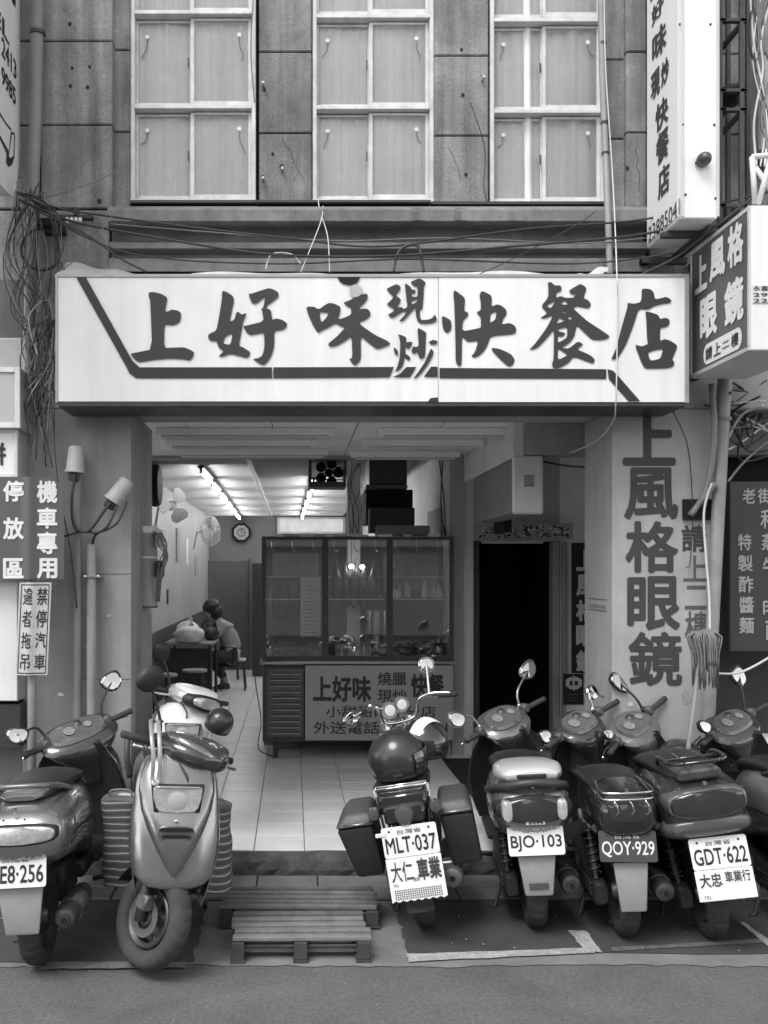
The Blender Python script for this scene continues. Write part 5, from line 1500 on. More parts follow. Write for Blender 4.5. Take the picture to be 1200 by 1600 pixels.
bundle('cable_bundle', 'knot of curled cables beside the left end of the signboard', 16,
       lambda r: [P(35 + r.uniform(0, 25), 580 + r.uniform(-40, 20), 5.4), P(60 + r.uniform(-15, 15), 520 + r.uniform(-40, 20), 5.42), P(85 + r.uniform(-20, 5), 500 + r.uniform(-30, 30), 5.45), P(80 + r.uniform(-10, 5), 560 + r.uniform(-20, 20), 5.45), P(55 + r.uniform(-20, 20), 590 + r.uniform(-20, 40), 5.45)],
       [M['cable_dark'], M['cable_dark'], M['cable_grey'], M['cable_dark'], M['conduit_lt']], .0034)
bundle('cable_bundle', 'cables gathered under the insulator at the left pilaster', 9,
       lambda r: [P(26, 300 + r.uniform(-8, 8), 5.3), P(60 + r.uniform(-8, 8), 315 + r.uniform(-6, 6), 5.4), P(85 + r.uniform(-8, 10), 340 + r.uniform(-12, 16), 5.45), P(92 + r.uniform(-8, 8), 380 + r.uniform(-20, 30), 5.5), P(100 + r.uniform(-15, 5), 425, 5.5)],
       [M['cable_dark'], M['cable_dark'], M['cable_grey'], M['cable_dark'], M['conduit_lt']], .0034)
bundle('cable_bundle', 'tangle of dark and pale cables in the recess under the dark eyewear sign', 18,
       lambda r: [P(1090 + r.uniform(0, 110), 590 + r.uniform(-10, 60), 5.6 + r.uniform(0, .3)), P(1120 + r.uniform(-20, 60), 620 + r.uniform(-10, 50), 5.8), P(1160 + r.uniform(-30, 40), 660 + r.uniform(-30, 60), 5.9), P(1210 + r.uniform(-20, 20), 640 + r.uniform(-60, 80), 5.9)],
       [M['cable_dark'], M['cable_dark'], M['cable_grey'], M['cable_dark'], M['cable_white']], .006)
bundle('cable_bundle', 'pale cables hanging at the upper right edge beside the iron frame', 9,
       lambda r: [P(1170 + r.uniform(-2, 40), -20, 5.5), P(1175 + r.uniform(-6, 25), 60, 5.5), P(1195 + r.uniform(-18, 10), 110, 5.5), P(1180 + r.uniform(-4, 25), 190, 5.45), P(1195 + r.uniform(-14, 20), 260, 5.3)],
       [M['cable_white'], M['cable_grey'], M['cable_dark']], .006)
# insulator bar
t = empty('insulator_bar', 'small wall bar with four white insulators left of the first window', 'insulator', P(118, 338, 5.7))
MB().box(-.12, .10, 0, .05, -.012, .012, .003).box(-.015, .015, 0, .04, 0, .055, .003).build('bar', M['iron'], t)
for k in range(4): MB().lathe([(.0001, -.03), (.010, -.03), (.012, -.01), (.008, 0), (.0001, 0)], (-.05 + k * .026, .0, -.008), 'z', 10).build('insulator', M['ink_white'], t, smooth='all')
q = MB().box(X(60, 5.6), X(95, 5.6), 5.55, 5.75, Z(356, 5.6), Z(345, 5.6), .004).build('iron_bracket', M['black']); tag(q, 'black iron bracket under the left insulator bar', 'bracket')
t = MB().lathe([(.12, -.01), (.128, 0), (.12, .01), (.112, 0)], P(65, 390, 5.6), 'y', 30, closed=True).build('cable_coil', M['cable_dark'], smooth='all'); tag(t, 'round coil of dark cable hanging over the left cable tangle', 'cable coil')

# ------------------------------------------------------------------ pallets
def pallet(x0, x1, y0, y1, h, lab, n, rot, zoff=0.0, nb=3):
    cx, cy = (x0 + x1) / 2, (y0 + y1) / 2
    t = empty('wooden_pallet', lab, 'pallet', (cx, cy, zoff), (0, 0, rot))
    w, dpt = (x1 - x0) / 2, (y1 - y0) / 2
    pw = 2 * dpt / n
    for k in range(n):
        a = -dpt + k * pw
        j = random.uniform(-.012, .012); jz = random.uniform(0, .003)
        o = MB().box(-w + j, w + j, a + .016, a + pw - .016, h - .020 + jz, h + jz, .003).build('plank', M['wood'], t)
        o.rotation_euler = (0, random.uniform(-.004, .004), random.uniform(-.008, .008))
    for i in range(nb):
        bx = -w + .03 + (2 * w - .06) * i / (nb - 1)
        for k in range(3 if n > 3 else 2):
            by = -dpt + .045 + (2 * dpt - .09) * k / (2 if n > 3 else 1)
            MB().box(bx - .03, bx + .03, by - .045, by + .045, .016, h - .021, .003).build('block', M['wood_dark'], t)
        MB().box(bx - .035, bx + .035, -dpt, dpt, .0, .015, .002).build('bottom_board', M['wood_dark'], t)
    for k in range(2): MB().box(-w, w, -dpt + .06 + k * .12, -dpt + .11 + k * .12, .030, .045).build('inner_slat', M['wood'], t)
    return t
pallet(X(360, 4.39), X(578, 4.39), 4.39, 4.76, .115, 'small worn wooden pallet, the nearer one at the road edge', 5, .015, .004)
pallet(X(343, 4.8), X(592, 4.8), 4.80, 5.14, .105, 'wider weathered wooden pallet, the one behind against the slabs', 5, -.01, .012)
q = MB().box(-.36, .18, 5.17, 5.24, .03, .048, .003).build('loose_board', M['wood']); q.rotation_euler = (0, 0, 0); tag(q, 'loose board lying behind the wider pallet', 'board')
# litter
lit = MB(); rr = random.Random(9)
for k in range(40):
    x, y = rr.uniform(-1.6, 2.6), rr.uniform(4.45, 5.58)
    s = rr.uniform(.003, .009)
    lit.box(x, x + s, y, y + s * rr.uniform(.5, 1.4), .024 if y > 5.22 else .013, .03 if y > 5.22 else .018)
kind(tag(lit.build('litter', M['paper_grey']), 'specks of pale litter along the kerb foot', 'litter'), 'stuff')

# paper scraps, switches and leaflets
_rp = random.Random(31)
for k, (px, py, w_, h_, par, d, m_) in enumerate(((136, 1010, 5, 2, pl, 5.747, 'paper'), (95, 1085, 7, 4, pl, 5.747, 'paper'), (170, 962, 4, 3, pl, 5.747, 'sign_grey'), (182, 1120, 3, 6, pl, 5.747, 'paper_grey'),
        (1072, 1090, 10, 14, pr, 5.747, 'paper_grey'), (985, 1100, 6, 5, pr, 5.747, 'paper'), (1008, 1128, 8, 3, pr, 5.747, 'sign_grey'))):
    x0, z0 = X(px, d), Z(py, d)
    pts = [(x0 + (w_ / 261) * cos(2 * pi * q / 7) * _rp.uniform(.6, 1), z0 + (h_ / 261) * sin(2 * pi * q / 7) * _rp.uniform(.6, 1)) for q in range(7)]
    MB(BI).poly([pts], lambda x, y: (x, d, y)).build('paper_scrap', M[m_], par)
for k, (y, z, w_, h_, m_, lab) in enumerate(((15.2, 1.9, .3, .42, 'paper', 'white notice on the left shop wall beyond the caged fan'), (16.6, 1.7, .5, .35, 'paper_grey', 'wide grey notice far back on the left shop wall'), (12.9, 1.35, .14, .2, 'dark_metal', 'small dark switch box low on the left shop wall'), (11.0, 1.5, .2, .3, 'paper', 'pale leaflet on the left shop wall nearest the street'))):
    tag(MB().box(-1.699, -1.69, y, y + w_, z, z + h_, .002).build('wall_notice', M[m_]), lab, 'notice')
for k in range(3):
    t = empty('stool', ['low round stool nearest the table front', 'low round stool by the left wall panelling', 'low round stool beyond the seated person'][k], 'stool', ((-1.2, -1.5, -.95)[k], (11.7, 11.2, 14.6)[k], .15))
    MB().lathe([(.0001, .42), (.15, .42), (.155, .435), (.15, .45), (.0001, .45)], (0, 0, 0), 'z', 20).build('seat', M['paper_grey'], t, smooth=True)
    for q in range(4):
        a = pi / 4 + pi / 2 * q
        MB().tube([(cos(a) * .12, sin(a) * .12, .42), (cos(a) * .16, sin(a) * .16, 0)], .012, 6).build('leg', M['dark_metal'], t, smooth='all')
cable([P(172, 350, 5.55), P(320, 362, 5.58), P(520, 376, 5.58), P(700, 372, 5.58), P(900, 380, 5.58), P(1010, 372, 5.55)], .004, M['cable_grey'], 'thin grey wire lying along the recess of the sill moulding')
cable([P(60, 330, 5.5), P(200, 395, 5.5), P(420, 412, 5.5), P(640, 405, 5.5), P(900, 412, 5.5), P(1060, 395, 5.4)], .005, M['cable_dark'], 'lowest dark cable lying just over the signboard from left tangle to right bracket')
# ------------------------------------------------------------------ scooters
def tyre_bm(b, c, R, w, seg=72, tread=0):
    """tyre around the x axis, R outer radius, w width; tread cut as slanted grooves"""
    prof = []
    n = 18
    for k in range(n):
        a = 2 * pi * k / n
        x = cos(a) * w / 2
        r = sin(a)
        rad = R - w * .42 + (w * .42) * math.copysign(abs(r) ** .8, r)
        prof.append((x, rad))
    c = Vector(c)
    rr = []
    for i in range(seg):
        th = 2 * pi * i / seg
        ring = []
        for x, rad in prof:
            g = 0
            if tread and rad > R - w * .30:
                ph = (i / seg * tread + abs(x) / w * 1.3) % 1.0
                if ph < .24 or abs(x) < w * .03: g = .006
            ring.append(b.v(c + Vector((x, (rad - g) * cos(th), (rad - g) * sin(th)))))
        rr.append(ring)
    for i in range(seg):
        a_, b_ = rr[i], rr[(i + 1) % seg]
        for j in range(n):
            k = (j + 1) % n
            b.bm.faces.new((a_[j], b_[j], b_[k], a_[k]))
    return b

def rim_bm(b, c, R, w, spokes=5):
    b.lathe([(R, -w * .36), (R + .006, -w * .30), (R - .012, -w * .2), (R - .012, w * .2), (R + .006, w * .30), (R, w * .36), (R - .02, w * .25), (R - .02, -w * .25)], c, 'x', 36, closed=True)
    b.lathe([(.0001, -w * .5), (.035, -w * .5), (.045, -w * .3), (.045, w * .3), (.035, w * .5), (.0001, w * .5)], c, 'x', 18)
    c = Vector(c)
    for k in range(spokes):
        a = 2 * pi * k / spokes + .3
        d = Vector((0, cos(a), sin(a)))
        b.tube([c + d * .03, c + d * (R - .01)], [.020, .013], 6)
    return b

def plate(t, Mx, c, w, h, tilt, body, top, m, ink, m_edge=None, roll=0.0):
    """licence plate facing -y, leaning back by tilt"""
    Mp = Mx @ Matrix.Translation(c) @ Matrix.Rotation(roll, 4, 'Y') @ Matrix.Rotation(tilt, 4, 'X')
    pb = MB(Mp)
    r = .012
    pts = []
    for cxs, czs, a0 in ((1, 1, 0), (-1, 1, 90), (-1, -1, 180), (1, -1, 270)):
        for k in range(5):
            a = radians(a0 + 22.5 * k)
            pts.append((cxs * (w / 2 - r) + r * cos(a), czs * (h / 2 - r) + r * sin(a)))
    pb.prism(pts, lambda x, y: (x, 0, y), lambda x, y: (x, .0025, y))
    pl_ = pb.build('licence_plate', m, t)
    def tx(s, x0, z0, ww, hh, bold):
        o = Mp @ Vector((x0, -.0015, z0)); e1 = Mp @ Vector((x0 + ww, -.0015, z0)) - o; e2 = Mp @ Vector((x0, -.0015, z0 + hh)) - o
        text(s, ink, pl_, o, e1, e2, bold)
    tx(body, -w * .455, -h * .36, w * .91, h * .52, .012)
    if top: tx(top, -w * .22, h * .24, w * .44, h * .15, .0)
    bb = MB(Mp)
    for sx in (-1, 1): bb.ball((sx * w * .36, -.001, h * .36), .006, .003, .006, 8, 5)
    bb.build('plate_bolt', M['dark_metal'], pl_, smooth='all')
    return pl_, Mp, tx

def mirror(t, H, base, tip, c, w, h, ang, m, glass=True, shape='oval'):
    """mirror head centre c (local to handle matrix H), glass faces -y"""
    g = MB(H).tube([base, tip, c], [.0075, .007, .006], 8, 5).lathe([(.013, -.012), (.013, .012)], base, 'z', 10).build('mirror', m, t, smooth='all')
    Rm = H @ Matrix.Translation(c) @ Matrix.Rotation(ang, 4, 'Y') @ Matrix.Rotation(radians(-8), 4, 'X')
    def outl(s):
        o = []
        for k in range(24):
            a = 2 * pi * k / 24
            e = 2 / 2.5
            x = math.copysign(abs(cos(a)) ** e, cos(a)) * w / 2 * s
            z = math.copysign(abs(sin(a)) ** e, sin(a)) * h / 2 * s
            if shape == 'drop': x *= 1 + .25 * z / (h / 2)
            if shape == 'diamond':
                x = w / 2 * s * math.copysign(abs(cos(a)) ** 1.2, cos(a)); z = h / 2 * s * math.copysign(abs(sin(a)) ** 1.1, sin(a))
            o.append((x, z))
        return o
    MB(Rm).loft([[(x, y, z) for x, z in outl(s)] for s, y in ((.96, -.002), (1.0, .0), (1.0, .010), (.88, .024), (.6, .034), (.2, .038))]).build('mirror_shell', m, g, smooth=True)
    if glass:
        gb = MB(Rm)
        rings = [[(x, -.0045 - .002 * (1 - s), z) for x, z in outl(s * .93)] for s in (1, .8, .6, .4, .2, .02)]
        gb.loft(rings)
        gb.build('mirror_glass', M['mirror'], g, smooth='all')
    return g

def scooter(label, loc, yaw, lean, steer, c, o=None):
    """local frame: y forward, origin on the ground under the rear axle"""
    o = o or {}
    body, trim, dark = M[c.get('body', 'silver')], M[c.get('trim', 'plastic')], M['plastic']
    cw = M[c.get('cowl', c.get('body', 'silver'))]
    t = empty('parked_scooter', label, 'scooter', loc, (0, lean, yaw), 'scooters parked in a row in front of the shop')
    sx = o.get('sx', 1.0)
    g0 = o.get('grab', 'tube')
    th = o.get('tail', 0.0)           # raises the tail
    wb = 1.22
    I = Matrix.Identity(4)
    R = .215
    # rear wheel
    w = tyre_bm(MB(), (0, 0, R), R, .098, 96, 26).build('rear_wheel', M['rubber'], t, smooth=True)
    rim_bm(MB(), (0, 0, R), .125, .10).build('rim', M['muffler'], w, smooth=True)
    # engine, swing arm, exhaust
    e = MB()
    e.loft([ring_xz(-.105, -.06, .028, .17, .26, 14, 4), ring_xz(-.108, -.04, .036, .155, .275, 14, 4), ring_xz(-.108, .15, .040, .155, .29, 14, 4), ring_xz(-.10, .42, .05, .16, .34, 14, 4), ring_xz(-.05, .52, .05, .18, .32, 14, 4)])
    e.box(-.06, .08, .20, .46, .20, .38, .02)
    e.build('engine', M['plastic'], t, smooth=True)
    sa_ = MB().tube([(-.12, -.02, .28), (-.13, .08, .58)], .012, 10).tube([(-.12, -.01, .31), (-.125, .03, .43)], .019, 12).build('shock_absorber', M['dark_metal'], t, smooth=True)
    MB().tube([(-.12 - .01 * k / 80 + .026 * cos(k * .55), -.015 + .085 * k / 80 + .026 * sin(k * .55), .31 + .24 * k / 80) for k in range(81)], .0045, 5).build('spring', M['muffler'], sa_, smooth='all')
    b = MB()
    for zz in (.20, .225, .25): b.box(-.148, -.142, .0, .30, zz, zz + .008)
    b.ball((-.145, .34, .25), .012, .05, .05, 14, 10)
    b.build('engine_cover', M['engine'], t, smooth=True)
    mf = MB().lathe([(.0001, -.22), (.022, -.22), (.024, -.205), (.042, -.20), (.050, -.18), (.052, -.14), (.052, .10), (.045, .16), (.02, .22), (.0001, .22)], (.165, .02, .255), 'y', 22).build('muffler', M['muffler'], t, smooth=True)
    MB().lathe([(.0001, -.226), (.014, -.226), (.014, -.18)], (.165, .02, .255), 'y', 14).build('tailpipe', M['black'], mf, smooth=True)
    MB().lathe([(.054, -.10), (.058, -.09), (.058, .04), (.054, .05)], (.165, .02, .255), 'y', 22).build('heat_shield', M['steel'], mf, smooth=True)
    MB().tube([(.10, .20, .22), (.05, .34, .20), (.0, .46, .24)], .014, 8, 4).build('exhaust_pipe', M['muffler'], mf, smooth='all')
    # inner fender behind the plate
    f = MB()
    f.loft([ring_xz(0, -.245, .085, .36 + th, .60 + th, 16, 3), ring_xz(0, -.20, .10, .36 + th, .66 + th, 16, 3), ring_xz(0, -.05, .10, .46, .70, 16, 3), ring_xz(0, .3, .10, .46, .68, 16, 3)])
    f.build('inner_fender', dark, t, smooth=True)
    # mud flap
    if o.get('flap', 1):
        fw, fh = o.get('flapw', .085), o.get('flaph', .18)
        z1 = .425 + th
        fl = MB().hexa([(-fw * .72, -.262, z1 - fh), (fw * .72, -.262, z1 - fh), (fw * .72, -.252, z1 - fh), (-fw * .72, -.252, z1 - fh),
                   (-fw, -.262, z1), (fw, -.262, z1), (fw, -.25, z1), (-fw, -.25, z1)], .008).build('mud_flap', M[c.get('flap', 'flap')], t, smooth=True)
        if o.get('reflector'):
            MB().box(-.045, .045, -.27, -.262, z1 - fh + .03, z1 - fh + .065, .003).build('reflector', M['lens_red'], fl)
    # tail body, rounded from behind
    W = .185 * sx
    secs = [(-.305, .35, .625, .675), (-.298, .62, .585, .70), (-.280, .80, .555, .725), (-.24, .94, .52, .75), (-.16, 1.0, .485, .775), (0, 1.02, .46, .79), (.2, .98, .42, .785), (.42, .86, .36, .75), (.58, .70, .30, .66), (.66, .55, .28, .5)]
    hfac = o.get('hf', 1.0)
    def tailring(y, s, a, b_, grow=0.0, za=None, zb=None, n=36):
        mid = (a + b_) / 2 + th
        hh = (b_ - a) / 2 * hfac + grow
        ring = ring_xz(0, y, W * s + grow, mid - hh, mid + hh, n, 2.7, 3.0)
        return ring
    tb_ = MB().loft([tailring(y, s, a, b_) for y, s, a, b_ in secs]).build('tail_body', body, t, smooth=True)
    # lower rear cover lip (second tone)
    if o.get('lip'):
        MB().loft([ring_xz(0, y, W * s + .006, a + th, b_ + th, 30, 2.8) for y, s, a, b_ in ((-.307, .5, .56, .60), (-.29, .85, .53, .605), (-.24, .99, .50, .605), (-.16, 1.04, .48, .60), (0, 1.05, .45, .585), (.2, 1.0, .40, .53))]).build('side_cover', M[o['lip']], t, smooth=True)
    # tail light inlay wrapping round the tail
    tl = o.get('light', 'band')
    z0, z1 = {'band': (.625, .70), 'wide': (.60, .715), 'small': (.63, .71), 'dome': (.615, .735)}[tl]
    z0 += th; z1 += th
    wf = {'band': .80, 'wide': .93, 'small': .62, 'dome': .88}[tl]
    def lr(y, s, g=0.0, a=None, b_=None):
        return ring_xz(0, y, W * s * wf, (a or z0) - g, (b_ or z1) + g, 30, {'band': 3.5, 'wide': 2.3, 'small': 5, 'dome': 3}[tl])
    MB().loft([lr(-.318, .50), lr(-.314, .74), lr(-.302, .95), lr(-.27, 1.06), lr(-.20, 1.10), lr(-.12, 1.02)]).build('tail_light', M[o.get('lens', 'lens_red')], t, smooth=True)
    if o.get('rim_light', 1):
        MB().loft([ring_xz(0, y, W * s * wf + .006, z0 - .010, z1 + .008, 30, {'band': 3.5, 'wide': 2.3, 'small': 5, 'dome': 3}[tl]) for y, s in ((-.306, .60), (-.300, .86), (-.285, 1.0), (-.25, 1.06), (-.18, 1.07), (-.12, 1.0))]).build('light_surround', M[o.get('surround', 'plastic')], t, smooth=True)
    if o.get('clear', 0):
        for s_ in (-1, 1):
            b = MB()
            b.loft([ring_xz(s_ * W * wf * .74, y, W * wf * k, z0 + .008, z1 - .010, 18, 3) for y, k in ((-.322, .06), (-.316, .13), (-.300, .17), (-.25, .18))])
            b.build('indicator', M['lens_clear'], t, smooth=True)
    # panel joints round the tail
    for zj, gw in ((.592, .0035), (.742, .003)):
        if zj > .7 and g0 == 'rack': continue
        MB().loft([ring_xz(0, y, (W * s + .0018) * fz, zj + th - gw / 2, zj + th + gw / 2, 36, 2.7) for (y, s, a, b_), fz in zip(secs[:-2], (1,) * 8) if a < zj < b_ for fz in (math.sqrt(max(.05, 1 - abs((zj - (a + b_) / 2) / ((b_ - a) / 2)) ** 2.7)) ** (2 / 2.7),)]).build('panel_joint', M['black'], t)
    # seam lines and screws on the tail
    b = MB()
    for s_ in (-1, 1):
        b.ball((s_ * .045, -.292, .725 + th), .006, .004, .005, 8, 5)
        b.tube([(s_ * W * 1.0, -.15, .62 + th), (s_ * W * 1.035, 0, .62 + th), (s_ * W * 1.0, .2, .60 + th), (s_ * W * .88, .42, .56 + th)], .0028, 5, 5)
    b.build('seam', M['black'], t)
    # stickers, key lock and reflectors
    MB().lathe([(.0001, -.004), (.009, -.004), (.011, .0), (.011, .01)], (0, -.29, .765 + th), 'y', 12).build('seat_lock', M['chrome'], t, smooth=True)
    for s_ in (-1, 1):
        MB().lathe([(.0001, -.003), (.016, -.003), (.018, .002), (.018, .012)], (s_ * W * .93, -.20, .575 + th), 'y', 14).build('reflector', M['lens_red'], t, smooth=True)
    MB().shell(lambda u, v: (W * 1.025 - .004 * u, -.10 + .10 * u, .655 + th + .03 * v), 3, 2, (.003, 0, 0)).build('sticker', M['sign_grey'], t)
    # seat
    ss = o.get('seat', 0.0)
    st_ = [(-.13, .45, .765, .80), (-.10, .62, .765, .815), (0, .72, .76, .835), (.18, .78, .75, .845), (.34, .76, .74, .825), (.5, .66, .72, .79), (.62, .5, .70, .76), (.68, .35, .66, .72)]
    MB().loft([ring_xz(0, y, .19 * s, a + th * .8 + ss, b_ + th * .8 + ss, 26, 2.6, 2.2) for y, s, a, b_ in st_]).build('seat', M['seat'], t, smooth=True)
    # grab rail / spoiler / rack
    g = o.get('grab', 'tube')
    gz = .80 + th
    if g == 'tube':
        MB().tube([(-.15, .10, gz - .03), (-.145, -.08, gz + .02), (-.11, -.19, gz + .045), (0, -.215, gz + .05), (.11, -.19, gz + .045), (.145, -.08, gz + .02), (.15, .10, gz - .03)], .013, 10, 6).build('grab_rail', M[o.get('grabm', 'dark_metal')], t, smooth='all')
        MB().loft([ring_xz(0, y, .10 * s, gz - .02, gz + h_, 18, 2.5) for y, s, h_ in ((-.18, .7, .0), (-.16, .95, .015), (-.05, 1.1, .02), (.0, 1.0, .0))]).build('rail_pad', M[o.get('padm', 'plastic_lt')], t, smooth=True)
    elif g == 'spoiler':
        b = MB()
        arc = [(-.19, .02, gz - .07), (-.185, -.10, gz - .045), (-.15, -.22, gz - .01), (-.08, -.285, gz + .012), (0, -.30, gz + .02), (.08, -.285, gz + .012), (.15, -.22, gz - .01), (.185, -.10, gz - .045), (.19, .02, gz - .07)]
        b.tube([(x * sx, y, z - .038) for x, y, z in arc], .016, 10, 5, flat=1.2)
        b.build('grab_rail', M['dark_metal'], t, smooth='all')
        MB().loft([ring_xz(0, y, W * s, a, b_, 26, 2.6) for y, s, a, b_ in ((-.285, .45, gz + .0, gz + .03), (-.27, .66, gz - .02, gz + .045), (-.22, .82, gz - .035, gz + .06), (-.12, .90, gz - .045, gz + .065), (.0, .85, gz - .06, gz + .05))]).build('spoiler', M[o.get('spm', 'white_paint')], t, smooth=True)
        MB().box(-.07, .07, -.292, -.27, gz - .0, gz + .022, .005).build('spoiler_grip', dark, t)
    elif g == 'rack':
        b = MB()
        zz = gz + .055
        for s_ in (-1, 1):
            b.tube([(s_ * .11, .05, gz - .02), (s_ * .13, -.04, zz), (s_ * .13, -.22, zz + .005), (s_ * .08, -.29, zz + .01)], .010, 8, 5)
        b.tube([(-.08, -.29, zz + .01), (0, -.305, zz + .012), (.08, -.29, zz + .01)], .010, 8, 5)
        b.tube([(-.13, -.12, zz), (.13, -.12, zz)], .008, 8).tube([(-.05, -.30, zz), (-.05, 0, zz)], .007, 8).tube([(.05, -.30, zz), (.05, 0, zz)], .007, 8)
        b.build('rear_rack', M[o.get('grabm', 'black_paint')], t, smooth='all')
        MB().box(-.10, .10, -.24, -.05, gz - .03, gz + .02, .012).build('rack_block', M['plastic_lt'], t)
    elif g == 'wire':
        b = MB()
        for dz in (0, .03): b.tube([(-.10, -.05, gz - .02), (-.12, -.24, gz - .06 + dz), (-.09, -.325, gz - .065 + dz), (.09, -.325, gz - .065 + dz), (.12, -.24, gz - .06 + dz), (.10, -.05, gz - .02)], .005, 6, 3)
        for x in (-.07, 0, .07): b.tube([(x, -.325, gz - .065), (x + .02, -.33, gz - .12), (x, -.30, gz - .15)], .004, 6, 2)
        b.build('rear_rack', M['chrome'], t, smooth='all')
    # floor board and leg shield
    MB().box(-.16, .16, .60, 1.02, .265, .31, .02, 2).box(-.13, .13, .40, .62, .25, .34, .02).build('floorboard', dark, t, smooth=True)
    def sh(u, v, off=0.0, ins=0.0):
        zz = .29 + (.86 - .29) * v
        hw = (.165 + .055 * sin(pi * min(v * 1.15, 1)) ) * sx - ins
        if v > .82: hw *= 1 - (v - .82) * 1.6
        uu = (u - .5) * 2
        return (uu * hw, 1.08 - .17 * v - .055 * uu * uu + off, zz)
    MB().shell(lambda u, v: sh(u, v, .025), 14, 14, (0, -.018, 0)).build('leg_shield', body, t, smooth=50)
    MB().shell(lambda u, v: sh(u, v * .96 + .01, .003, .012), 14, 14, (0, -.022, 0)).build('inner_panel', dark, t, smooth=50)
    MB().loft([ring_xy(0, .93 + .04 * (1 - k), .62 + .24 * k, .075 - .01 * k, .07, 16) for k in (0, .5, 1)]).build('steering_cover', dark, t, smooth=True)
    MB().ball((.07, .905, .74), .016, .006, .016, 12, 8).ball((-.02, .90, .66), .010, .005, .010, 10, 6).build('lock', M['steel'], t, smooth='all')
    # front cowl
    MB().loft([ring_xz(0, y, .19 * s * sx, a, b_, 26, 2.6) for y, s, a, b_ in ((1.03, 1.0, .42, .84), (1.10, .98, .44, .82), (1.17, .8, .47, .76), (1.22, .45, .52, .68), (1.235, .15, .57, .62))]).build('front_cover', body, t, smooth=True)
    MB().loft([ring_xz(0, y, .11 * s, .66, .74, 20, 3) for y, s in ((1.19, 1.05), (1.215, .9), (1.225, .6))]).build('front_light', M['lens_clear'], t, smooth=True)
    # steering group
    H = Matrix.Translation((0, .97, .90)) @ Matrix.Rotation(steer, 4, Vector((0, -sin(radians(25)), cos(radians(25))))) @ Matrix.Translation((0, -.97, -.90))
    HW = H
    fw_ = tyre_bm(MB(H), (0, wb, R), R, .095, 96, 26).build('front_wheel', M['rubber'], t, smooth=True)
    rim_bm(MB(H), (0, wb, R), .125, .09).build('rim', M['muffler'], fw_, smooth=True)
    b = MB(H)
    for s_ in (-1, 1): b.tube([(s_ * .065, wb, R), (s_ * .06, wb - .12, .52)], .018, 10)
    b.tube([(0, wb - .12, .52), (0, .95, .95)], .022, 10)
    b.build('front_fork', M['muffler'], t, smooth='all')
    MB(H).shell(lambda u, v: ((v - .5) * 2 * .062, wb + (R + .03 - .012 * (2 * v - 1) ** 2) * cos(radians(20 + 120 * u)), R + (R + .03 - .012 * (2 * v - 1) ** 2) * sin(radians(20 + 120 * u))), 16, 6, (0, 0, .006)).build('front_fender', body, t, smooth=60)
    H = Matrix.Translation((0, 0, -.08)) @ H
    hb = o.get('cowl_w', 1.0)
    sh_ = .62
    rings = [(.72, .055, .05), (.77, .068, .060), (.82, .095, .072), (.87, .14, .088), (.915, .18, .102), (.95, .200, .108), (.972, .192, .100), (.984, .16, .078), (.988, .06, .03)]
    MB(H).loft([ring_xy(0, .93, z, a * hb, b_, 28, 2.4, sh_) for z, a, b_ in rings]).build('handlebar_cover', cw, t, smooth=True)
    ip = MB(H).loft([ring_xy(0, .918, z, a * hb, b_, 28, 2.6, sh_) for z, a, b_ in ((.98, .145, .070), (.996, .138, .065), (.998, .02, .01))]).build('instrument_panel', M[o.get('panel', 'glass_dial')], t, smooth=True)
    for (x, r) in ((-.035, .032), (.05, .022)):
        db = MB(H).loft([ring_xy(x * 1.3, .912, 1.000 + k, r, r * .9, 18, 2, sh_) for k in (0, .002)]).build('dial', M['dial'], ip, smooth=True)
    MB(H).loft([ring_xz(0, y, a, .88, .97, 20, 2.6) for y, a in ((1.0, .11), (1.03, .09), (1.045, .05))]).build('headlight', M['lens_clear'], t, smooth=True)
    for s_ in (-1, 1):
        MB(H).tube([(s_ * .15, .94, .955), (s_ * .20, .93, .965), (s_ * .30, .895, .975), (s_ * .325, .888, .976)], [.018, .0165, .0165, .0175], 12).build('grip', M['rubber'], t, smooth='all')
        MB(H).box(min(s_ * .16, s_ * .205), max(s_ * .16, s_ * .205), .90, .965, .945, 1.0, .010).build('switch_box', M['plastic_lt'], t, smooth=True)
        MB(H).tube([(s_ * .17, .97, .96), (s_ * .23, .985, .955), (s_ * .32, .955, .948)], .006, 6, 4, flat=1.4).build('brake_lever', M['chrome'], t, smooth='all')
        mm = o.get('mir', {}).get(s_, {})
        if mm is not None:
            cc = mm.get('c', (s_ * .27, .95, 1.19))
            mirror(t, H, (s_ * .165, .945, .995), (s_ * mm.get('tx', .20), .955, mm.get('tz', 1.08)), cc, mm.get('w', .125), mm.get('h', .095), mm.get('a', -s_ * .3), M[mm.get('m', 'plastic')], shape=mm.get('shape', 'drop'))
    # cables below the bar
    b = MB(H)
    for s_ in (-1, 1): b.tube([(s_ * .18, .975, .955), (s_ * .13, 1.03, .90), (s_ * .05, 1.02, .78)], .0045, 6, 5)
    b.build('brake_cable', M['cable_dark'], t, smooth='all')
    # stands
    MB().tube([(-.10, .30, .20), (-.17, .26, .012), (-.20, .25, .008)], .010, 8).build('kick_stand', M['dark_metal'], t, smooth='all')
    for s_ in (-1, 1): MB().tube([(s_ * .15, .48, .22), (s_ * .23, .48, .235)], .012, 8).build('foot_peg', M['plastic'], t, smooth='all')
    # plate
    if 'plate' in o:
        pm = o.get('pmat', 'plate')
        pl_, Mp, tx = plate(t, I, (o.get('pdx', 0), -.275, .505 + th + o.get('pz', 0)), .262, .142, radians(o.get('ptilt', -14)), o['plate'], o.get('ptop'), M[pm], M[o.get('pink', 'ink_black')], roll=o.get('proll', 0))
        if 'sub' in o: o['sub'](t, Mp, tx)
    return t

BASE = lambda px, py: Vector((X(px, EYE * FPX / (py - CY)), EYE * FPX / (py - CY), .0))
def at(px, py, z=.013):
    v = BASE(px, py); v.z = z
    return v

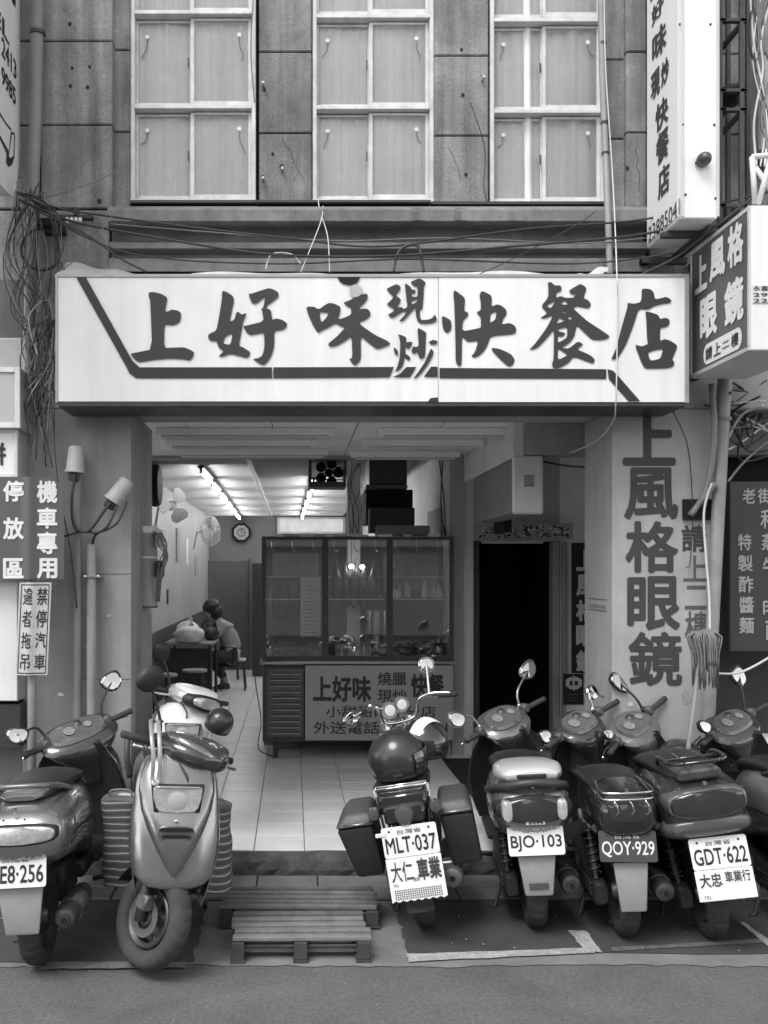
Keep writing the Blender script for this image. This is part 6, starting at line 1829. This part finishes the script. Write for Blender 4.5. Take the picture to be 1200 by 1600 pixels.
# silver scooter, middle right
s_bjo = scooter('silver grey scooter with pale spoiler and white plate reading BJO 103', at(836, 1449), radians(-6), radians(-4), radians(38),
        dict(body='silver', cowl='grey_paint'),
        dict(plate='BJO·103', ptop='台北市', light='wide', lens='lens_dark', clear=1, surround='plastic', grab='spoiler', spm='silver_lt', reflector=1, flaph=.19, flapw=.09, cowl_w=.86,
             mir={1: dict(c=(.37, 1.0, 1.15), w=.135, h=.10, a=-.35, m='silver'), -1: dict(c=(-.31, .93, 1.10), w=.125, h=.095, a=.5, m='silver')}))
# emblem
text('SYM', M['ink_black'], MB().box(-.045, .045, -.309, -.30, .585, .607, .003).build('badge', M['plate'], s_bjo), (-.033, -.3105, .590), (.066, 0, 0), (0, 0, .013), .03)
# left silver scooter
s_ne8 = scooter('silver scooter with dark seat loop and plate ending 256 at the left edge', at(64, 1508), radians(0), radians(-3), radians(36),
        dict(body='silver', cowl='dark_paint', flap='flap'),
        dict(plate='NE8·256', ptop='台灣省', light='band', lens='lens_clear', surround='plastic', grab='tube', grabm='grey_mid', padm='silver', flaph=.20, flapw=.10, cowl_w=1.15, sx=1.15, pdx=-.01,
             mir={1: dict(c=(.30, .98, 1.16), w=.125, h=.11, a=-.25), -1: dict(c=(-.33, .86, 1.09), w=.12, h=.09, a=.35)}))
# black scooter
s_qoy = scooter('small black scooter with wire rack and dark plate reading QOY 929', at(976, 1463), radians(-6), radians(-4), radians(42),
        dict(body='black_paint', cowl='dark_paint', flap='flap'),
        dict(plate='QOY·929', ptop='台灣省', pmat='plate_dark', pink='ink_white', light='small', lens='lens_dark', surround='dark_paint', grab='wire', flaph=.23, flapw=.08, sx=.80, cowl_w=.78, seat=-.05, pdx=-.01, hf=.95, proll=.04,
             mir={1: dict(c=(.24, .97, 1.07), w=.085, h=.095, a=-.3, m='chrome', tx=.19), -1: dict(c=(-.28, .92, 1.02), w=.09, h=.08, a=.4, tz=1.01, tx=.22)}))
# dark scooter with two plates
def gdt_sub(t, Mp, tx):
    q = MB(Mp).box(-.131, .131, -.001, .002, -.21, -.073, .002).build('garage_plate', M['plate'], t)
    for s, x0, z0, w_, h_, bb in (('大忠', -.115, -.150, .10, .062, .02), ('車業行', .0, -.135, .115, .050, .012), ('TEL', -.11, -.20, .035, .014, .0)):
        o_ = Mp @ Vector((x0, -.0025, z0)); e1 = Mp @ Vector((x0 + w_, -.0025, z0)) - o_; e2 = Mp @ Vector((x0, -.0025, z0 + h_)) - o_
        text(s, M['ink_grey'], q, o_, e1, e2, bb)
s_gdt = scooter('dark scooter with big smooth tail lamp and doubled white plate reading GDT 622', at(1112, 1466), radians(-4), radians(-9), radians(45),
        dict(body='dark_paint', cowl='grey_mid'),
        dict(plate='GDT·622', ptop='台灣省', light='dome', lens='lens_dark', surround='grey_mid', grab='rack', flap=0, cowl_w=.82, sx=1.06, tail=.05, pz=-.07, pdx=.02, proll=.03, sub=gdt_sub, lip='grey_mid',
             mir={1: dict(c=(.17, 1.02, 1.18), w=.085, h=.155, a=-.35, tx=.16, tz=1.08), -1: dict(c=(-.25, .90, 1.06), w=.08, h=.06, a=.5, tz=1.04)}))
s_edge = scooter('dark scooter cut by the right edge of the photo', at(1268, 1462), radians(-3), radians(-3), radians(36),
        dict(body='grey_mid', cowl='dark_paint'),
        dict(light='wide', lens='lens_dark', grab='tube', cowl_w=.95, sx=1.2,
             mir={1: dict(c=(.27, 1.0, 1.17), w=.11, h=.13, a=-.3, m='plastic'), -1: dict(c=(-.27, .88, 1.06), w=.10, h=.07, a=.6, tz=1.03)}))
for s_ in (s_qoy, s_gdt, s_edge): s_.scale = (1, .94, 1)
q = MB().ball((0, 0, 0), .16, .20, .09, 20, 12).build('white_fairing_bag', M['white_paint'], smooth='all'); q.location = P(1200, 1170, 5.9)
tag(q, 'white rounded bundle between the dark scooter and the right edge', 'bundle')

# ---- grey scooter seen from the front
def front_scooter(label, loc, yaw, lean, steer, c, o):
    body, lt, dark = M[c['body']], M[c['light']], M['plastic']
    t = empty('parked_scooter', label, 'scooter', loc, (0, lean, yaw), 'scooters parked in a row in front of the shop')
    R = .22
    # local frame: front wheel contact at the origin, front of the scooter toward -y
    H = Matrix.Translation((0, .2, .93)) @ Matrix.Rotation(steer, 4, Vector((0, sin(radians(25)), cos(radians(25))))) @ Matrix.Translation((0, -.2, -.93))
    w = tyre_bm(MB(H), (0, 0, R), R, .104, 144, 24).build('front_wheel', M['rubber_dusty'], t, smooth=True)
    rim_bm(MB(H), (0, 0, R), .125, .10, 5).build('rim', M['muffler'], w, smooth=True)
    MB(H).lathe([(.05, -.052), (.085, -.054), (.085, -.050), (.05, -.048)], (0, 0, R), 'x', 24, closed=True).build('brake_disc', M['steel'], w)
    b = MB(H)
    for s_ in (-1, 1): b.tube([(s_ * .075, 0, R - .02), (s_ * .07, .06, .46)], [.024, .020], 12)
    b.tube([(0, .07, .46), (0, .23, .93)], .024, 10)
    b.build('front_fork', M['muffler'], t, smooth='all')
    MB(H).box(-.10, -.05, -.03, .04, R + .03, R + .10, .008).tube([(-.08, .0, R + .08), (-.09, .03, .34), (-.05, .09, .48)], .006, 6, 4).build('brake_caliper', M['engine'], t, smooth=True)
    MB(H).shell(lambda u, v: ((v - .5) * 2 * .068, (R + .028) * cos(radians(20 + 75 * u)), R + (R + .028 - .012 * (2 * v - 1) ** 2) * sin(radians(20 + 75 * u))), 16, 6, (0, 0, .006)).build('inner_fender', dark, t, smooth=60)
    # apron: loft of horizontal rings from chin to shoulders
    rg = [(.385, .06, -.10, .05), (.39, .11, -.12, .09), (.405, .145, -.13, .13), (.44, .18, -.128, .17), (.52, .20, -.115, .20), (.60, .205, -.10, .20), (.68, .200, -.08, .18), (.76, .192, -.05, .15), (.84, .182, -.02, .12), (.90, .168, .01, .11), (.935, .145, .03, .10), (.950, .10, .05, .08), (.955, .03, .07, .06)]
    def rr_(z, hw, yf, dep, grow=0.0, n=40, e=2.3, flat=1.0):
        out = []
        for k in range(n):
            a = 2 * pi * k / n
            ca, sa = cos(a), sin(a)
            x = (hw + grow) * math.copysign(abs(ca) ** (2 / e), ca)
            y = math.copysign(abs(sa) ** (2 / e), sa)
            out.append((x, yf + dep / 2 + y * (dep / 2 + grow) - .0, z))
        return out
    MB().loft([rr_(z, hw, yf, dep) for z, hw, yf, dep in rg]).build('apron', lt, t, smooth=True)
    # darker V shaped centre panel standing proud
    vr = [(.45, .012, -.134, .10), (.48, .040, -.140, .12), (.56, .088, -.138, .15), (.64, .130, -.122, .17), (.72, .160, -.088, .16), (.80, .172, -.055, .14), (.87, .166, -.018, .13), (.92, .148, .012, .11), (.955, .115, .04, .09), (.965, .04, .06, .05)]
    MB().loft([rr_(z, hw, yf - .010, dep, 0, 40, 2.5) for z, hw, yf, dep in vr]).build('centre_panel', body, t, smooth=True)
    # raised ridges of the V
    for s_ in (-1, 1):
        MB().shell(lambda u, v: (s_ * (.196 - .05 * v * v - .01 * u), -.02 + .10 * v + .14 * u * (1 - .4 * v), .60 - .35 * v), 5, 10, (-s_ * .006, 0, 0)).build('leg_shield', lt, t, smooth=60)
    MB().loft([rr_(z, hw, yf, dep) for z, hw, yf, dep in ((.27, .13, .16, .10), (.36, .165, .13, .12), (.50, .185, .08, .14), (.62, .19, .03, .16))]).build('inner_fairing', dark, t, smooth=True)
    hl = MB().loft([[(x, y, z) for x, z in ((-.110 * k, .828), (-.10 * k, .832), (.10 * k, .832), (.110 * k, .828), (.108 * k, .79), (.095 * k, .745), (.08 * k, .728), (0, .722), (-.08 * k, .728), (-.095 * k, .745), (-.108 * k, .79))] for y, k in ((-.05, 1.0), (-.098, 1.0), (-.106, .96))]).build('headlight', M['lens_clear'], t, smooth=True)
    MB().lathe([(.0001, -.006), (.03, -.005), (.042, 0), (.03, .003)], (0, -.106, .775), 'y', 20).build('bulb_shield', M['sign_grey'], hl, smooth=True)
    MB().loft([[(x, y, z) for x, z in ((-.118, .836), (.118, .836), (.102, .722), (.06, .712), (-.06, .712), (-.102, .722))] for y in (-.04, -.092)]).build('headlight_surround', M['plastic'], t)
    MB().tube([(-.10, -.105, .834), (0, -.112, .836), (.10, -.105, .834)], .004, 6, 4).build('headlight_trim', M['chrome'], t, smooth='all')
    b = MB()
    for zz, ww in ((.655, .075), (.625, .065)): b.loft([ring_xz(0, y, ww, zz - .008, zz + .008, 16, 3) for y in (-.10, -.140)])
    b.build('air_slot', M['black'], t)
    MB().loft([ring_xz(0, y, .082, .600, .668, 22, 3.5) for y in (-.10, -.1335)]).build('slot_surround', M['grey_mid'], t, smooth=True)
    MB().ball((0, -.128, .690), .012, .005, .008, 10, 6).build('emblem', M['chrome'], t, smooth='all')
    # handlebar cover (steered)
    H2 = Matrix.Translation((0, 0, -o.get('drop', 0))) @ H
    MB(H2).loft([ring_xz(0, y, a, z0, z1, 28, 2.3) for y, a, z0, z1 in ((-.06, .03, .985, 1.01), (-.05, .075, .965, 1.03), (-.01, .125, .945, 1.055), (.06, .17, .935, 1.07), (.14, .18, .935, 1.075), (.22, .16, .95, 1.07), (.27, .10, .97, 1.05), (.285, .03, 1.0, 1.03))]).build('handlebar_cover', M['dark_paint' if c['body'] != 'white_paint' else 'silver_lt'], t, smooth=True)
    MB(H2).loft([ring_xz(0, y, a, z0, z1, 28, 2.6) for y, a, z0, z1 in ((-.055, .04, 1.0, 1.028), (-.03, .095, 1.0, 1.055), (.04, .155, 1.01, 1.08), (.12, .165, 1.02, 1.088), (.19, .12, 1.03, 1.08))]).build('visor', M['grey_paint' if c['body'] != 'white_paint' else 'white_paint'], t, smooth=True)
    if o.get('barlight'):
        MB(H2).loft([ring_xz(0, y, a, .935, 1.045, 24, 2.6) for y, a in ((-.0, .155), (-.05, .135), (-.066, .11))]).build('headlight_surround', M['plastic'], t, smooth=True)
        MB(H2).loft([ring_xz(0, y, a, .955, 1.03, 24, 2.6) for y, a in ((-.0, .14), (-.06, .115), (-.085, .08))]).build('headlight', M['lens_clear'], t, smooth=True)
    for s_ in (-1, 1):
        MB(H2).tube([(s_ * .16, .17, .995), (s_ * .22, .185, 1.0), (s_ * .35, .215, 1.0)], .0175, 12).build('grip', M['rubber'], t, smooth='all')
        MB(H2).tube([(s_ * .17, .12, .985), (s_ * .24, .115, .978), (s_ * .33, .14, .97)], .006, 6, 4, flat=1.5).build('brake_lever', M['chrome'], t, smooth='all')
    for s_, cc, ang, ww, hh, shp in o['mirrors']:
        # mirrors seen from the front show the back of the shell
        H3 = H2 @ Matrix.Translation((0, .2, 0)) @ Matrix.Rotation(pi, 4, 'Z') @ Matrix.Translation((0, -.2, 0))
        c3 = (-cc[0], .4 - cc[1], cc[2])
        mirror(t, H3, (-s_ * .17, .22, 1.02), (-s_ * .19, .22, 1.10), c3, ww, hh, ang, M['plastic'], shape=shp)
    # body behind
    MB().box(-.15, .15, .22, .62, .27, .32, .02, 2).build('floorboard', dark, t, smooth=True)
    MB().loft([ring_xz(0, y, a, z0, z1, 28, 2.6) for y, a, z0, z1 in ((.50, .12, .30, .60), (.58, .15, .32, .70), (.8, .19, .36, .77), (1.1, .20, .44, .80), (1.3, .19, .50, .79), (1.45, .14, .56, .76), (1.5, .06, .60, .72))]).build('tail_body', body, t, smooth=True)
    MB().loft([ring_xz(0, y, a, z0, z1, 24, 2.5) for y, a, z0, z1 in ((.50, .08, .68, .74), (.6, .12, .70, .80), (.9, .15, .74, .84), (1.2, .14, .77, .86), (1.32, .08, .78, .82))]).build('seat', M['seat'], t, smooth=True)
    w2 = tyre_bm(MB(), (0, 1.24, R), R, .11, 72, 26).build('rear_wheel', M['rubber'], t, smooth=True)
    rim_bm(MB(), (0, 1.24, R), .125, .10).build('rim', M['muffler'], w2, smooth=True)
    MB().loft([ring_xz(.12, y, .055, .15, .30, 14) for y in (.85, 1.1, 1.3)]).build('engine', M['engine'], t, smooth=True)
    MB().lathe([(.0001, -.2), (.055, -.18), (.06, .15), (.03, .2), (.0001, .2)], (-.17, 1.25, .27), 'y', 18).build('muffler', M['muffler'], t, smooth=True)
    MB().tube([(.12, .75, .2), (.22, .72, .012)], .011, 8).build('kick_stand', M['dark_metal'], t, smooth='all')
    MB(H2).tube([(-.13, .08, .97), (-.10, -.02, .90), (-.06, .02, .82), (0, .05, .80)], .005, 6, 5).build('brake_cable', M['cable_dark'], t, smooth='all')
    return t

g_loc = at(262, 1516)
s_grey = front_scooter('grey scooter facing the street with trapezoid headlight and strap round its handlebar', g_loc, radians(9), radians(3), radians(40),
        dict(body='grey_paint', light='silver'),
        dict(drop=.05, mirrors=[(-1, (-.30, .22, 1.27), .5, .15, .13, 'diamond')]))
w_loc = Vector((X(276, 5.85), 5.85, .152))
s_white = front_scooter('white scooter facing the street, half hidden behind the grey one on the arcade tiles', w_loc, radians(6), radians(3), radians(34),
        dict(body='white_paint', light='white_paint'),
        dict(barlight=1, mirrors=[(-1, (-.26, .26, 1.25), .3, .13, .15, 'oval')]))
s_white.scale = (.93, .93, .87)
# straps round the grey scooter's bar
b = MB()
for k, (px0, px1) in enumerate(((236, 240), (248, 250))):
    y0 = g_loc.y - .02
    pts = [P(px0 + 6, 1128, y0 + .20), P(px0, 1125, y0 + .10), P(px0 + 1, 1150, y0 - .02), P(px1, 1185, y0 - .06), P(px1 - 2, 1218, y0 - .06), P(243, 1226, y0 - .08)]
    b.tube(pts, .010, 8, 5, flat=.35)
q = b.build('luggage_strap', M['sign_edge'], smooth='all'); tag(q, 'two grey straps hanging over the grey scooter handlebar and visor', 'strap')
q = MB().tube([P(200, 1145, 4.5), P(198, 1180, 4.45), P(203, 1215, 4.45)], .014, 8, 4, flat=.4).build('bungee_cord', M['cable_dark'], smooth='all'); tag(q, 'dark cord hanging from the left grip of the grey scooter', 'cord')
# chrome bar mirror holder on the grey scooter
q = MB().tube([P(318, 1163, 4.42), P(333, 1163, 4.42), P(338, 1170, 4.42), P(338, 1185, 4.42), P(328, 1187, 4.42)], .006, 8, 3).build('chrome_hook', M['chrome'], smooth='all'); tag(q, 'bent chrome hook sticking out right of the grey scooter visor', 'hook')
# striped bags
def strbag(px0, px1, py0, py1, d, dep, lab, seed):
    x0, x1, z0, z1 = X(px0, d), X(px1, d), Z(py1, d), Z(py0, d)
    hw = (x1 - x0) / 2
    t = empty('striped_bag', lab, 'bag', ((x0 + x1) / 2, d + dep / 2, z0))
    hh = z1 - z0
    rr = random.Random(seed)
    b = MB()
    n = 13
    rings = []
    for k in range(n):
        v = k / (n - 1)
        bulge = 1 + .05 * sin(v * 5 + seed) + .03 * sin(v * 11 + seed * 2) - .10 * (1 - v) ** 3 - .05 * v
        r = ring_xy(rr.uniform(-.004, .004), 0, hh * v, hw * bulge, dep / 2 * bulge, 30, 3.2)
        rings.append([(x, y, z + .006 * sin(x * 30 + seed)) for x, y, z in r])
    b.loft(rings)
    b.build('sack', M['cloth_stripe'], t, smooth=True)
    MB().tube([(-hw * .6, 0, hh - .01), (-hw * .5, 0, hh + .03), (hw * .5, 0, hh + .03), (hw * .6, 0, hh - .01)], .007, 6, 5).build('handle', M['cable_grey'], t, smooth='all')
    return t
strbag(296, 361, 1268, 1398, 4.70, .24, 'striped cloth bag hanging right of the grey scooter', 1)
strbag(154, 212, 1252, 1388, 4.78, .20, 'striped cloth bag standing between the two left scooters', 2)

# helmets
def helmet(loc, rot, r, m, lab, visor=True, stripe=False):
    t = empty('helmet', lab, 'helmet', loc, rot)
    n = 14
    prof = []
    for k in range(n + 1):
        a = radians(-28 + (118) * k / n)
        prof.append((max(cos(a) * r, .0001), sin(a) * r * 1.02))
    MB().lathe([(prof[0][0] - .012, prof[0][1])] + prof, (0, 0, 0), 'z', 36, cap=False).build('shell', m, t, smooth='all')
    MB().lathe([(prof[0][0] - .014, prof[0][1] - .006), (prof[0][0] + .004, prof[0][1] - .006), (prof[0][0] + .006, prof[0][1] + .008), (prof[0][0] - .004, prof[0][1] + .012)], (0, 0, 0), 'z', 36, closed=True).build('edge_trim', M['plastic'], t, smooth=True)
    MB().lathe([(.0001, -r * .25), (prof[0][0] - .016, -r * .46), (prof[0][0] - .03, -r * .60), (.0001, -r * .60)], (0, 0, 0), 'z', 24).build('lining', M['plastic'], t, smooth=True)
    if visor:
        MB().ball((r * .90, 0, .02), .012, .03, .03, 10, 8).build('visor_button', M['plastic'], t, smooth='all')
        MB().shell(lambda u, v: ((r + .012) * cos(radians(-70 + 140 * u)) * cos(radians(-25 + 40 * v)), (r + .012) * sin(radians(-70 + 140 * u)) * cos(radians(-25 + 40 * v)), (r + .01) * sin(radians(-25 + 40 * v))), 20, 6, (0, 0, .003)).build('visor', M['lens_dark'], t, smooth=60)
    if stripe:
        MB().grid(lambda u, v: ((r + .003) * cos(radians(5 + 150 * u)) * (sin(radians(60 + 28 * v))), (r + .003) * -cos(radians(60 + 28 * v)), (r * 1.02 + .003) * sin(radians(5 + 150 * u)) * sin(radians(60 + 28 * v))), 20, 4).build('stripe', M['ink_white'], t, smooth='all')
    return t

# ---- motorcycle with side boxes
mloc = at(668, 1448)
mc = empty('parked_motorcycle', 'old leaning motorcycle with two black side boxes and plate reading MLT 037', 'motorcycle', mloc, (0, radians(-10), radians(-8)))
R = .275
w = tyre_bm(MB(), (0, 0, R), R, .10, 96, 34).build('rear_wheel', M['rubber'], mc, smooth=True)
b = rim_bm(MB(), (0, 0, R), .19, .07, 0)
for k in range(28):
    a = 2 * pi * k / 28
    b.tube([(.02 * (-1) ** k, .03 * cos(a), R + .03 * sin(a)), (0, .185 * cos(a + .3), R + .185 * sin(a + .3))], .0025, 4)
b.build('rim', M['chrome'], w, smooth=True)
w = tyre_bm(MB(), (0, 1.20, R), R, .08, 72, 30).build('front_wheel', M['rubber'], mc, smooth=True)
rim_bm(MB(), (0, 1.20, R), .19, .07, 8).build('rim', M['chrome'], w, smooth=True)
MB().shell(lambda u, v: ((v - .5) * 2 * .066, (R + .045) * cos(radians(50 + 150 * u)), R + (R + .045 - .02 * (2 * v - 1) ** 2) * sin(radians(50 + 150 * u))), 18, 6, (0, 0, .006)).build('rear_fender', M['black_paint'], mc, smooth=60)
MB().tube([(0, .25, .55), (0, .55, .62), (0, .95, .80)], .03, 10).tube([(-.06, .0, R), (-.08, .35, .30), (0, .55, .35)], .016, 8).tube([(.06, .0, R), (.08, .35, .30), (0, .55, .35)], .016, 8)\
    .tube([(-.09, .0, R + .02), (-.10, .12, .62)], .022, 10).tube([(.09, .0, R + .02), (.10, .12, .62)], .022, 10).build('frame', M['black_paint'], mc, smooth='all')
MB().loft([ring_xz(0, y, a, .22, .50, 16) for y, a in ((.38, .10), (.45, .14), (.65, .14), (.75, .09))]).build('engine', M['engine'], mc, smooth=True)
MB().loft([ring_xz(0, y, a, .62, z1, 24, 2.4) for y, a, z1 in ((.40, .07, .78), (.48, .11, .84), (.65, .13, .88), (.80, .11, .88), (.88, .06, .82))]).build('fuel_tank', M['black_paint'], mc, smooth=True)
MB().loft([ring_xz(0, y, a, .66, z1, 22, 2.6) for y, a, z1 in ((-.14, .10, .74), (-.10, .13, .765), (.1, .14, .77), (.3, .13, .765), (.45, .10, .76))]).build('seat', M['seat'], mc, smooth=True)
b = MB()
for s_ in (-1, 1):
    b.tube([(s_ * .13, .30, .70), (s_ * .135, -.10, .74), (s_ * .12, -.24, .755)], .008, 8, 3)
    b.tube([(s_ * .13, -.20, .75), (s_ * .12, -.10, .50)], .007, 8)
b.tube([(-.12, -.24, .755), (.12, -.24, .755)], .009, 10).tube([(-.13, -.14, .745), (.13, -.14, .745)], .006, 8)
b.build('rear_rack', M['chrome'], mc, smooth='all')
b = MB()
b.box(-.12, .12, -.24, -.02, .62, .73, .02).box(-.10, .10, -.28, -.20, .585, .68, .015)
b.build('tool_box', M['black_paint'], mc, smooth=True)
MB().lathe([(.0001, -.34), (.035, -.335), (.048, -.315), (.050, -.27), (.045, -.24)], (0, 0, .63), 'y', 22).build('tail_light', M['lens_red'], mc, smooth=True)
for s_ in (-1, 1):
    MB().lathe([(.0001, -.04), (.025, -.035), (.034, -.01), (.03, .02), (.0001, .03)], (s_ * .15, -.22, .64), 'y', 16).build('indicator', M['lens_red'], mc, smooth=True)
    MB().tube([(s_ * .05, -.2, .64), (s_ * .14, -.2, .64)], .008, 8).build('indicator_stem', M['chrome'], mc, smooth='all')
# side boxes
for s_, x0, x1 in ((-1, -.32, -.16), (1, .15, .32)):
    sk_ = -.03 if s_ < 0 else .01
    bx = MB().hexa([(x0 + .03, -.16, .32), (x1 + .01, -.16, .32), (x1 + .01, .16, .32), (x0 + .03, .16, .32), (x0 + sk_, -.20, .58), (x1 + sk_ * .3, -.20, .58), (x1 + sk_ * .3, .20, .58), (x0 + sk_, .20, .58)], .022).build('side_box', M['plastic'], mc, smooth=True)
    MB().hexa([(x0 + sk_ - .008, -.208, .582), (x1 + .008, -.208, .582), (x1 + .008, .208, .582), (x0 + sk_ - .008, .208, .582), (x0 + .02, -.17, .645), (x1 - .02, -.17, .645), (x1 - .02, .17, .645), (x0 + .02, .17, .645)], .018).build('box_lid', M['plastic_lt'], mc, smooth=True)
    MB().tube([(x0 + .01, -.212, .60), ((x0 + x1) / 2, -.215, .597), (x1 - .01, -.212, .60)], .003, 6).build('lid_trim', M['steel'], mc, smooth='all')
# plates
pl_, Mp, tx = plate(mc, Matrix.Identity(4), (.01, -.335, .52), .262, .142, radians(-8), 'MLT·037', '台灣省', M['plate'], M['ink_black'])
q = MB(Mp)
n = 15
low = [(-.131 + .262 * k / n, -.272 + (.006 if k % 2 else -.002)) for k in range(n + 1)]
q.prism([(.131, -.073), (-.131, -.073)] + low, lambda x, y: (x, -.002, y), lambda x, y: (x, .001, y))
q = q.build('garage_plate', M['plate'], mc)
for s, x0, z0, w_, h_, bb in (('大仁', -.115, -.182, .105, .092, .01), ('車業', .01, -.185, .11, .10, .03), ('機車', -.015, -.187, .03, .018, .0), ('TEL', -.115, -.203, .03, .012, .0)):
    o_ = Mp @ Vector((x0, -.004, z0)); e1 = Mp @ Vector((x0 + w_, -.004, z0)) - o_; e2 = Mp @ Vector((x0, -.004, z0 + h_)) - o_
    text(s, M['ink_grey'], q, o_, e1, e2, bb)
gb = MB(Mp)
for i in range(22):
    for j in range(5):
        x = -.112 + i * .0102; z = -.218 - j * .0095
        gb.box(x, x + .0065, -.0035, -.003, z - .006, z)
kind(gb.build('printed_calendar', M['ink_fade'], q), 'stuff')
MB().box(-.15, -.10, -.335, -.330, .55, .57, .003).build('plate_tab', M['plate'], mc)
mf = MB().lathe([(.0001, -.25), (.028, -.25), (.046, -.24), (.055, -.21), (.056, .3), (.03, .4), (.0001, .4)], (.17, .06, .27), 'y', 20).build('muffler', M['engine'], mc, smooth=True)
MB().lathe([(.0001, -.255), (.014, -.255), (.014, -.23)], (.17, .06, .27), 'y', 12).build('tailpipe', M['black'], mf)
MB().box(.13, .21, -.12, -.05, .30, .335, .006).build('bracket', M['steel'], mf)
MB().tube([(-.08, .30, .22), (-.16, .20, .02), (-.20, .18, .0)], .011, 8).build('kick_stand', M['dark_metal'], mc, smooth='all')
MB().shell(lambda u, v: ((v - .5) * .09, -.16 - .05 * u, .42 - .18 * u), 4, 3, (0, .006, 0)).build('mud_flap', M['rubber'], mc)
# bars, instruments, lamps
H = Matrix.Translation((0, .90, 0)) @ Matrix.Rotation(radians(22), 4, 'Z') @ Matrix.Translation((0, -.90, 0))
b = MB(H)
b.tube([(-.33, .78, 1.00), (-.22, .84, 1.02), (-.13, .90, 1.00), (-.09, .93, .90), (.09, .93, .90), (.13, .90, 1.00), (.20, .85, 1.03), (.33, .79, 1.01)], .012, 10, 6)
b.tube([(-.07, 1.20, R), (-.07, .95, .92)], .018, 10).tube([(.07, 1.20, R), (.07, .95, .92)], .018, 10)
b.build('handlebar', M['chrome'], mc, smooth='all')
for s_ in (-1, 1):
    MB(H).tube([(s_ * .23, .835, 1.015), (s_ * .34, .785, 1.005)], .017, 12).build('grip', M['rubber'], mc, smooth='all')
    MB(H).tube([(s_ * .19, .87, 1.01), (s_ * .25, .87, 1.0), (s_ * .34, .83, .99)], .0055, 6, 3).build('brake_lever', M['chrome'], mc, smooth='all')
mirror(mc, H, (.19, .86, 1.03), (.20, .87, 1.10), (.22, .90, 1.20), .10, .095, 0, M['chrome'], shape='oval')
mirror(mc, H, (-.19, .86, 1.03), (-.24, .86, 1.0), (-.32, .84, .98), .11, .085, -.6, M['chrome'], shape='oval')
for x, z, r in ((-.07, 1.04, .052), (.01, 1.06, .048)):
    g = MB(H).lathe([(.0001, .05), (r * .8, .045), (r, .02), (r, -.01), (r * .96, -.014)], (x, .88, z - .06), 'y', 24).build('gauge', M['chrome'], mc, smooth=True)
    MB(H).lathe([(.0001, -.016), (r * .95, -.013)], (x, .88, z - .06), 'y', 24).build('gauge_face', M['ink_white'], g)
MB(H).lathe([(.0001, .14), (.07, .13), (.085, .08), (.07, .0), (.02, -.04), (.0001, -.04)], (0, .98, .88), 'y', 24).build('headlight', M['chrome'], mc, smooth=True)
# helmets resting on the motorcycle
MW = Matrix.Translation(mloc) @ Matrix.Rotation(radians(-8), 4, 'Z') @ Matrix.Rotation(radians(-10), 4, 'Y')
helmet(MW @ Vector((-.005, -.03, .855)), (radians(2), radians(-12), radians(10)), .145, M['helmet'], 'dull dark open helmet resting on the motorcycle rack', True)
helmet(MW @ Vector((.135, .19, .875)), (0, radians(2), radians(40)), .13, M['black_paint'], 'glossy black helmet with white stripe behind the dull helmet', False, True)
helmet(P(343, 1128, 5.75), (radians(15), radians(25), 0), .085, M['helmet'], 'dark helmet hanging beside the white scooter', False)
helmet(at(1062, 1200).lerp(Vector((X(1062, 5.45), 5.45, 0)), 1) + Vector((0, 0, Z(1190, 5.45))), (0, radians(-10), radians(20)), .13, M['dark_paint'], 'dark helmet lying behind the two plated scooter on the right', True)
